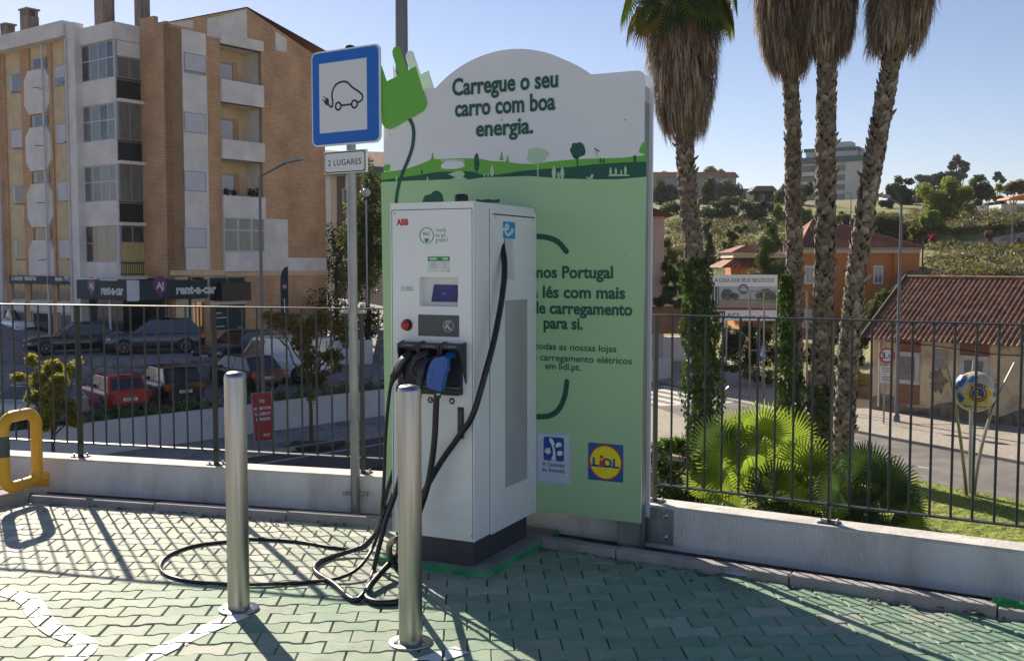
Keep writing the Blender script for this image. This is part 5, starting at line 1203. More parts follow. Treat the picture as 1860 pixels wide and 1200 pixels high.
# shop front
m_teal = mat('shop_teal', (.004,.03,.04), .6, var=.1, scale=.6)
m_shopgl = mat('shop_glass', (.012,.022,.028), .1, 0, var=.4, scale=.8, spec=.9)
f = build(MB().bx(sh_b[0], sh_b[1], .06, .12, sh_b[2], sh_b[3], 0, YM), 'shop_window', m_gfr)
ym = (sh_b[0]+sh_b[1])/2
for a, b in ((sh_b[0]+.04, ym-.03), (ym+.03, sh_b[1]-.05)):
    for z0, z1 in ((sh_b[2]+.05, br(415,553)[1]), (br(415,545)[1], sh_b[3]-.05)): MB().bx(a, b, .05, .06, z0, z1, 0, YM).build('pane', m_teal, f)
mb = MB()
for k, (zz, n) in enumerate(((-.95, 3), (-1.2, 5), (-1.65, 4))): mb.bx(sh_b[0]+.25, sh_b[0]+.25+n*.17, .044, .05, zz, zz+.06, 0, YM)
mb.bx(sh_b[1]-.5, sh_b[1]-.2, .044, .05, -1.75, -1.7, 0, YM); mb.build('window_lettering', m_wfr, f)
build(MB().bx(sh_b[0], sh_b[1], -.04, .05, br(415,553)[1]+.0, br(415,545)[1], 0, YM), 'shop_lintel', m_conc)
f = build(MB().bx(sh_a[0], sh_a[1], .9, .95, sh_a[2], sh_a[3], 0, YM), 'shop_back_wall', m_drk)
build(MB().bx(1.35, 2.0, .86, .9, -1.5, br(330,552)[1], 0, YM).bx(2.06, 2.75, .86, .9, -1.6, -.15, 0, YM), 'lit_interior', emit_mat('warm_interior', (.45,.26,.10), .35))
build(MB().bx(sh_a[0]+.9, sh_a[1], -.02, .1, br(345,549)[1], br(345,541)[1], 0, YM).bx(sh_a[0]+.9, sh_a[0]+1.0, -.02, .1, BASE, .9, 0, YM).bx(2.0, 2.06, .8, .88, BASE, .6, 0, YM), 'shop_front_frame', m_wfr)
build(MB().bx(sh_a[0], sh_a[0]+.9, .05, .15, BASE, .9, 0, YM), 'shop_door', m_teal)
x0, x1 = bl(152, 560)[0], x_b1
build(MB().bx(x0, x1-1.2, -1.28, -1.2, BASE, .9).bx(x1-1.0, x1+.02, -1.28, -1.2, BASE, .9).bx(x1+.0, x1+.06, -1.2, -.002, BASE, .9).bx(x1+.06, -.3, -.06, -.0, BASE, .9), 'shop_window', m_shopgl)
build(MB().bx(x1-1.2, x1-1.0, -1.3, -1.2, BASE, .3).bx(bl(147,560)[0], bl(152,560)[0], -1.3, -1.2, BASE, .6), 'shop_front_frame', m_wfr)
for x0p, x1p in ((20, 42), (54, 92), (103, 126)):
    x0, x1 = bl(x0p, 540)[0], bl(x1p, 540)[0]
    f = build(MB().bx(x0, x1, -1.26, -1.2, -.35, .78), 'shop_window', m_gfr); MB().bx(x0+.06, (x0+x1)/2-.03, -1.266, -1.26, -.3, .73).build('pane', m_wgl, f); MB().bx((x0+x1)/2+.03, x1-.06, -1.266, -1.26, -.3, .73).build('pane', m_wgl, f)
    build(MB().bx(x0-.1, x1+.1, -1.34, -1.2, -.95, -.38), 'window_sill_panel', m_conc)
    f = build(MB().bx(x0, x1, -1.26, -1.2, BASE, -.98), 'shop_window', m_wfr); MB().bx(x0+.08, x1-.08, -1.266, -1.26, BASE+.5, -1.06).build('pane', m_curt if x0p != 54 else m_shopgl, f)
for x0p, x1p in ((10, 19), (43, 53), (93, 102), (127, 136)): build(MB().bx(bl(x0p,540)[0], bl(x1p,540)[0], -1.33, -1.2, BASE, .9), 'tile_strip', m_brick)
# shop signs
m_slet = mat('sign_letter_white', (.62,.66,.66), .4, var=.03); m_purp = mat('sign_purple', (.13,.02,.16), .4, var=.05)
def pin(mb, cx, cz, s, y0, y1, M=None):
    P = [(cx+s*cos(R(a)), cz+s*sin(R(a))) for a in range(-25, 206, 15)]; P += [(cx-s*.62, cz-s*.9), (cx, cz-s*1.75), (cx+s*.62, cz-s*.9)]; mb.prism(P, y0, y1, 0, M)
def letters(nm, par, m, *rows, M=None):
    mb = MB()
    for s_, x, z, size, al, bold, sx, y, sh in rows:
        text_bm(mb, s_, size, (M or Matrix.Identity(4)) @ face_M(x, z, y), 0, bold, al, sx, .012, sh)
    return mb.build(nm, m, par)
def shop_thing(nm, label): return thing(nm, label, 'shop sign', (OB.x, OB.y, 0), RZB, 'shop signs of the car rental')
s = shop_thing('shop_sign', 'long narrow dark teal shop sign reading a alugar viaturas desde 1992')
x0, x1 = bl(16, 510, -1.6)[0], bl(132, 510, -1.6)[0]; z0, z1 = bl(70, 516, -1.6)[1], bl(70, 501, -1.6)[1]
MB().bx(x0, x1, -1.6, -1.42, z0, z1).build('panel', m_teal, s, .01)
letters('lettering', s, m_slet, ('a alugar viaturas', x0+.35, z0+.2, .40, 'LEFT', .02, .96, -1.61, 0), ('desde 1992', x1-.25, z0+.2, .36, 'RIGHT', .02, .85, -1.61, 0))
SY, SX = -2.4, .3
s = shop_thing('shop_sign', 'dark teal corner sign box reading rent-a-car twice, with purple pin emblems, over the shop entrance')
x0 = bl(139, 520, SY)[0]; x1 = SX; z0, z1 = -.12, .83
y1_ = br(377, 520, SX)[0]
MB().bx(x0, x1-.42, SY, -1.45, z0, z1).bx(-.2, SX, -1.999, y1_, z0, z1).build('panel', m_teal, s, .01)
cpn = MB()
for k in range(6): cpn.bx(SX-.40+k*.067, SX-.345+k*.067, SY-.01+.0, SY+.3, z0-.03, z1+.02)
cpn.bx(SX-.42, SX-.002, SY+.02, SY+.4, z0-.01, z1); cpn.build('corner_cover', m_shut, s)
em = MB(); pin(em, x0+1.35, z1-.22, .36, SY-.012, SY-.001); em.build('pin_emblem', m_purp, s)
letters('lettering', s, m_slet, ('rent-a-car', x0+2.15, z0+.26, .62, 'LEFT', .045, .74, SY-.008, 0), M=None)
letters('emblem_lettering', s, m_slet, ('AJ', x0+1.35, z1-.42, .42, 'CENTER', .03, 1., SY-.02, .0))
RM = Matrix.Translation((SX, 0, 0)) @ Matrix.Rotation(pi/2, 4, 'Z')
em = MB(); pin(em, SY+1.55, z1-.2, .40, -.012, -.001, RM); em.build('pin_emblem', m_purp, s)
letters('lettering', s, m_slet, ('rent-a-car', SY+2.45, z0+.26, .62, 'LEFT', .045, .95, -.008, 0), M=RM)
letters('emblem_lettering', s, m_slet, ('AJ', SY+1.55, z1-.42, .46, 'CENTER', .03, 1., -.02, .0), M=RM)
MB().bx(x0+.3, x0+1.9, SY-.1, SY-.02, z1+.03, z1+.09).bx(x0+2.2, x0+3.6, SY-.1, SY-.02, z1-.02, z1+.04).build('light_bar', m_slet, s)
s = shop_thing('display_screen', 'blank black display box hung above the teal shop window'); s['category'] = 'display'
y0, y1 = br(402, 530, .45)[0], br(456, 530, .45)[0]; MB().bx(y0, y1, -.45, -.1, br(430,546,.45)[1], br(430,512,.45)[1], 0, YM).build('housing', m_trim, s, .01)
MB().bx(y0+.05, y1-.05, -.456, -.45, br(430,545,.45)[1]+.03, br(430,513,.45)[1]-.03, 0, YM).build('screen', mat('screen_off', (.006,.006,.008), .3), s); MB().bx(y0-.25, y0, -.35, -.2, br(430,546,.45)[1]+.02, br(430,546,.45)[1]+.18, 0, YM).build('bracket', m_trim, s)
def flag(label, px, y0, y1, Y, wpx):
    p = D(px, y1, Y); h = D(px, y0, Y).z-p.z; w_ = wpx/F_PX*Y; t = thing('feather_flag', label, 'flag', p, -8, 'feather flags by the shop')
    e = [(-w_/2, 0)]+[(-w_/2+w_*.06*0, h*.72)]+[(-w_/2+w_*(1-cos(a))*.95, h*.72+h*.28*sin(a)) for a in [R(k*15) for k in range(1, 7)]]+[(w_/2, h*.99), (w_/2, 0)]
    MB().prism(e, -.012, .012).build('sail', m_teal, t); MB().tube([(w_/2, 0, -1.2), (w_/2, 0, h)], .018, 6).build('pole', m_trim, t)
    em = MB(); pin(em, .02, h*.62, w_*.36, -.02, -.013); em.build('pin_emblem', m_purp, t); letters('lettering', t, m_slet, ('AJ', .02, h*.58, w_*.5, 'CENTER', .03, 1, -.026, 0)); MB().bx(-.02, .03, -.018, -.012, h*.08, h*.36).build('stripe', m_slet, t)
flag('tall dark blue feather flag beside the lamp post, against the brick wall', 517, 484, 575, 54.0, 14); flag('dark blue feather flag with purple emblem half hidden behind the small autumn tree', 567, 568, 640, 54, 22)
# ================================================================== cars
def on_park(px, py): g = parkpt(px, py); return (g.x, g.y, g.z)
def put(px, py, z): g = G(px, py, z); return (g.x, g.y, z)
car('parked_car', 'red hatchback parked with its back to the railing', on_park(205, 742), 40, 'hatch', (.42,.012,.022), 3.75, 1.64, 1.40, metal=0)
car('parked_car', 'black hatchback parked between the red hatchback and the dark car by the lamp post', on_park(302, 727), 40, 'hatch', (.012,.012,.014), 3.9, 1.70, 1.46)
car('parked_car', 'dark estate car with a shiny roof, parked behind the further bollard', on_park(435, 702), 48, 'hatch', (.02,.018,.018), 4.3, 1.74, 1.45, rails=True)
car('parked_van', 'white panel van parked behind the small autumn tree', on_park(512, 690), 72, 'van', (.78,.78,.80), 4.6, 1.8, 2.0, metal=0)
car('parked_car', 'dark car with chrome grille parked beside the white van, by the shop wall', on_park(432, 657), 150, 'hatch', (.02,.022,.028), 4.2, 1.75, 1.48)
car('parked_car', 'blue grey sport utility car parked on the stone terrace under the shop sign', put(282, 640, -2.55), 112, 'suv', (.05,.065,.09), 4.4, 1.84, 1.62, metal=.5)
car('parked_car', 'very dark sedan parked on the terrace left of the blue grey sport utility car', put(140, 640, -2.55), 122, 'saloon', (.012,.013,.016), 4.6, 1.8, 1.44)
car('parked_car', 'white sport utility car parked in front of the shop at the left edge', put(38, 614, -2.55), 222, 'suv', (.80,.80,.81), 4.5, 1.85, 1.68, metal=0)
car('parked_car', 'silver car half hidden behind the sunlit small tree at the left edge', on_park(48, 768), 78, 'hatch', (.36,.36,.37), 4.1, 1.7, 1.45, metal=.5)
# ================================================================== street trees, lamp, poster
lf_y = leaf_mat('leaf_yellow_green', (.33,.31,.045), .55, .4, 3); lf_o = leaf_mat('leaf_autumn', (.20,.165,.03), .5, .5, 3)
g = D(97, 829, 31.5); g.z = ZS
def cl_px(g0, Y, items):              # crown clumps given in pixels at depth Y
    out = []
    for x, y, rx, rz in items: p = D(x, y, Y); k = Y/F_PX; out.append(((p.x-g0.x, random.Random(int(x*7+y)).uniform(-.5,.5), p.z-g0.z), (rx*k, rx*k*.9, rz*k)))
    return out
tree('street_tree', 'small sunlit yellow green street tree behind the yellow hoop', 'tree', g, cl_px(g, g.y, [(58,655,12,14),(88,672,20,18),(75,690,22,16),(38,683,12,9),(120,690,18,16),(140,668,12,14),(153,653,8,12),(108,705,22,18),(80,720,26,18),(55,722,16,12),(95,745,26,18),(120,740,18,16),(85,768,18,14),(128,765,16,14)]), 1.9, .07, 6500, .075, lf_y, 21, 'small street trees on the pavement')
g = G(566, 806, ZS)
tree('street_tree', 'small olive brown street tree on a dark tree pit beside the red poster', 'tree', g, cl_px(g, g.y, [(500,575,20,12),(530,585,22,18),(492,590,14,10),(560,600,24,24),(590,580,22,18),(615,595,18,22),(628,620,14,14),(545,625,20,16),(565,650,22,22),(600,650,22,16),(580,690,18,20),(568,720,10,14),(548,670,12,14),(612,668,12,10)]), 2.6, .085, 3900, .08, lf_o, 22, 'small street trees on the pavement')
p = G(566, 806, ZS); struct(MB().prism([(p.x-.9, p.y-.75), (p.x+.9, p.y-.55), (p.x+1.1, p.y+.8), (p.x-.8, p.y+.7)], ZS-.1, ZS+.008, axis='z').build('tree_pit', mat('soil_dark', (.035,.03,.025), .95)), label='dark square of soil at the foot of the small tree')
def street_lamp(nm, label, base, top_z, r0, arm, group='street lamps', head='led', base_mat=None):
    m_ = mat('lamp_post_grey', (.17,.175,.19), .5, .4, var=.08)
    t = thing(nm, label, 'street lamp', base, 0, group); h = top_z-base[2]
    MB().tube([(0,0,0), (0,0,h*.5), (0,0,h)], [r0, r0*.85, r0*.62], 12).build('post', m_, t); MB().lathe([(r0*1.7, 0), (r0*1.7, .25), (r0*1.1, .32)], seg=12).build('base', m_, t)
    MB().tube([(0,0,h-.05), Vector(arm)*.1+Vector((0,0,h)), Vector(arm)+Vector((0,0,h))], r0*.5, 8).build('arm', m_, t)
    d = Vector(arm); a = atan2(d.y, d.x); tilt = atan2(d.z, d.to_2d().length)
    M_ = Matrix.Translation(d+Vector((0,0,h))) @ Matrix.Rotation(a, 4, 'Z') @ Matrix.Rotation(-tilt*.35, 4, 'Y')
    MB().prism([(-.1,-.05),(.62,-.045),(.66,-.02),(.5,.05),(.1,.08),(-.1,.05)], -.16, .16, 0, M_).build('lamp_head', mat('lamp_head_grey', (.30,.31,.33), .4, .3), t, .02)
    return t
g = G(478, 742, -3.95); Yl = 41.; g = D(478, 735, Yl); top = D(470, 321, Yl)
street_lamp('street_lamp', 'grey street lamp with an angled arm rising from the white retaining wall', (g.x+.0, Yl, -3.9), top.z, .085, ((548-470)/F_PX*Yl-.5, -.4, (321-296)/F_PX*Yl), 'street lamps')
pp_ = thing('poster_stand', 'red political poster on thin legs leaning on the pavement by the white wall', 'poster', G(481, 808, ZS), 22)
pw, ph = .34, 1.75; TL = Matrix.Rotation(R(-3), 4, 'Y')
PNL = MB().bx(-pw, pw, -.02, .0, .18, ph+.18, 0, TL).build('panel', mat('poster_red', (.36,.015,.02), .5, var=.08), pp_)
MB().bx(-pw-.03, -pw, -.025, .0, 0, ph+.2, 0, TL).bx(pw, pw+.03, -.025, .0, 0, ph+.2, 0, TL).bx(-pw, pw, -.025, 0, ph+.18, ph+.2, 0, TL).build('frame', m_gfr, pp_)
for sx in (-pw, pw): MB().tube([(sx, 0, ph), (sx, .6, 0)], .015, 6).build('leg', m_gfr, pp_)
letters('lettering', PNL, m_white, ('AUMENTAR', 0, 1.32, .15, 'CENTER', .02, .78, -.022, 0), ('SALÁRIOS', 0, 1.12, .15, 'CENTER', .02, .84, -.022, 0), ('E PENSÕES', 0, .92, .15, 'CENTER', .02, .72, -.022, 0), ('PCP', .08, .32, .15, 'CENTER', .02, .9, -.022, .2), M=TL)
mb = MB(); stroke_prism(mb, [(-.09+.05*cos(k), 1.66+.05*sin(k)) for k in range(7)], .025, -.022, -.02, 0, True, TL); stroke_prism(mb, [(.04+.05*cos(k), 1.63+.05*sin(k)) for k in range(7)], .025, -.022, -.02, 0, True, TL); mb.build('emblem', m_white, PNL)
# white wall and steps further right
p0, p1 = parkpt(604, 655), parkpt(674, 651); bz = p0.z
ww_ = MB(); ww_.prism([(p0.x-1.5, p0.y-.2), (p1.x, p1.y-.4), (p1.x+.1, p1.y-.1), (p0.x-1.5, p0.y+.1)], bz-1, bz+.95, axis='z'); tag(ww_.build('garden_wall', m_wwall), 'short white garden wall beside the stone steps', 'wall')
st_ = MB(); q = p1
for k in range(8): st_.bx(q.x+.1, q.x+3, q.y+k*.32, q.y+(k+1)*.32+.05, bz-1, bz+.16*(k+1))
tag(st_.build('stone_steps', m_stone), 'dark stone steps climbing right of the short white garden wall', 'steps')
# trees in the gap
lf_dk = leaf_mat('leaf_dark', (.028,.04,.012), .35, .5, 2); lf_ol = leaf_mat('leaf_olive', (.095,.12,.035), .45, .45, 2)
g = D(668, 625, 60.)
tree('garden_tree', 'tall olive green tree rising between the brick building and the board', 'tree', (g.x, g.y, -2.6), [((x, y, z), (r1, r1, r2)) for x, y, z, r1, r2 in ((.1,0,9.4,.5,1.0),(.5,.2,8.4,.9,1.0),(-.4,.2,7.4,1.0,1.0),(.6,-.2,6.6,1.2,1.0),(-.6,0,5.6,1.2,1.1),(.5,.3,4.8,1.3,1.0),(-.3,-.2,3.6,1.2,.9),(1.4,.3,7.2,.8,1.0),(1.6,0,5.4,1.0,1.1))], 6, .16, 9000, .11, lf_ol, 31)
g = D(612, 600, 62.)
tree('garden_tree', 'dark thinly leaved tree with bare twigs beside the brick building wall', 'tree', (g.x, g.y, -2.6), [((x, y, z), (r1, r1, r2)) for x, y, z, r1, r2 in ((0,0,5.0,1.5,1.2),(-.9,0,4.4,1.1,.9),(.9,.2,5.6,1.2,.9),(.3,-.3,3.4,1.4,1.0),(-.2,.3,6.1,.8,.6),(1.5,0,3.0,1.2,1.0))], 4, .15, 4200, .085, lf_dk, 32, bark=m_bark_d)
for k, (px, py, Y, rr, lab) in enumerate(((560,545,60,2.2,'dark clipped shrub behind the blue feather flag'),(640,575,57,1.6,'dark shrub above the short white garden wall'))):
    g = D(px, py, Y); mb = MB(); leaves(mb, [((0,0,.3),(rr,rr*.8,1.2)),((rr*.5,0,.2),(rr*.7,rr*.6,1.0)),((-rr*.6,.2,0),(rr*.7,rr*.6,.9))], 2600, .10, 40+k)
    mb.build('shrub', lf_dk, None, loc=(g.x, g.y, g.z-.6)); tag(bpy.context.scene.collection.objects[-1] if False else [o for o in COL.objects if o.name.startswith('shrub')][-1], lab, 'shrub')
# building further back in the gap
b2 = D(592, 560, 96.); z1 = D(592, 312, 96.).z
b2t = thing('apartment_building', 'cream apartment block with brown stripes and a tiled roof far behind the road sign', 'building', (b2.x, 96, 0), 14)
MB().bx(-.4, 12, 0, 9, -4, z1).build('wall', mat('cream_render', (.50,.43,.33), .9, var=.08, scale=.5), b2t)
MB().bx(-.45, .55, -.06, -.0, -4, z1+.3).build('white_edge', m_wwall, b2t)
MB().add([(-.9,-.8,z1),(12.5,-.8,z1),(12.5,-.8,z1+.5),(-.9,-.8,z1+.5),(-.9,4.5,z1+2.4),(12.5,4.5,z1+2.4)], [(0,1,2,3),(3,2,5,4)]).build('roof', mat('roof_tile_pale', (.30,.17,.12), .9, var=.3, scale=2), b2t)
MB().bx(-.9, 12.5, -.85, -.8, z1-.35, z1+.5).build('eaves_board', mat('eave_green', (.06,.10,.09), .7), b2t)
for x in (1.1, 2.6, 6.0): MB().bx(x, x+.75, -.05, 0, -3, z1-.4).build('brown_stripe', mat('brown_stripe', (.10,.075,.06), .8), b2t)
for i in range(3):
    for x in (2.0, 4.0, 4.9, 7.2):
        z = z1-2.2-i*3; f = MB().bx(x-.4, x+.35, -.06, -.0, z-.7, z+.7).build('window', m_wfr, b2t); MB().bx(x-.32, x+.27, -.07, -.06, z-.62, z+.62).build('pane', m_wgl, f)
MB().tube([(3.8,-.15,-3),(3.8,-.15,z1)], .06, 6).build('downpipe', m_trim, b2t)
g = D(665, 350, 58.); t = thing('street_lamp', 'globe street lamp poking out of the olive green tree', 'street lamp', (g.x, g.y, -2.6), 0, 'street lamps'); MB().tube([(0,0,0),(0,0,g.z+2.2)], .05, 8).build('post', m_gfr, t); MB().ball((0,0,g.z+2.6), .24, 16, 10).build('globe', mat('lamp_globe', (.5,.5,.5), .15, var=.05, coat=.5), t)
# pole behind the board
g = D(729, 0, 14.); t = thing('lamp_pole', 'tall grey pole rising out of the frame behind the green plug', 'lamp post', (g.x, 14, -5.2), 0); MB().tube([(0,0,0),(0,0,9),(0,0,13.5)], [.11,.085,.07], 16).build('pole', mat('lamp_post_grey', (.17,.175,.19), .5, .4, var=.08), t); MB().tube([(0,0,13.4),(.2,-.5,13.9),(.6,-1.5,14.2)], .045, 8).build('arm', mat('lamp_post_grey', (.17,.175,.19), .5, .4), t)
# ================================================================== terrain right of the board
ZR = -5.2
def lerp_tab(t, tab):
    if t <= tab[0][0]: return tab[0][1]
    for (a, b), (c, d) in zip(tab[:-1], tab[1:]):
        if t <= c: return b+(d-b)*(t-a)/(c-a)
    return tab[-1][1]
TA = [(0,-5.45),(58,-5.45),(70,-4.2),(80,-1.6),(92,.6),(120,3.4),(128.4,3.7),(129,5.6),(150,8),(170,9.5),(200,13),(260,16),(450,22)]
TB = [(0,-5.45),(66,-5.45),(75,-5.0),(104,-4.2),(112,.2),(122,2.6),(150,6),(170,9.2),(200,12.5),(230,15.5),(450,22)]
def sst(x, a, b): t = max(0, min(1, (x-a)/(b-a))); return t*t*(3-2*t)
def hill(X, Y):
    r_ = X/max(Y, 1); k = sst(r_, .335, .375)
    a = lerp_tab(Y, TA)+(sst(r_, .3, .5)*1.3-.6 if Y > 128.7 else 0)*(Y < 160); h = a*k+lerp_tab(Y, TB)*(1-k)
    if r_ < .03: h = -5.45+(h+5.45)*(.35+.65*sst(r_, -.15, .03))
    if Y > 75: h += .5*noise.noise(Vector((X*.05, Y*.05, 1)))*min(1, (Y-75)/30)
    return h
def hit(px, py, y0=70., y1=330.):       # where the pixel's ray meets the hillside
    Y = y0
    while Y < y1:
        p = D(px, py, Y)
        if p.z <= hill(p.x, p.y): return p
        Y += .5
    p = D(px, py, y1); return Vector((p.x, p.y, hill(p.x, p.y)))
xs = [x for x in range(-120, 0, 8)]+[x*2 for x in range(0, 90)]+[x for x in range(180, 330, 10)]
ys = [5, 15, 25, 35, 45, 52, 58]+[60+2*k for k in range(52)]+[164+6*k for k in range(30)]+[360, 450]
ys = sorted(set(ys+[128.4, 129.0]))
gm_ = MB(); gm_.add([(x, y, hill(x, y)) for y in ys for x in xs], [(j*len(xs)+i, j*len(xs)+i+1, (j+1)*len(xs)+i+1, (j+1)*len(xs)+i) for j in range(len(ys)-1) for i in range(len(xs)-1)], 0, True)
def grass_mat(name, cols, scale, trans=0):
    m = bpy.data.materials.new(name); m.use_nodes = True; MATS[name] = m; n = m.node_tree; L = n.links; b = n.nodes['Principled BSDF']; b.inputs['Roughness'].default_value = .95
    tc = n.nodes.new('ShaderNodeTexCoord'); a = n.nodes.new('ShaderNodeTexNoise'); a.inputs['Scale'].default_value = scale; a.inputs['Detail'].default_value = 10; a.inputs['Roughness'].default_value = .7
    L.new(tc.outputs['Object'], a.inputs['Vector']); rp = n.nodes.new('ShaderNodeValToRGB'); L.new(a.outputs['Fac'], rp.inputs[0]); e = rp.color_ramp.elements
    e[0].position = .36; e[0].color = (*cols[0], 1); e[1].position = .64; e[1].color = (*cols[-1], 1)
    for k, c in enumerate(cols[1:-1]): q = e.new(.36+.28*(k+1)/(len(cols)-1)); q.color = (*c, 1)
    L.new(rp.outputs[0], b.inputs['Base Color'])
    bp = n.nodes.new('ShaderNodeBump'); bp.inputs['Strength'].default_value = .8; bp.inputs['Distance'].default_value = .3; c2 = n.nodes.new('ShaderNodeTexNoise'); c2.inputs['Scale'].default_value = 3; c2.inputs['Detail'].default_value = 5
    L.new(tc.outputs['Object'], c2.inputs['Vector']); L.new(c2.outputs['Fac'], bp.inputs['Height']); L.new(bp.outputs[0], b.inputs['Normal'])
    return m
struct(gm_.build('hillside', grass_mat('dry_grass', [(.09,.11,.03),(.18,.19,.06),(.27,.235,.10),(.15,.19,.05)], .09)), label='dry grassy hillside rising behind the houses')
# road, pavements, crossing (all flat at street level)
def gp(lst, z): return [(G(x, y, z).x, G(x, y, z).y) for x, y in lst]
far_k = [(1060,660),(1184,688),(1217,696),(1248,705),(1297,718),(1345,729),(1400,743),(1470,760),(1545,779),(1640,797),(1740,815),(1860,838),(2000,866),(2300,930)]
near_k = [(1060,718),(1184,737),(1217,749),(1260,764),(1300,778),(1380,800),(1450,818),(1560,846),(1650,871),(1750,892),(1860,914),(2000,945),(2300,1015)]
m_road = mat('asphalt_worn', (.19,.172,.16), .9, var=.18, scale=1.2, bump=.3, bscale=18, dirt=(.125,.115,.11), dscale=.5, dlo=.45, dhi=.6)
m_calc = mat('calcada', (.36,.32,.27), .9, var=.25, scale=9, bump=.6, bscale=30, dirt=(.26,.22,.17), dscale=.6)
mb = MB(); P = gp(far_k, ZR)+gp(near_k, ZR)[::-1]; mb.prism(P, ZR-.3, ZR, axis='z'); struct(mb.build('road', m_road), label='worn asphalt road curving past the low tiled house')
back_k = [(1060,560),(1184,600),(1300,640),(1400,690),(1500,715),(1590,728),(1700,745),(1860,775),(2000,800),(2300,850)]
mb = MB(); zk = ZR+.12; P = gp(far_k, zk)
F_ = [Vector(p) for p in P]; Fo = []
for i, p in enumerate(F_):
    t_ = (F_[min(i+1, len(F_)-1)]-F_[max(i-1, 0)]).normalized(); Fo.append(p+Vector((-t_.y, t_.x))*.22)
mb.prism([tuple(p) for p in Fo]+gp(back_k, zk)[::-1], ZR-.3, zk-.004, axis='z'); struct(mb.build('pavement', m_calc), label='pale cobbled pavement on the far side of the road')
mb = MB()
for i in range(len(F_)-1):
    a, b, c, d = F_[i], F_[i+1], Fo[i+1], Fo[i]; mb.prism([tuple(q) for q in (a, b, c, d)], ZR-.3, zk, axis='z')
struct(mb.build('kerb', mat('kerb_pale', (.33,.31,.28), .9, var=.15, scale=3)), label='far kerb of the road')
near_o = [(1060,800),(1184,822),(1240,830),(1300,835),(1360,838)]
mb = MB(); mb.prism(gp(near_k[:6], ZR+.1)+gp(near_o, ZR+.1)[::-1], ZR-.3, ZR+.1, axis='z'); struct(mb.build('pavement', m_calc), label='cobbled pavement between the crossing and the planting')
mb = MB(); zp = ZR+.004
zs0, zs1 = gp([(1180,716)], ZR)[0], gp([(1262,733)], ZR)[0]
d = (Vector(zs1)-Vector(zs0)).normalized(); nrm = Vector((-d.y, d.x))
for k in range(5):
    o_ = Vector(zs0)+nrm*(k-1.7)*1.05; mb.add([(*(o_+nrm*a+d*b), zp) for a, b in ((0,-3),(0,3.6),(.5,3.6),(.5,-3))], [(0,1,2,3)])
a0, a1 = Vector(gp([(1199,737)], ZR)[0]), Vector(gp([(1345,730)], ZR)[0]); dd = (a1-a0).normalized(); nn = Vector((-dd.y, dd.x))
mb.add([(*(a0+nn*.0), zp), (*a1, zp), (*(a1+nn*.45), zp), (*(a0+nn*.45), zp)], [(0,1,2,3)])
c0 = [Vector(p) for p in gp([(1668,847),(1760,862),(1830,874)], ZR)]
for a, b in zip(c0[:-1], c0[1:]): t_ = (b-a).normalized(); q = Vector((-t_.y, t_.x))*.05; mb.add([(*(a+q), zp), (*(b-t_*1.3+q), zp), (*(b-t_*1.3-q), zp), (*(a-q), zp)], [(0,1,2,3)])
e_ = [Vector(p) for p in gp(far_k[5:], ZR)]
for a, b in zip(e_[:-1], e_[1:]): t_ = (b-a).normalized(); q = Vector((t_.y, -t_.x)); mb.add([(*(a+q*.35), zp), (*(b+q*.35), zp), (*(b+q*.47), zp), (*(a+q*.47), zp)], [(0,3,2,1)])
struct(mb.build('painted_marking', mat('road_paint_old', (.62,.60,.56), .7, var=.12, scale=8, dirt=(.25,.24,.22), dscale=5, dlo=.55, dhi=.75)), label='white crossing stripes and lines on the road')
# lawn
lk = gp(near_k[7:], ZR); lw = [(4.5, 20.), (5.0, 27.5), (7.5, 32.5), (9.3, 33.4)]+lk+[(30, 8), (6, 8)]
mb = MB(); mb.prism(lw, ZR-.3, ZR+.06, axis='z'); struct(mb.build('lawn', grass_mat('lawn_green', [(.13,.17,.02),(.21,.25,.035),(.27,.28,.055)], .8)), label='sunlit lawn below the parapet')
mb = MB(); r_ = random.Random(44)
for _ in range(26000):
    x, y = r_.uniform(6, 22), r_.uniform(18, 37)
    px_ = 930+F_PX*x/y; 
    if px_ < 1560 or px_ > 1930: continue
    lim = min((q[1] for q in lk if True), default=30)
    # keep inside the kerb line
    ok = True
    for a, b in zip(lk[:-1], lk[1:]):
        if min(a[0], b[0]) <= x <= max(a[0], b[0]): ok = y < a[1]+(b[1]-a[1])*(x-a[0])/(b[0]-a[0])-.03
    if not ok or x < lk[0][0]-1.5: continue
    a = r_.uniform(0, 6.28); h = r_.uniform(.05, .11); w_ = .012; dx, dy = r_.gauss(0, .03), r_.gauss(0, .03)
    mb.add([(x-cos(a)*w_, y-sin(a)*w_, ZR+.05), (x+cos(a)*w_, y+sin(a)*w_, ZR+.05), (x+dx, y+dy, ZR+.06+h)], [(0,1,2)])
struct(mb.build('grass', leaf_mat('grass_blade', (.17,.24,.03), .5, .3, 1)), 'stuff', 'short lawn grass lit from behind')['category'] = 'grass'
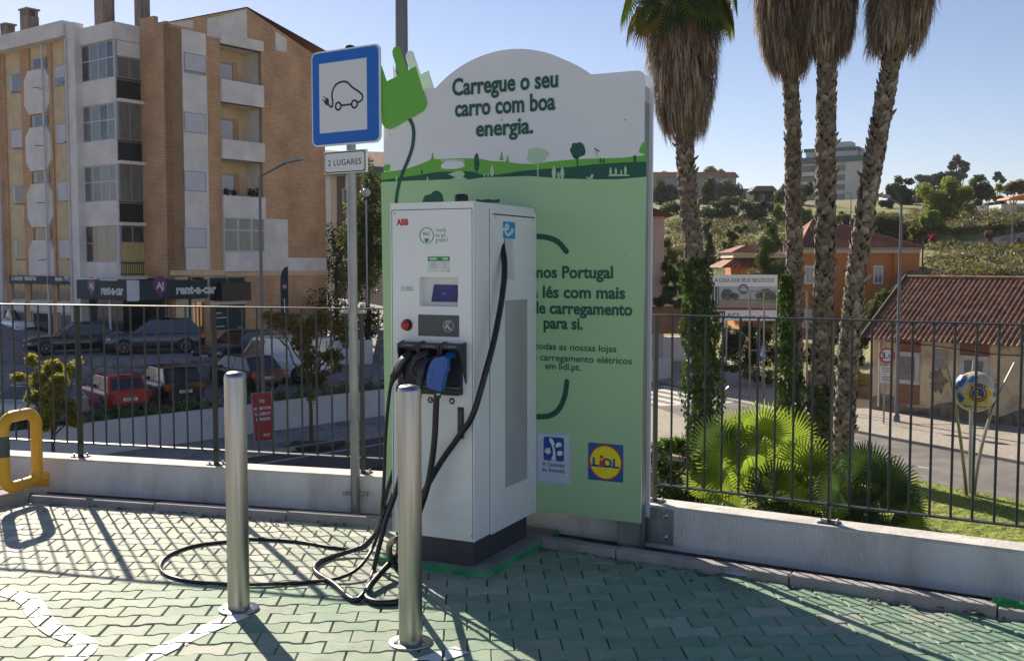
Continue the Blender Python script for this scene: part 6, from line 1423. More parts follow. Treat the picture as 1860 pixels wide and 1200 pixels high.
# ================================================================== palms
m_boot = mat('palm_boot', (.23,.18,.135), .85, var=.4, scale=6, bump=.5, bscale=30, dirt=(.10,.075,.055), dscale=5)
m_boot3 = mat('palm_boot_dark', (.19,.15,.115), .9, var=.4, scale=6, bump=.5, bscale=30); m_boot4 = mat('palm_boot_pale', (.35,.285,.225), .85, var=.3, scale=6, bump=.4, bscale=30)
m_boot2 = mat('palm_fibre', (.075,.05,.035), .95, var=.3, scale=8)
m_dead = mat('dead_frond', (.42,.335,.25), .9, 0, .5, 5, trans=.25, stretch=(2,2,.2)); m_dead3 = mat('dead_frond_dark', (.17,.12,.085), .95, 0, .4, 5, trans=.2, stretch=(2,2,.2))
m_dead2 = mat('dead_frond_red', (.25,.125,.06), .9, 0, .4, 2.5, trans=.25, stretch=(2,2,.25))
lf_palm = leaf_mat('fan_leaf_green', (.25,.34,.04), .65, .3, 1.2); lf_palm_d = leaf_mat('fan_leaf_dark', (.06,.105,.028), .45, .3, 1.2); lf_palm_y = leaf_mat('fan_leaf_yellow', (.28,.22,.04), .5, .3, 2)
lf_ivy = leaf_mat('ivy_leaf', (.06,.11,.015), .4, .45, 4); lf_ivy.node_tree.nodes['Principled BSDF'].inputs['Roughness'].default_value = .3
def fan_leaf(mb, c, out, nrm, rad, nl, seed, droop=.25, spread=125, mi=0, w=.09, split=.56):
    """costapalmate leaf: folded segments round the hastula c, middle one along out"""
    r_ = random.Random(seed); out = Vector(out).normalized(); nrm = Vector(nrm); nrm = (nrm-out*nrm.dot(out)).normalized(); side = nrm.cross(out)
    for k in range(nl):
        a = R(-spread+2*spread*k/(nl-1)); d = out*cos(a)+side*sin(a); L = rad*(.78+.22*cos(a*.6))*r_.uniform(.93, 1.05); t = nrm.cross(d)
        f = (k % 2-.5)*.0
        da = R(spread/(nl-1))*split
        p1 = c+d*L*split+nrm*(L*.03); e1 = t*math.tan(da)*L*split*1.72
        p2 = c+d*L*.85+nrm*(-droop*L*.10); e2 = e1*.42; p3 = c+d*L+Vector((0,0,-droop*L*r_.uniform(.2, .5)))+nrm*(-droop*L*.12)
        fold = nrm*(w*.35)
        mb.add([c, p1-e1, p1+fold, p1+e1, p2-e2, p2+fold*.6, p2+e2, p3], [(0,1,2),(0,2,3),(1,4,5,2),(2,5,6,3),(4,7,5),(5,7,6)], mi)
def palm(label, pts, r0, r1, zsk, sk, crown_r, seed, greens=0):
    """pts: trunk axis; zsk: height where the skirt of dead fronds ends; sk: (z, radius) envelope of the skirt"""
    r_ = random.Random(seed); P = spline(pts, 10); base = P[0]; t = thing('fan_palm', label, 'palm tree', base, 0, 'tall fan palms'); P = [p-base for p in P]
    zz = [p.z for p in P]; ax = lambda z: next((P[i].lerp(P[i+1], (z-P[i].z)/(P[i+1].z-P[i].z)) for i in range(len(P)-1) if P[i].z <= z <= P[i+1].z), P[-1]); H = zz[-1]
    rad = lambda z: r0+(r1-r0)*min(1, z/(zsk-base.z))
    tb = MB(); tb.tube(P, [rad(p.z)*.9 for p in P], 12, 1)
    z = .1; k = 0
    while z < min(H, zsk-base.z+.8):
        n = 6; c = ax(z); rr = rad(z)
        for j in range(n):
            a = 2*pi*(j+.5*(k % 2))/n+r_.gauss(0, .2)+k*.13; h = r_.uniform(.19, .30); o = r_.uniform(.02, .085)+(.14 if r_.random() < .04 else 0); wd = rr*r_.uniform(.45, .72)
            ra, ta = Vector((cos(a), sin(a), 0)), Vector((-sin(a), cos(a), 0)); sk_ = ta*r_.gauss(0, .045)
            b0 = c+ra*rr*.86+Vector((0,0,-.03)); tp = c+ra*(rr+o)+Vector((0,0,h))+sk_
            tb.add([b0-ta*wd, b0+ta*wd, c+ra*(rr+.02)+ta*wd*.75+Vector((0,0,h*.55))+sk_*.5, tp+ta*wd*.32, tp-ta*wd*.32, c+ra*(rr+.02)-ta*wd*.75+Vector((0,0,h*.55))+sk_*.5, c+ra*(rr+o*.6+.035)+Vector((0,0,h*.5))+sk_*.5],
                   [(0,1,6),(1,2,6),(2,3,6),(3,4,6),(4,5,6),(5,0,6)], r_.choice((0, 0, 0, 2, 3)))
        z += r_.uniform(.11, .16); k += 1
    tb.build('trunk', [m_boot, m_boot2, m_boot3, m_boot4], t)
    sb_ = MB(); zt = sk[-1][0]; zb_ = sk[0][0]
    core = [(max(.1, lerp_tab(zb_+(zt-zb_)*i/10, sk)*.62), zb_+.45+(zt-zb_-.45)*i/10) for i in range(11)]
    cv = MB(); seg = 18; vs = []
    for r__, z_ in core:
        c = ax(z_-base.z)
        for q in range(seg): vs.append(c+Vector((cos(2*pi*q/seg)*r__, sin(2*pi*q/seg)*r__, 0)))
    sb_.add(vs, [(i*seg+q, i*seg+(q+1) % seg, (i+1)*seg+(q+1) % seg, (i+1)*seg+q) for i in range(10) for q in range(seg)], 1)
    for _ in range(5200):
        z0 = zb_+.5+(zt-zb_)*r_.random()**.9; L = r_.uniform(.5, 1.25); a = r_.uniform(0, 2*pi); ra = Vector((cos(a), sin(a), 0)); ta = Vector((-sin(a), cos(a), 0))
        R0 = lerp_tab(z0, sk)*r_.uniform(.62, 1.02); z1 = max(zb_-r_.uniform(-.1, .45)*1.0, z0-L); R1 = lerp_tab(z1, sk)*(r_.uniform(.8, 1.1)+(r_.random()**5)*.28+.07*sin(a*7+z0*4))
        c0, c1 = ax(z0-base.z), ax(max(.1, z1-base.z)); w_ = r_.uniform(.008, .022); tw = ta*r_.gauss(0, .09)
        p0 = Vector((c0.x, c0.y, z0-base.z))+ra*R0; p2 = Vector((c1.x, c1.y, z1-base.z))+ra*R1+tw; p1 = p0.lerp(p2, .5)+ra*r_.uniform(.0, .07)
        sb_.add([p0-ta*w_, p0+ta*w_, p1+ta*w_*1.2, p1-ta*w_*1.2, p2], [(0,1,2,3), (3,2,4)], (3 if sin(a*5+z0*2.3)+sin(a*11-z0*3.1)+r_.gauss(0, .6) > .6 else 2 if r_.random() < (.5 if z0 > zt-2.2 else .15) else 0))
    sb_.build('dead_frond_skirt', [m_dead, m_boot2, m_dead2, m_dead3], t)
    fr = MB(); c = P[-1]
    for k in range(26):
        a = k*2.4; el = R(r_.uniform(-25, 75)); d = Vector((cos(a)*cos(el), sin(a)*cos(el), sin(el))); L = r_.uniform(.9, 1.5); q = c+d*L+Vector((0,0,-.15*L))
        fr.tube([c, c+d*L*.6, q], [.03, .02, .012], 5); fan_leaf(fr, q, d+Vector((0,0,-.35)), Vector((0,0,1)), crown_r, 26, seed*100+k, .9)
    for k, (a, zl, L, mi) in enumerate(greens or ()):
        d = Vector((cos(R(a)), sin(R(a)), 0)); q = ax(zl-base.z)+d*L; fr.tube([ax(min(H, zl-base.z+.7)), q+Vector((0,0,.35)), q], [.025, .02, .012], 5, mi); fan_leaf(fr, q, d*.35+Vector((0,0,-1)), d+Vector((0,0,.4)), .95, 24, seed*77+k, .5, 100, mi)
    fr.build('crown', [lf_palm_d, lf_palm_y, lf_palm], t)
    return t
def ivy(label, pts, rads, n, seed):
    """climbing ivy round a trunk: (axis points, radii)"""
    mb = MB(); r_ = random.Random(seed); base = Vector(pts[0])
    for _ in range(n):
        t = r_.random(); s = t*(len(pts)-1); i = min(int(s), len(pts)-2); c = Vector(pts[i]).lerp(Vector(pts[i+1]), s-i)-base; rr = rads[i]+(rads[i+1]-rads[i])*(s-i)
        a = r_.uniform(0, 2*pi); rr *= r_.uniform(.75, 1.12)*(1+.22*sin(t*23+a*2)); d = Vector((cos(a), sin(a), 0)); p = c+d*rr
        nrm = (d+Vector((r_.gauss(0,.5), r_.gauss(0,.5), r_.gauss(0,.4)))).normalized(); u = nrm.cross(Vector((0,0,1))).normalized(); v = u.cross(nrm); sz = r_.uniform(.05, .10)
        mb.add([p-u*sz*.7, p-v*sz, p+u*sz*.7, p+v*sz*.9], [(0,1,2,3)])
    o = mb.build('ivy', lf_ivy, loc=base); return tag(o, label, 'ivy', 'ivy on the palm trunks')
def ax_px(lst, Y): return [tuple(D(x, y, Y)) for x, y in lst]
Y1, Y2, Y3, Y4 = 34., 36., 34.5, 33.
def gbase(lst, Y): p = ax_px(lst, Y); return [(p[0][0], Y, ZR)]+p[1:]
p1 = gbase([(1279,860),(1277,780),(1270,600),(1262,480),(1250,360),(1243,250),(1240,100),(1238,-80),(1236,-130)], Y1)
zpx = lambda y, Y: D(0, y, Y).z
sk1 = [(zpx(252,Y1), .60),(zpx(225,Y1), .80),(zpx(190,Y1), .95),(zpx(140,Y1), 1.08),(zpx(90,Y1), 1.18),(zpx(20,Y1), 1.22),(zpx(-60,Y1), .9)]
palm('fan palm with green fronds above its skirt, nearest the advertising board', p1, .29, .25, zpx(225,Y1), sk1, .9, 1, [(-160, zpx(20,Y1), 1.35, 2),(-175, zpx(28,Y1), 1.5, 1),(-100, zpx(0,Y1), 1.15, 0),(-60, zpx(12,Y1), 1.2, 0),(-35, zpx(10,Y1), 1.25, 0),(10, zpx(-5,Y1), 1.35, 1),(-140, zpx(-5,Y1), 1.3, 0),(-15, zpx(-20,Y1), 1.5, 0),(165, zpx(-25,Y1), 1.6, 0),(-80, zpx(-15,Y1), 1.2, 0),(5, zpx(0,Y1), 1.2, 1), (-120, zpx(35,Y1), 1.15, 0), (-50, zpx(40,Y1), 1.15, 0), (-25, zpx(30,Y1), 1.3, 2), (-70, zpx(18,Y1), 1.2, 2), (-150, zpx(45,Y1), 1.3, 1), (-165, zpx(5,Y1), 1.7, 2), (-5, zpx(20,Y1), 1.4, 1)])
p2 = gbase([(1442,815),(1443,720),(1443,500),(1441,350),(1439,200),(1430,110),(1424,0),(1420,-140)], Y2)
sk2 = [(zpx(140,Y2), .55),(zpx(120,Y2), .75),(zpx(70,Y2), .88),(zpx(0,Y2), 1.0),(zpx(-90,Y2), .95),(zpx(-130,Y2), .7)]
palm('slender upright fan palm with ivy up its left side, left of the close pair', p2, .25, .225, zpx(130,Y2), sk2, .9, 2)
p3 = gbase([(1489,850),(1491,760),(1496,560),(1499,400),(1500,250),(1502,130),(1505,0),(1506,-140)], Y3)
sk3 = [(zpx(106,Y3), .62),(zpx(90,Y3), .78),(zpx(40,Y3), .86),(zpx(-20,Y3), .95),(zpx(-100,Y3), .9),(zpx(-130,Y3), .7)]
palm('thick trunked fan palm standing second from the right, in front of the orange house', p3, .31, .26, zpx(96,Y3), sk3, .9, 3)
p4 = gbase([(1530,850),(1534,760),(1546,590),(1561,460),(1582,330),(1603,210),(1622,100),(1638,0),(1655,-140)], Y4)
sk4 = [(zpx(100,Y4), .72),(zpx(80,Y4), .86),(zpx(40,Y4), .95),(zpx(-20,Y4), 1.05),(zpx(-100,Y4), .95),(zpx(-130,Y4), .7)]
palm('leaning fan palm, rightmost of the four', p4, .28, .25, zpx(96,Y4), sk4, .9, 4)
ivy('thick green ivy wrapped round the palm nearest the advertising board', [p1[0], tuple(D(1278,760,Y1)), tuple(D(1273,640,Y1)), tuple(D(1268,540,Y1)), tuple(D(1262,470,Y1))], [.70,.62,.56,.50,.34], 5200, 51)
ivy('ivy strip climbing the left side of the slender upright palm', [tuple(D(1434,800,Y2-.25)), tuple(D(1432,700,Y2-.25)), tuple(D(1427,600,Y2-.25)), tuple(D(1428,500,Y2-.2))], [.5,.42,.34,.14], 2600, 52)
ivy('dark ivy at the foot of the thick trunked palm', [tuple(D(1482,850,Y3)), tuple(D(1486,760,Y3)), tuple(D(1490,700,Y3))], [.6,.5,.42], 1500, 53)
# young fan palms and flowers below the railing
def fan_bush(label, px, py, Y, leaves_, dark=.4, seed=1):
    p = D(px, py, Y); t = thing('fan_palm_bush', label, 'palm bush', (p.x, Y, ZR), 0, 'young fan palms by the lawn'); mb = MB(); r_ = random.Random(seed)
    for k, (x, y, rad, tilt) in enumerate(leaves_):
        q = D(x, y, Y+r_.uniform(-.7, .7)-.4*(k % 3)); q = q-Vector((p.x, Y, ZR)); base = Vector((r_.gauss(0, .25), r_.gauss(0, .25), .35)); d = (q-base).normalized()
        out = Vector((sin(R(tilt)), r_.uniform(-.35, .1), cos(R(tilt)))); nm = Vector((r_.gauss(0,.25)+.15, -1, .35))
        mi = 1 if r_.random() < dark else 0
        mb.tube([base, base.lerp(q, .6)+Vector((0,0,.12)), q], [.022, .016, .010], 5, mi); fan_leaf(mb, q, out, nm, rad*.92*Y/F_PX, 36, seed*200+k, .35, 128, mi)
    mb.build('fronds', [lf_palm, lf_palm_d], t)
    st = MB(); st.tube([(0,0,-.1), (0,0,.5)], [.2, .14], 10); st.build('trunk', m_boot, t); return t
fan_bush('large bright green fan palm bush between the two ivy covered palms', 1385, 900, 28.2, [(1300,815,78,-38),(1345,800,80,-16),(1385,785,78,2),(1430,800,76,24),(1320,850,84,-60),(1365,845,82,-12),(1415,850,80,30),(1460,845,74,52),(1290,880,74,-88),(1470,890,72,82),(1345,890,80,-45),(1400,890,78,8),(1435,895,76,62),(1310,905,66,-110),(1490,870,60,70),(1390,790,56,0),(1330,800,54,-20)], .42, 3)
fan_bush('darker fan palm bush at the corner of the lawn, right of the bright one', 1565, 930, 26.0, [(1540,870,72,-28),(1580,860,74,8),(1612,880,70,48),(1640,915,64,88),(1545,910,74,-62),(1595,905,76,25),(1570,930,66,-15),(1625,930,62,70),(1525,890,58,-70),(1565,840,52,0),(1530,935,54,-95),(1650,945,48,110)], .72, 5)
def bush(nm, label, cat, px, py, Y, items, n, size, m, seed, group=None, z=None, extra=None):
    g0 = D(px, py, Y); g0.z = hill(g0.x, g0.y) if z is None else z; mb = MB(); leaves(mb, cl_px(g0, Y, items), n, size, seed); mats = [m]
    if extra: leaves(mb, cl_px(g0, Y, items), extra[1], size*.8, seed+1, 1); mats.append(extra[0])
    return tag(mb.build(nm, mats, loc=g0), label, cat, group)
m_flow = mat('flower_red', (.5,.03,.02), .6, 0, .2, 5, trans=.3)
bush('flowering_shrub', 'shrub with small red flowers at the foot of the board side railing', 'shrub', 1215, 890, 27., [(1200,850,26,34),(1225,870,24,30),(1205,890,30,24),(1235,905,26,20),(1260,915,22,16),(1190,815,16,20)], 3600, .055, leaf_mat('shrub_green', (.06,.12,.02), .45, .4, 3), 61, z=ZR, extra=(m_flow, 90))
bush('fern_clump', 'bright yellow green fern clump behind the red flowering shrub', 'plant', 1222, 830, 28.5, [(1205,805,18,16),(1228,808,18,14),(1243,815,12,10)], 1500, .09, leaf_mat('fern_green', (.17,.26,.03), .55, .3, 2), 62, z=ZR)
bush('low_planting', 'low dark planting in front of the fan palm bushes', 'plant', 1480, 925, 25.5, [(1300,925,40,16),(1380,935,40,16),(1460,945,44,16),(1530,955,40,16),(1600,965,40,16),(1420,930,40,20)], 3800, .06, lf_ivy, 63, z=ZR)
# ================================================================== things along the road
street_lamp('street_lamp', 'tall grey street lamp in front of the low tiled house', G(1628, 765, ZR+.12), D(1637, 372, G(1628,765,ZR+.12).y).z, .085, (-.75, -.3, .32), 'street lamps')
sgY = G(1605, 769, ZR+.12); t = thing('traffic_sign', 'round red ringed 3.5t weight limit sign by the low tiled house', 'traffic sign', sgY, -8)
zc = D(1609, 645, sgY.y).z-sgY.z; sc_ = sgY.y/F_PX
MB().tube([(0,0,0), (0,0,zc+.35)], .035, 10).build('pole', m_galv, t)
FY = Matrix.Rotation(pi/2, 4, 'X')
pl_ = MB().lathe([(9.6*sc_*1.45, .04), (9.6*sc_*1.45, .055)], seg=32, M=Matrix.Translation((.06,0,zc)) @ FY).build('disc', mat('sign_red', (.5,.012,.03), .35, var=.03), t)
MB().lathe([(9.6*sc_*1.12, .055), (9.6*sc_*1.12, .058)], seg=32, M=Matrix.Translation((.06,0,zc)) @ FY).build('white_field', m_swhite, pl_)
mb = MB(); text_bm(mb, '3.', .36, face_M(-.04, zc-.13, -.060), 0, .03, depth=.002); text_bm(mb, '5t', .22, face_M(.19, zc-.11, -.060), 0, .02, depth=.002); mb.build('lettering', m_sblack, pl_)
for k, z in enumerate((zc-.62, zc-.98)):
    q = MB().bx(-.20, .32, -.045, -.03, z-.16, z+.16).build('supplementary_plate', m_swhite, t); mb = MB()
    for j in range(3): mb.bx(-.13, .25-.06*(j % 2), -.048, -.045, z-.09+j*.08, z-.06+j*.08)
    mb.build('plate_lines', mat('plate_red', (.4,.1,.1), .5) if k == 0 else m_sblack, q)
g = G(1384, 712, ZR+.12); t = thing('traffic_sign', 'square blue pedestrian crossing sign on a thin pole under the large hoarding', 'traffic sign', g, -5); k = g.y/F_PX
zc = D(1384, 639, g.y).z-g.z; MB().tube([(0,0,0), (0,0,zc+.3)], .03, 8).build('pole', m_galv, t)
q = MB().bx(-6.6*k, 6.6*k, -.045, -.03, zc-12*k, zc+12*k).build('panel', mat('sign_blue2', (.005,.10,.42), .35, var=.03), t)
MB().prism([(-5*k, zc-7*k), (5*k, zc-7*k), (0, zc+8*k)], -.05, -.045).build('white_triangle', m_swhite, q)
mb = MB(); mb.bx(-.6*k, .6*k, -.054, -.05, zc-5*k, zc+1*k).ball((0, -.052, zc+2*k), 1.1*k, 8, 6, sc=(1,.1,1)); stroke_prism(mb, [(-1.5*k, zc-6*k), (0, zc-3*k), (1.6*k, zc-6*k)], .5*k, -.054, -.05); mb.build('walker_pictogram', m_sblack, q)
# large hoarding
g = D(1350, 640, 58.); hb = thing('hoarding', 'large white estate agency hoarding on two thin poles with a landscape photograph', 'hoarding', (g.x, 58, ZR), -3)
h_ = lambda x, y: ((D(x, y, 58).x-g.x), D(x, y, 58).z-ZR)
(x0, z1), (x1, z0) = h_(1291, 499), h_(1410, 582)
hp_ = MB().bx(x0, x1, -.05, .05, z0, z1).build('panel', m_white, hb)
(a, c), (b, d) = h_(1293, 520), h_(1409, 563)
ph_ = MB().bx(a, b, -.056, -.05, d, c).build('photograph_print', mat('photo_pale', (.42,.45,.50), .5, var=.1, scale=1.5), hp_)
mb = MB(); w_ = b-a; hh = c-d
MB().prism([(a, d), (b, d), (b, d+hh*.22), (a+w_*.55, d+hh*.36), (a, d+hh*.28)], -.059, -.056).build('terrace_print', mat('photo_pink', (.34,.24,.23), .6, var=.15, scale=2), ph_)
MB().prism([(a+w_*.1, d+hh*.3), (a+w_*.55, d+hh*.38), (b, d+hh*.24), (b, d+hh*.46), (a+w_*.1, d+hh*.48)], -.0575, -.056).build('lawn_print', mat('photo_green', (.22,.27,.13), .6, var=.15, scale=2), ph_)
r_ = random.Random(3)
for cx, cz, rx, rz in ((.24,.66,.10,.26),(.36,.58,.07,.16),(.84,.66,.11,.28),(.95,.58,.05,.2),(.72,.6,.05,.14)):
    n_ = 26; MB().prism([(a+w_*(cx+rx*cos(2*q*pi/n_)*r_.uniform(.8, 1.08)), d+hh*(cz+rz*sin(2*q*pi/n_)*r_.uniform(.8, 1.08))) for q in range(n_)], -.0605, -.059).build('tree_print', mat('photo_dark', (.10,.12,.10), .6, var=.3, scale=4), ph_)
mb = MB(); mb.bx(a, a+w_*.035, -.062, -.0605, d+hh*.2, c).bx(a+w_*.055, a+w_*.085, -.062, -.0605, d+hh*.2, c).bx(a+w_*.10, a+w_*.115, -.062, -.0605, d+hh*.2, c); mb.build('column_print', mat('photo_grey', (.07,.07,.08), .6), ph_)
MB().prism([(a, d), (b, d), (b, d+hh*.05), (a+w_*.7, d+hh*.1), (a, d+hh*.12)], -.064, -.0625).build('red_edge_print', mat('photo_red', (.2,.05,.06), .6), ph_)
m_hl = mat('hoarding_grey', (.16,.155,.15), .5, var=.05)
letters('slogan_lettering', hp_, m_hl, ('A CASA DOS SEUS NEGÓCIOS', (x0+x1)/2+.02, h_(1350,512)[1], .30, 'CENTER', .02, .80, -.052, 0))
(cx, cz) = h_(1350, 525); dk_ = MB().prism([(cx+.29*cos(q*pi/14), cz+.29*sin(q*pi/14)) for q in range(28)], -.066, -.0625).build('year_disc', mat('disc_brown', (.15,.14,.13), .5), hp_)
letters('year_lettering', dk_, m_white, ('1982', cx, cz-.1, .24, 'CENTER', .02, .9, -.068, 0), ('DESDE', cx, cz+.12, .08, 'CENTER', .02, .9, -.068, 0))
letters('company_lettering', hp_, m_hl, ('ACI', h_(1320,577)[0], h_(1320,578)[1], .42, 'LEFT', .02, 1.0, -.052, 0), ('244 870 800', h_(1352,577)[0], h_(1352,576)[1], .13, 'LEFT', .02, .9, -.052, 0), ('244 870 801', h_(1378,577)[0], h_(1378,576)[1], .13, 'LEFT', .02, .9, -.052, 0))
mb = MB(); lx, lz = h_(1302, 579)
for q, hgt in ((0,.36),(.13,.42),(.26,.40),(.38,.44)): mb.bx(lx+q, lx+q+.075, -.056, -.05, lz, lz+hgt)
mb.bx(lx+.1, lx+.45, -.056, -.05, lz+.32, lz+.44); mb.build('company_mark', mat('photo_grey', (.07,.07,.08), .6), hp_)
for x in ((x0+x1)/2-.9, (x0+x1)/2+.9): MB().tube([(x, .08, 0), (x, .08, z1-.2)], .05, 8).build('pole', m_gfr, hb)
# thin gate frame in front of it
p = [D(x, y, 52.) for x, y in ((1362,700),(1362,529),(1388,700),(1388,529),(1466,529),(1466,700))]
gf = thing('gate_frame', 'thin grey post frame standing in front of the hoarding', 'frame', (p[0].x, 52, ZR), 0); o_ = Vector((p[0].x, 52, ZR))
for a, b in ((0,1),(2,3),(5,4)): MB().tube([Vector((p[a].x, 52, ZR))-o_, p[b]-o_], .045, 6).build('post', mat('weathered_post', (.26,.22,.19), .9), gf)
MB().tube([p[1]-o_, p[4]-o_], .035, 6).build('crossbar', mat('weathered_post', (.26,.22,.19), .9), gf); MB().tube([D(1362,636,52)-o_, D(1400,637,52)-o_], .03, 6).build('crossbar', mat('weathered_post', (.26,.22,.19), .9), gf)
# gate pillar, meter cabinet
g = G(1222, 655, ZR+.12); mb = MB(); mb.bx(-.9, .9, -.25, .25, 0, 1.55).bx(-1.0, 1.0, -.32, .32, 1.55, 1.68); tag(mb.build('gate_pillar', m_conc, loc=g), 'concrete gate pillar with a cap behind the nearest palm', 'pillar')
g = G(1203, 648, ZR+.12); mb = MB(); mb.bx(-.42, .42, -.25, .25, 0, 1.15).bx(-.46, .46, -.3, .3, 1.15, 1.22); t = mb.build('meter_cabinet', mat('cabinet_grey', (.40,.39,.36), .6, var=.06), loc=g); tag(t, 'small grey meter cabinet beside the concrete gate pillar', 'cabinet'); MB().bx(-.34, .34, -.262, -.25, .12, 1.05).build('door', mat('cabinet_grey', (.40,.39,.36), .6), t); MB().bx(-.28, -.22, -.27, -.262, .55, .75).build('handle', m_trim, t)
# globe monument
g = G(1763, 899, ZR+.06); gl = thing('globe_monument', 'painted globe with a club emblem held by three curved steel blades on the lawn', 'monument', g, 0); k = g.y/F_PX
w2 = lambda x, y, dy=0.: D(x, y, g.y+dy)-g
gc = w2(1771, 711); gr = 37*k
m_gl = mat('globe_cream', (.55,.47,.31), .35, var=.1, scale=2.5, coat=.5, dirt=(.42,.34,.2), dscale=2)
GL = MB().ball(gc, gr, 40, 24).build('globe', m_gl, gl)
gF = (Vector((0,0,H_CAM))-(g+gc)).normalized(); gX = Vector((-gF.y, gF.x, 0)).normalized(); gU = gF.cross(gX)   # the emblem faces the charging bay
def onball(u, v, e=.004):            # u,v: offsets on the picture side of the ball in units of its radius
    return gc+(gX*u+gF*sqrt(max(0, 1-u*u-v*v))+gU*v)*(gr+e)
def patch(name, poly, m, e):
    n = len(poly); cx, cz = sum(p[0] for p in poly)/n, sum(p[1] for p in poly)/n; mb = MB(); vs = [onball(cx, cz, e)]; fs = []
    rings = 4
    for j in range(1, rings+1):
        for p in poly: vs.append(onball(cx+(p[0]-cx)*j/rings, cz+(p[1]-cz)*j/rings, e))
    for i in range(n): fs.append((0, 1+i, 1+(i+1) % n))
    for j in range(rings-1):
        for i in range(n): a = 1+j*n+i; b = 1+j*n+(i+1) % n; fs.append((a, a+n, b+n, b))
    mb.add(vs, fs, 0, True); return mb.build(name, m, GL)
e8 = lambda pts: [((a-570)/305, -(b-630)/305) for a, b in pts]
m_gb = mat('globe_blue', (.0,.13,.34), .35, var=.15, scale=6, coat=.5)
for nm, pl_ in (('a', [(275,500),(300,440),(360,390),(440,390),(470,420),(440,470),(420,520),(390,560),(330,600),(290,640),(268,600)]), ('b', [(480,440),(520,395),(600,390),(610,430),(560,450),(545,490),(490,500)]), ('c', [(325,680),(350,655),(390,690),(435,735),(400,790),(360,815),(345,760)]), ('d', [(830,500),(855,480),(862,640),(850,690),(820,690),(810,650),(840,590)]), ('e', [(845,760),(862,740),(850,800)])): patch('blue_patch', e8(pl_), m_gb, .004)  # blue map patches; the upper-left one paints in a sky reflection
circ = lambda r__, n=28, cx=612, cz=660: e8([(cx+r__*cos(2*pi*i/n), cz-r__*sin(2*pi*i/n)) for i in range(n)])
m_gold = mat('emblem_gold', (.62,.36,.02), .35, var=.15, scale=12); m_epurp = mat('emblem_purple', (.06,.015,.10), .35)
patch('emblem_gold_field', e8([(470,600),(500,540),(540,510),(612,500),(690,515),(740,570),(770,600),(800,650),(785,685),(745,690),(755,740),(730,790),(612,830),(500,790),(470,730),(490,690),(440,680),(420,650)]), m_gold, .007)
patch('emblem_purple_ring', circ(118), m_epurp, .010); patch('emblem_gold_ring', circ(98), m_gold, .013); patch('emblem_blue_disc', circ(86), mat('emblem_blue', (.01,.02,.16), .35), .016)
mb = MB(); BM_ = Matrix((gX, gU, gF)).transposed().to_4x4(); fM = lambda x, y, e: Matrix.Translation(onball(*e8([(x, y)])[0], e)) @ BM_ @ Matrix.Rotation(R(((x-570)/305)*52), 4, 'Y') @ Matrix.Rotation(R(((y-630)/305)*52), 4, 'X')
text_bm(mb, 'L', gr*.52, fM(610, 712, .02), 0, .05, depth=.004); mb.build('emblem_letter', m_gold, GL)
mb = MB()
for i, ch_ in enumerate('LIONS'): x = 528+i*42; text_bm(mb, ch_, gr*.17, fM(x, 562-26*(1-((i-2)/2)**2)+6, .012) @ Matrix.Rotation(R((2-i)*12), 4, 'Z'), 0, .05, depth=.003)
mb.build('emblem_lettering', m_epurp, GL)
mb = MB()
for i, ch_ in enumerate('Melvin Jones'): x = 440+i*26; text_bm(mb, ch_, gr*.15, fM(x, 858+3*sin(i), .008), 0, .03, depth=.003)
mb.build('name_lettering', mat('letter_brown', (.06,.06,.05), .5), GL)
m_blade = mat('blade_steel', (.36,.34,.28), .35, .85, var=.1, scale=3)
for nm, L_ in (('l', [(1755,899,-.05),(1752,860,-.1),(1745,800,-.15),(1737,745,-.2),(1729,700,-.2),(1718,655,-.2)]), ('r', [(1769,903,-.05),(1772,870,-.1),(1783,810,-.12),(1800,750,-.15),(1817,710,-.15),(1843,658,-.2)]), ('c', [(1762,895,.15),(1763,800,.35),(1765,700,.62),(1769,655,.75)])):
    MB().tube(spline([w2(*q) for q in L_], 4), [.10-.05*i/20 for i in range(len(L_)*4-3)], 8, flat=.5).build('blade', m_blade, gl)
# ================================================================== low tiled house
HX, HA = D(1587, 609, 48.), -48.
th = thing('tiled_house', 'low old ochre house with boarded windows and a brown pantile roof', 'house', (HX.x, 48, ZR), HA)
hx = lambda x, y, d=0.: PL(x, y, (HX.x+sin(R(HA))*d, 48-cos(R(HA))*d), HA)
hz = lambda x, y, d=0.: (hx(x, y, d)[0], hx(x, y, d)[1]-ZR)
Lh = 13.5; ez = hz(1590, 608)[1]
m_hw = mat('old_ochre_wall', (.62,.49,.32), .95, var=.15, scale=1.5, bump=.3, bscale=14, dirt=(.27,.20,.13), dscale=1.0, dlo=.5, dhi=.72)
m_hdark = mat('soot_stain', (.19,.155,.12), .95, var=.4, scale=3, dirt=(.3,.23,.15), dscale=2.5)
m_hbr = mat('brown_panel', (.23,.115,.07), .9, var=.12, scale=2); m_hwht = mat('window_surround', (.50,.48,.44), .8, var=.12, scale=5); m_board = mat('boarded_grey', (.21,.20,.195), .9, var=.2, scale=5, bump=.4)
MB().bx(0, Lh, 0, 7, -.5, ez).build('wall', m_hw, th)
MB().add([(0,0,ez),(0,7,ez),(0,3.5,ez+2.45)], [(0,1,2)]).build('gable', m_hw, th)
st_ = MB(); r_ = random.Random(6); n = 30
st_.prism([(0, .02)]+[(Lh*i/n, .62+.25*sin(i*.9)+r_.uniform(-.12, .15)) for i in range(n+1)]+[(Lh, .02)], -.012, -.002); st_.build('damp_stain', m_hdark, th)
x0, z0 = hz(1704, 700); st_ = MB(); st_.prism([(x0+(.36+.12*sin(q*3)+.12*cos(q*5))*cos(q*pi/12), z0+.2+(.5+.12*cos(q*4))*sin(q*pi/12)) for q in range(24)], -.010, -.002); st_.build('soot_stain', m_hdark, th)
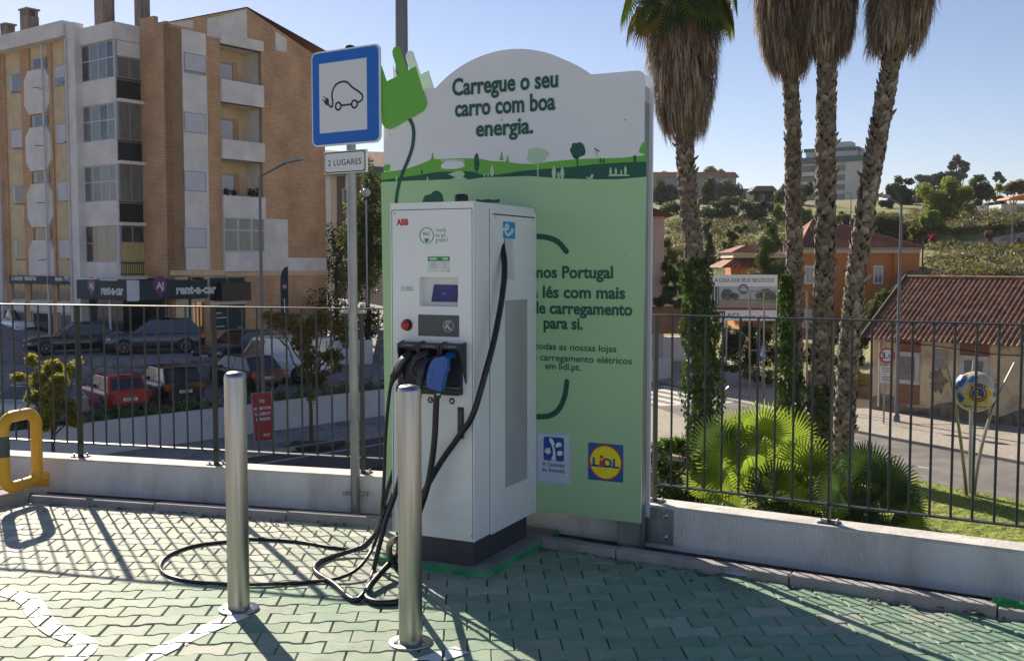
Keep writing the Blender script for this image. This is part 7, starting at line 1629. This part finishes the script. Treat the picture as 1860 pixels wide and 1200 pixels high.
for a, b, c, d in ((1628,1671,639,697),(1744,1796,646,676)):
    xa, xb = hz(a, 660)[0], hz(b, 660)[0]; zt, zb = hz((a+b)/2, c)[1], hz((a+b)/2, d)[1]
    if a == 1744: zb = zt-1.75
    MB().bx(xa-.02, xb+.02, -.03, 0, zt, ez-.05).build('brown_panel', m_hbr, th); MB().bx(xa-.02, xb+.02, -.03, 0, .55, zb).build('brown_panel', m_hbr, th)
    f = MB().bx(xa, xb, -.07, 0, zb, zt).build('window', m_hwht, th); MB().bx(xa+.2, xb-.2, -.075, -.07, zb+.18, zt-.2).build('boarding', m_board, f)
xa, zt = hz(1697, 634); xb, zb = hz(1722, 671); MB().bx(xa, xb, -.02, 0, zb, zt).build('blocked_opening', tile_mat('grey_blocks', (.36,.32,.30), (.31,.28,.27), (.24,.21,.2), .3, .22), th)
MB().tube([(.35, -.06, .3), (.35, -.06, ez-.3)], .045, 8).build('downpipe', m_hwht, th)
cab_ = spline([(.6,-.05,ez-.25),(3,-.05,ez-.35),(6,-.05,ez-.55),(8.5,-.05,ez-.3),(12,-.05,ez-.35)], 5); MB().tube(cab_, .018, 5).build('cable', m_trim, th)
# pantile roof
rf = MB(); tw, Lr = .235, 13.9; ncol = int(Lr/tw); rows_ = 15; run, rise = 4.05, 2.75
def tiles(sgn, x_of):
    vs = []; nu = ncol*6; 
    for j in range(rows_+1):
        for s_ in (0, 1):
            if (j == 0 and s_ == 0) or (j == rows_ and s_ == 1): continue
            t_ = j/rows_; lift = .035 if s_ else .0
            for i in range(nu+1):
                u = (i % 6)/6; h = .11*abs(sin(pi*u))**.8; vs.append((-.3+x_of(t_)+i*tw/6, sgn*(-.5+run*t_*1.0)+ (0 if sgn > 0 else 7.0), ez-.22+rise*t_+h+lift))
    m_ = nu+1; nr = len(vs)//m_
    return vs, [(j*m_+i, j*m_+i+1, (j+1)*m_+i+1, (j+1)*m_+i) for j in range(nr-1) for i in range(nu)]
v, f = tiles(1, lambda t_: 0); rf.add(v, f, 0, True)
rf.add([(-.3, 7.5, ez-.22), (Lr-.3, 7.5, ez-.22), (Lr-.3, 3.5, ez+rise-.2), (-.3, 3.5, ez+rise-.2)], [(0,1,2,3)])
RO = rf.build('roof', mat('pantile_brown', (.27,.125,.08), .8, var=.45, scale=2.5, bump=.3, dirt=(.11,.07,.055), dscale=1.4), th)
rd = MB()
for i in range(int(Lr/.42)): rd.tube([(-.3+i*.42, 3.52, ez+rise-.17), (-.3+i*.42+.44, 3.52, ez+rise-.15)], [.13, .115], 8)
rd.build('ridge_tiles', mat('pantile_brown', (.20,.095,.06), .85), RO); vg_ = MB()
for i in range(14): t_ = i/14; vg_.tube([(-.33, -.5+run*t_, ez-.1+rise*t_), (-.33, -.5+run*(t_+.08), ez-.1+rise*(t_+.08)+.02)], [.11, .095], 8)
vg_.build('verge_tiles', mat('verge_dark', (.08,.06,.05), .9), RO)
g = G(1572, 728, ZR); mb = MB(); mb.bx(-3.2, .2, .0, .25, 0, 1.3); tag(mb.build('garden_wall', mat('old_wall_dark', (.17,.14,.12), .95, var=.25, scale=2, bump=.4), loc=(g.x+.4, g.y+.6, ZR), rz=-30), 'low dark garden wall left of the low tiled house', 'wall')
# ================================================================== orange house
OX = D(1455, 560, 95.); oh = thing('orange_house', 'orange two storey house with white framed windows and a hipped red tile roof', 'house', (OX.x, 95, -5), 0)
o1 = lambda x, y: (D(x, y, 95).x-OX.x, D(x, y, 95).z+5)
W1 = o1(1667, 500)[0]; ez2 = o1(1600, 459)[1]
m_or = mat('orange_render', (.46,.165,.045), .85, var=.08, scale=.8); m_cor = mat('cornice_cream', (.58,.52,.46), .8, var=.05)
MB().bx(0, W1, 0, 8, -1, ez2).build('wall', m_or, oh)
MB().bx(-.15, W1+.15, -.15, 8.2, ez2-.02, ez2+.42).build('cornice', m_cor, oh)
e = .45; apx, apz = o1(1497, 402); ap2 = o1(1516, 402)[0]; zt_ = ez2+.42
mb = MB(); A = [(-e, -e, zt_), (W1+e, -e, zt_), (W1+e, 8+e, zt_), (-e, 8+e, zt_)]; Rg = [(apx+.1, 4, apz+.25), (ap2+.3, 4, apz+.25)]
mb.add(A+Rg, [(0,1,5,4), (1,2,5), (2,3,4,5), (3,0,4)]); ROo = mb.build('roof', mat('roof_red_plain', (.10,.032,.027), .85, var=.12, scale=1.2), oh)
lt_ = MB()
def roof_ribs(mb, q0, q1, q2, q3, n, r_):
    q0, q1, q2, q3 = map(Vector, (q0, q1, q2, q3))
    for i in range(n+1): mb.tube([q0.lerp(q1, i/n), q3.lerp(q2, i/n)], r_, 5, caps=False)
roof_ribs(lt_, (-e, -e, zt_+.02), (W1+e, -e, zt_+.02), Rg[1], Rg[0], 46, .055); roof_ribs(lt_, (-e, 8+e, zt_+.02), (-e, -e, zt_+.02), Rg[0], Rg[0], 34, .06)
lt_.build('tile_ribs', mat('roof_red_tile', (.24,.085,.05), .8, var=.2, scale=3), ROo)
MB().tube([Rg[0], Rg[1]], .14, 8).tube([A[0], Rg[0]], .12, 8).tube([A[1], Rg[1]], .12, 8).build('ridge_tiles', mat('roof_red_tile', (.24,.085,.05), .8), ROo)
MB().bx(-e, W1+e, -e-.06, -e, zt_-.12, zt_+.04).build('gutter', mat('gutter_pink', (.36,.22,.18), .6), oh)
for x in (1471, 1546, 1595.5, 1643): 
    (xa, zt), (xb, zb) = o1(x-9.5, 482), o1(x+8, 516); f = MB().bx(xa, xb, -.08, 0, zb, zt).build('window', m_wfr, oh)
    MB().bx(xa+.16, (xa+xb)/2-.05, -.09, -.08, zb+.18, zt-.18).build('pane', m_curt, f); MB().bx((xa+xb)/2+.05, xb-.16, -.09, -.08, zb+.18, zt-.18).build('pane', m_curt, f)
xa = o1(1621, 500)[0]; MB().bx(xa, xa+.4, -.35, 0, -1, ez2-.02).bx(xa+.4, W1, -.35, 0, -1, ez2-.02).build('projecting_bay', m_or, oh)
(xa, zt), (xb, zb) = o1(1460, 561), o1(1480, 577); MB().bx(xa, xb, -.05, 0, zb-1, zt).build('window', m_wfr, oh)
a0, az = o1(1350, 470); mb = MB(); mb.bx(a0, 0, 1, 8, -1, az-.4); mb.build('annex_wall', m_or, oh)
for zz, xl, dz in ((o1(1330, 486)[1], o1(1313,486)[0], o1(1340,466)[1]-o1(1340,486)[1]), (o1(1330, 458)[1], o1(1332,458)[0], o1(1340,444)[1]-o1(1340,458)[1])):
    mb = MB(); mb.add([(xl, .3, zz), (0, .3, zz), (0, 2.2, zz+dz), (xl+1.8, 2.2, zz+dz), (xl, 8, zz), (xl+1.8, 6, zz+dz)], [(0,1,2,3), (0,3,5,4)]); roof_ribs(mb, (xl, .3, zz+.03), (0, .3, zz+.03), (0, 2.2, zz+dz+.03), (xl+1.8, 2.2, zz+dz+.03), 16, .05); mb.build('annex_roof', mat('roof_red_tile', (.24,.085,.05), .8), oh)
MB().bx(o1(1333,460)[0]+.2, 0, 1.2, 7, o1(1330,468)[1], o1(1330,459)[1]).build('cornice', m_cor, oh)
# pink house at the board's edge
px_ = D(1206, 470, 66.); pk = thing('pink_house', 'pale pink house wall with a dark red eave beside the board', 'house', (px_.x, 66, -5.3), 0); z1 = D(1206, 393, 66.).z+5.3
MB().bx(-6, 0, 0, 8, -.5, z1).build('wall', mat('pink_render', (.48,.33,.28), .9, var=.06), pk); MB().prism([(-6, z1), (.5, z1), (.45, z1+.12), (-1.5, z1+.75), (-6, z1+.9)], -.5, 8.5).build('roof', mat('roof_red_plain', (.10,.032,.027), .85), pk)
MB().bx(-6, .02, -.03, 0, -.5, z1-5.6).build('plinth_band', m_cor, pk)
g = D(1215, 575, 62.); mb = MB(); mb.bx(-3, 1.2, 0, .3, -1.6, 0); tag(mb.build('garden_wall', mat('clay_wall', (.26,.13,.08), .95, var=.2, scale=2), loc=(g.x, 62, D(1215,557,62.).z)), 'reddish garden wall under the dark hedge by the pink house', 'wall')
# ================================================================== tower block and ridge buildings
m_tow = mat('tower_pale', (.50,.50,.50), .85, var=.06, scale=.3); m_towg = mat('tower_grey', (.30,.31,.33), .85, var=.08, scale=.3); m_band = mat('tower_teal_band', (.06,.12,.14), .6, var=.05)
TO = D(1567, 330, 300.); tw_ = thing('tower_block', 'tall grey tower block on the ridge with dark teal roof bands', 'tower block', (TO.x, 300, 12), -30)
tq = lambda x, y: (PL(x, y, (TO.x, 300), -30)[0], PL(x, y, (TO.x, 300), -30)[1]-12)
zt = tq(1560, 292)[1]; xl = tq(1448, 330)[0]; xm0, xm1 = tq(1517, 330)[0], tq(1535, 330)[0]
MB().bx(xm1, 0, 0, 12, -4, zt).bx(xl, xm0, 1.5, 12, -4, zt).bx(xm0, xm1, .8, 12, -4, zt).build('walls', m_tow, tw_)
MB().bx(xl-.6, .6, -.6, 12.6, zt, zt+1.5).build('roof_band', m_band, tw_)
MB().bx(xl+2, -2, 1.5, 10, zt+1.5, zt+3.2).build('roof_storey', m_tow, tw_); MB().bx(xl+1.5, -1.5, 1, 10.5, zt+3.2, zt+4.2).build('roof_band', m_band, tw_)
q0, q1 = tq(1514, 262)[0], tq(1543, 262)[0]; MB().bx(q0, q1, 2, 8, zt+4.2, tq(1530, 256)[1]).build('penthouse', m_tow, tw_); MB().bx(-1.4, -.4, 3, 4.5, zt+1.5, zt+3.6).build('chimney', m_tow, tw_)
for i in range(9):
    z = zt-1.6-i*2.75
    MB().bx(xm0+.2, xm1-.2, .74, .8, z-.9, z+.6).build('window', mat('tower_glass', (.16,.17,.19), .3, var=.3, scale=.5), tw_)
    MB().bx(xl, xm0-.4, .0, 1.5, z-2.1, z-1.0).build('balcony', m_tow, tw_); MB().bx(xl+.3, xm0-.6, 1.44, 1.5, z-.9, z+.9).build('window', mat('tower_glass', (.16,.17,.19), .3, var=.3, scale=.5), tw_)
    for yy in (2.5, 6.5): MB().bx(0, .06, yy, yy+2.2, z-.6, z+.7).build('window', mat('tower_glass', (.16,.17,.19), .3, var=.3, scale=.5), tw_)
def ridge_house(label, x0, x1, ytop, yeave, ybase, Y, wall, roof, kind='house'):
    p = D(x0, ybase, Y); t = thing('ridge_house', label, kind, (p.x, Y, p.z-3), 0, 'houses on the ridge'); W_ = D(x1, ybase, Y).x-p.x; ze = D(x0, yeave, Y).z-p.z+3; zt = D(x0, ytop, Y).z-p.z+3
    MB().bx(0, W_, 0, 9, 0, ze).build('wall', wall, t); MB().prism([(-.6, ze), (W_+.6, ze), (W_-.4, zt), (.4, zt)], -.6, 4.5).build('roof', roof, t)
    for k in range(max(1, int(W_/4))): MB().bx(1+k*4, 2.2+k*4, -.06, 0, ze-2, ze-.7).build('window', m_wgl, t)
    return t
m_rt = mat('ridge_tile', (.33,.19,.13), .9, var=.15, scale=.4)
ridge_house('long house with a pale tiled roof along the ridge behind the yellowing trees', 1180, 1337, 313, 322, 345, 236, m_towg, m_rt)
ridge_house('small cream house on the ridge beside the grey bush', 1342, 1366, 343, 350, 362, 225, mat('cream_render', (.50,.43,.33), .9), mat('ridge_grey', (.2,.2,.2), .9))
ridge_house('small ivy covered brown house on the ridge, left of the tower block', 1369, 1406, 338, 347, 365, 215, lf_dk, mat('ridge_brown', (.17,.13,.11), .9))
# ================================================================== vegetation of the hillside
lf_sun = leaf_mat('leaf_sunny', (.26,.30,.06), .5, .4, .4); lf_yel = leaf_mat('leaf_yellowing', (.22,.21,.04), .5, .4, .4); lf_conif = leaf_mat('needle_dark', (.075,.11,.065), .3, .4, .6); lf_gry = leaf_mat('leaf_grey_green', (.18,.19,.135), .4, .35, .5); lf_lime = leaf_mat('reed_lime', (.24,.33,.08), .5, .3, .5); lf_hedge = leaf_mat('hedge_dark', (.085,.125,.045), .35, .45, .5); lf_dry = leaf_mat('dry_brush', (.17,.15,.075), .35, .4, .4); lf_pink = leaf_mat('leaf_pink', (.42,.09,.08), .5, .3, .5); lf_cy = leaf_mat('cypress_green', (.085,.125,.03), .35, .4, .9)
def hb(nm, label, cat, base, items, n, size, m, seed, Yd=None, trunk=None, group=None):
    p = hit(*base) if Yd is None else D(base[0], base[1], Yd); Y = p.y
    t = None
    if trunk:
        t = thing(nm, label, cat, p, 0, group); tb = MB()
        for k, it in enumerate(items): c = cl_px(p, Y, [it])[0]; limb(tb, (0,0,-.5), Vector(c[0]), trunk*Y/F_PX, trunk*.25*Y/F_PX, seed+k, 5, .04)
        tb.build('trunk', m_bark_d, t)
    sub_ = []; q_ = random.Random(seed*3+1)     # broken up into uneven sub-crowns with gaps between them
    for x, y, rx, rz in items:
        for _ in range(5): a_, d_ = q_.uniform(0, 6.28), q_.uniform(.1, .9); k_ = q_.uniform(.42, .72); sub_.append((x+rx*cos(a_)*d_, y-rz*sin(a_)*d_, rx*k_*.85, (rz*.7+rx*.3)*k_))
    mb = MB(); leaves(mb, cl_px(p, Y, sub_), int(n*2.2), size*1.15*Y/F_PX, seed, 0, 0, .7)
    o = mb.build('crown' if t else nm, m, t, loc=None if t else p)
    if not t: tag(o, label, cat, group)
    return p
hb('ridge_pine', 'tall dark pine standing highest on the ridge at right', 'tree', (1738,345), [(1737,290,9,8),(1745,298,14,7),(1730,303,14,7),(1748,310,12,7),(1727,315,12,6),(1738,320,18,7),(1752,322,8,5),(1740,284,5,5)], 2600, 2.0, lf_conif, 101, trunk=2.2)
hb('ridge_pine', 'small round headed pine at the right end of the ridge', 'tree', (1815,345), [(1815,318,9,6),(1810,325,7,4),(1820,326,7,4)], 900, 2.0, lf_conif, 102, trunk=1.2)
for k, (bx_, it, lab) in enumerate((((1645,372), [(1645,326,16,7),(1638,338,18,9),(1648,352,20,12),(1640,366,20,10)], 'broad dark cedar at the left of the cedar group on the ridge'), ((1680,368), [(1676,323,18,7),(1684,334,20,10),(1672,345,18,10),(1680,360,22,10)], 'dark cedar in the middle of the cedar group'), ((1706,360), [(1706,322,14,7),(1712,332,14,9),(1703,345,16,10)], 'dark cedar at the right of the cedar group, beside the tall pine'), ((1620,378), [(1618,350,11,12),(1622,362,14,10),(1612,371,12,8)], 'low dark conifer left of the cedar group'))):
    hb('cedar', lab, 'tree', bx_, it, 2200, 2.2, lf_conif, 110+k, trunk=2, group='cedars on the ridge')
hb('willow_tree', 'large yellow green willow like tree on the hillside terrace', 'tree', (1720,402), [(1700,355,28,20),(1730,345,30,18),(1750,360,22,20),(1690,375,22,20),(1720,372,34,22),(1745,380,22,14),(1710,390,24,12),(1760,350,14,14)], 6500, 2.0, lf_sun, 120, trunk=2)
hb('round_tree', 'round dense green tree behind the willow like tree', 'tree', (1778,378), [(1780,340,22,18),(1775,355,24,16),(1790,350,18,16),(1778,328,16,10)], 3000, 2.0, leaf_mat('leaf_mid', (.11,.14,.04), .4, .4, .4), 121, trunk=2)
hb('autumn_tree', 'yellowing trees row above the orange awning', 'tree', (1840,372), [(1825,345,16,14),(1845,338,18,10),(1860,342,16,14),(1815,362,14,8)], 2600, 2.0, lf_yel, 122, trunk=1.5)
hb('reed_clump', 'pale lime green reed clump under the willow like tree', 'plant', (1690,418), [(1690,398,14,14),(1702,404,12,12),(1678,404,10,12)], 2000, 2.4, lf_lime, 123)
for k, (bs, it, m_, lab) in enumerate((((1660,420), [(1660,418,9,12),(1658,432,8,12),(1663,405,6,8)], lf_yel, 'thin yellow green tree just behind the orange house roof'), ((1692,440), [(1692,430,8,9),(1686,436,5,5)], lf_pink, 'pink leaved small tree in front of the grey retaining wall'), ((1793,440), [(1793,432,8,10),(1796,424,4,6)], leaf_mat('leaf_rust', (.25,.13,.08), .5), 'rusty leaved sapling in front of the grey retaining wall'), ((1851,445), [(1851,440,6,12)], lf_dry, 'dry plumed sapling at the right end of the grey retaining wall'))):
    hb('sapling', lab, 'small tree', bs, it, 700, 1.8, m_, 130+k, Yd=124., trunk=.8)
for k, (bs, it, n, m_, lab) in enumerate((
    ((1620,440), [(1605,405,26,20),(1622,420,22,20),(1590,420,20,18),(1640,425,14,16),(1600,435,26,12)], 3600, lf_ol, 'big olive bush behind the orange house roof'),
    ((1452,410), [(1455,395,10,16),(1470,402,14,14),(1448,385,10,12),(1480,410,10,10)], 2200, lf_sun, 'yellow green shrubs between the two upright palms'),
    ((1525,405), [(1525,398,9,9)], 700, lf_lime, 'small round lime green bush under the tower block'),
    ((1412,402), [(1412,388,12,14),(1420,395,10,10)], 1400, lf_lime, 'lime green bush left of the slender upright palm'),
    ((1300,322), [(1280,322,14,10),(1300,318,16,10),(1312,328,12,10)], 1800, lf_yel, 'yellowing round trees in front of the long ridge house'),
    ((1214,325), [(1212,322,12,7),(1224,324,10,6)], 900, lf_yel, 'small yellowing tree on the ridge beside the board'),
    ((1325,372), [(1322,345,16,14),(1330,358,20,16),(1315,362,14,12),(1340,352,12,12)], 2600, lf_gry, 'grey green olive like bush on the ridge'),
    ((1290,372), [(1288,350,18,16),(1283,365,16,10),(1300,360,12,14)], 1900, lf_hedge, 'dark ivy mass left of the grey green bush'),
    ((1205,372), [(1200,340,16,14),(1210,355,18,14),(1192,360,12,14),(1225,350,12,12)], 2200, lf_hedge, 'dark ivy covered mass on the ridge beside the board'),
    ((1420,372), [(1415,355,14,12),(1428,345,12,14),(1438,360,14,14),(1405,368,10,8),(1465,345,10,14),(1452,362,14,14)], 2600, lf_hedge, 'dark bushes left of the tower block'),
    ((1330,398), [(1250,385,24,10),(1290,382,24,11),(1330,378,26,12),(1370,376,26,12),(1400,380,20,11),(1220,378,24,9),(1310,392,30,8),(1370,392,30,8)], 5200, lf_hedge, 'long dark hedge running below the ridge houses'),
    ((1550,408), [(1540,402,16,7),(1565,404,18,6),(1585,398,10,8)], 1300, lf_hedge, 'dark scrub at the foot of the tower block'))):
    hb('hillside_bush', lab, 'bush', bs, [(x, y, rx*1.2, rz*1.3) for x, y, rx, rz in it], int(n*1.2), 2.1, m_, 140+k, group='bushes on the hillside')
for k, (bs, it, n, m_, lab, Yd) in enumerate((
    ((1283,475), [(1280,412,12,14),(1285,435,13,18),(1282,460,12,18),(1288,478,14,10)], 2400, lf_hedge, 'dark ivy clad dead tree right of the nearest palm', 108.),
    ((1325,470), [(1345,418,12,8),(1333,430,12,10),(1325,445,10,12),(1318,462,10,10)], 1700, lf_hedge, 'leaning ivy clad tree left of the orange annex', 110.),
    ((1213,470), [(1210,445,12,14),(1215,462,14,12),(1200,475,14,12),(1230,480,16,12)], 1800, lf_ol, 'olive bush behind the pink house', 106.),
    ((1218,545), [(1214,490,13,16),(1220,510,16,18),(1212,528,16,12),(1232,525,10,14)], 2600, leaf_mat('shrub_bright', (.10,.16,.025), .5, .4, 1.2), 'bright green shrub beside the pink house', 66.),
    ((1215,560), [(1195,545,16,12),(1215,543,18,12),(1235,547,14,11)], 2000, lf_hedge, 'dark clipped hedge on the reddish garden wall', 61.5),
    ((1320,650), [(1310,605,24,20),(1330,612,26,24),(1318,635,28,24),(1350,600,24,20),(1370,625,30,28),(1345,650,30,22),(1390,605,22,26),(1400,645,30,24),(1425,630,20,30),(1370,655,26,16)], 7600, leaf_mat('laurel', (.05,.075,.025), .35, .5, 1.5), 'glossy dark shrubs under the large hoarding', 60.),
    ((1600,575), [(1585,560,16,16),(1605,545,14,16),(1618,535,10,12),(1575,575,14,10),(1600,570,18,12)], 2200, leaf_mat('shrub_pale', (.13,.16,.06), .45, .35, 1.2), 'pale green shrub behind the roof verge of the low tiled house', 62.),
    ((1550,650), [(1545,600,18,18),(1560,630,20,22),(1570,610,16,20),(1552,660,20,18),(1520,640,20,24),(1470,640,20,24)], 3600, lf_dk, 'dark shrub left of the low tiled house', 56.),
    ((1555,690), [(1553,680,10,10),(1562,690,12,8),(1545,700,10,8)], 900, lf_yel, 'small yellowing plants over the dark garden wall', 52.),
    ((1360,672), [(1305,660,20,10),(1330,668,20,9),(1360,674,22,10),(1390,684,22,9),(1420,694,22,9),(1450,704,20,9)], 2600, leaf_mat('verge_green', (.12,.15,.04), .4, .4, 1.2), 'low weeds along the pavement under the hoarding', 57.))):
    hb('garden_shrub', lab, 'shrub', bs, it, n, 1.9, m_, 170+k, Yd=Yd, group='garden shrubs by the road')
hb('cypress', 'tall dense cypress like evergreen beside the large hoarding', 'tree', (1396,600), [(1397,418,18,16),(1388,440,22,20),(1404,445,22,20),(1388,470,26,24),(1406,480,26,24),(1390,510,30,26),(1404,540,30,26),(1394,570,30,24)], 8200, 1.7, lf_cy, 190, Yd=78.)
# dry brush, one mass nobody could count
mb = MB(); r_ = random.Random(71); cl = []
for _ in range(900):
    x, y = r_.choice(((r_.uniform(1690, 1870), r_.uniform(450, 508)), (r_.uniform(1190, 1440), r_.uniform(402, 500)), (r_.uniform(1190, 1440), r_.uniform(400, 480)), (r_.uniform(1660, 1870), r_.uniform(382, 428)), (r_.uniform(1600, 1700), r_.uniform(390, 450))))
    p = hit(x, y, 66.); s = r_.uniform(.5, 1.2); cl.append(((p.x, p.y, p.z+s*.3), (s*1.3, s, s*.7)))
leaves(mb, cl, 34000, .17, 72, 0, shell=.6); leaves(mb, cl[::3], 12000, .16, 73, 1, shell=.6); leaves(mb, cl[1::4], 14000, .17, 74, 2, shell=.6)
struct(mb.build('dry_brush', [lf_dry, lf_yel, lf_ol]), 'stuff', 'dry brown and yellow brush covering the hillside')['category'] = 'brush'
# retaining wall, terrace and awning up the hill
mb = MB(); m_rw = mat('grey_panel_wall', (.26,.27,.29), .9, var=.12, scale=.5, dirt=(.17,.175,.18), dscale=.4); n = 13; pts = [(1640+k*20, 448-max(0, (k-3))*3.3, 455-k*.3) for k in range(n+1)]
for (xa, ya, ba), (xb, yb, bb) in zip(pts[:-1], pts[1:]):
    a, b = D(xa+.4, ya, 128.), D(xb, yb, 128.); mb.add([(a.x,127.8,1.5),(b.x,127.8,1.5),(b.x,127.8,b.z),(a.x,127.8,a.z),(a.x,128.3,1.5),(b.x,128.3,1.5),(b.x,128.3,b.z),(a.x,128.3,a.z)], [(0,1,2,3),(3,2,6,7),(0,3,7,4),(1,5,6,2)])
tag(mb.build('retaining_wall', m_rw), 'grey concrete panel retaining wall climbing across the hillside', 'wall')
p = D(1760, 388, 168.); q = D(1816, 388, 168.); r2_ = D(1818, 391, 160.); s2 = D(1875, 391, 160.)
mb = MB(); mb.bx(0, q.x-p.x, 0, .3, -1, D(1760,378,168.).z-p.z); tag(mb.build('terrace_wall', mat('white_wall_far', (.60,.59,.58), .85, var=.05), loc=p), 'long low pale wall along the hillside terrace', 'wall')
mb = MB(); mb.bx(0, s2.x-r2_.x, 0, 4, -1, D(1818,371,160.).z-r2_.z); tag(mb.build('terrace_shed', mat('white_wall_far', (.60,.59,.58), .85), loc=r2_), 'white block shaped terrace building under the orange awning', 'building')
a = D(1832, 362, 158.); b = D(1885, 362, 158.); t = thing('awning', 'bright orange awning roof at the right edge of the hillside', 'awning', (a.x, 158, a.z), 0); c_ = D(1858, 352, 158.).z-a.z
MB().prism([(0, 0), (b.x-a.x, 0), (b.x-a.x, .25), ((b.x-a.x)*.62, c_), (.2, .25)], 0, 4).build('canopy', mat('awning_orange', (.62,.19,.06), .7, var=.05), t)
for x in (.5, b.x-a.x-.5): MB().tube([(x, 2, -4), (x, 2, .1)], .08, 6).build('post', m_gfr, t)
p = hit(1790, 379); car('parked_car', 'small pale car parked on the hillside terrace behind the long low pale wall', (D(1795,377,172.).x, 172., D(1795,377,172.).z-.6), 88, 'hatch', (.4,.4,.4), 4, 1.7, 1.45, group='cars on the hillside')
for k, (x, y0, y1, Y, lab) in enumerate(((1545,352,408,150.,'thin hillside street lamp in front of the tower block'),(1838,352,448,123.,'thin hillside street lamp at the right end of the grey retaining wall'),(1665,332,375,190.,'thin hillside street lamp in front of the cedars'))):
    p = D(x, y1, Y); street_lamp('street_lamp', lab, p, D(x, y0, Y).z, .09, (-.6, 0, .15), 'street lamps')
p = D(1675, 497, 88.); t = MB(); t.tube([(0,0,-1), (0,0,D(1675,432,88.).z-p.z)], [.09,.07], 8); tag(t.build('wooden_pole', m_bark_d, loc=p), 'dark wooden pole behind the right end of the orange house', 'pole')
# ================================================================== thin autumn haze
hz_ = MB().bx(-135, 335, -40, 460, -7.4, 70)
hm = bpy.data.materials.new('haze'); hm.use_nodes = True; n = hm.node_tree; n.nodes.remove(n.nodes['Principled BSDF'])
pv_ = n.nodes.new('ShaderNodeVolumePrincipled'); pv_.inputs['Density'].default_value = .0001; pv_.inputs['Color'].default_value = (.86, .91, 1, 1); pv_.inputs['Anisotropy'].default_value = .35
n.links.new(pv_.outputs[0], n.nodes['Material Output'].inputs['Volume'])
struct(hz_.build('haze', hm), 'stuff', 'thin pale haze over the valley')['category'] = 'haze'
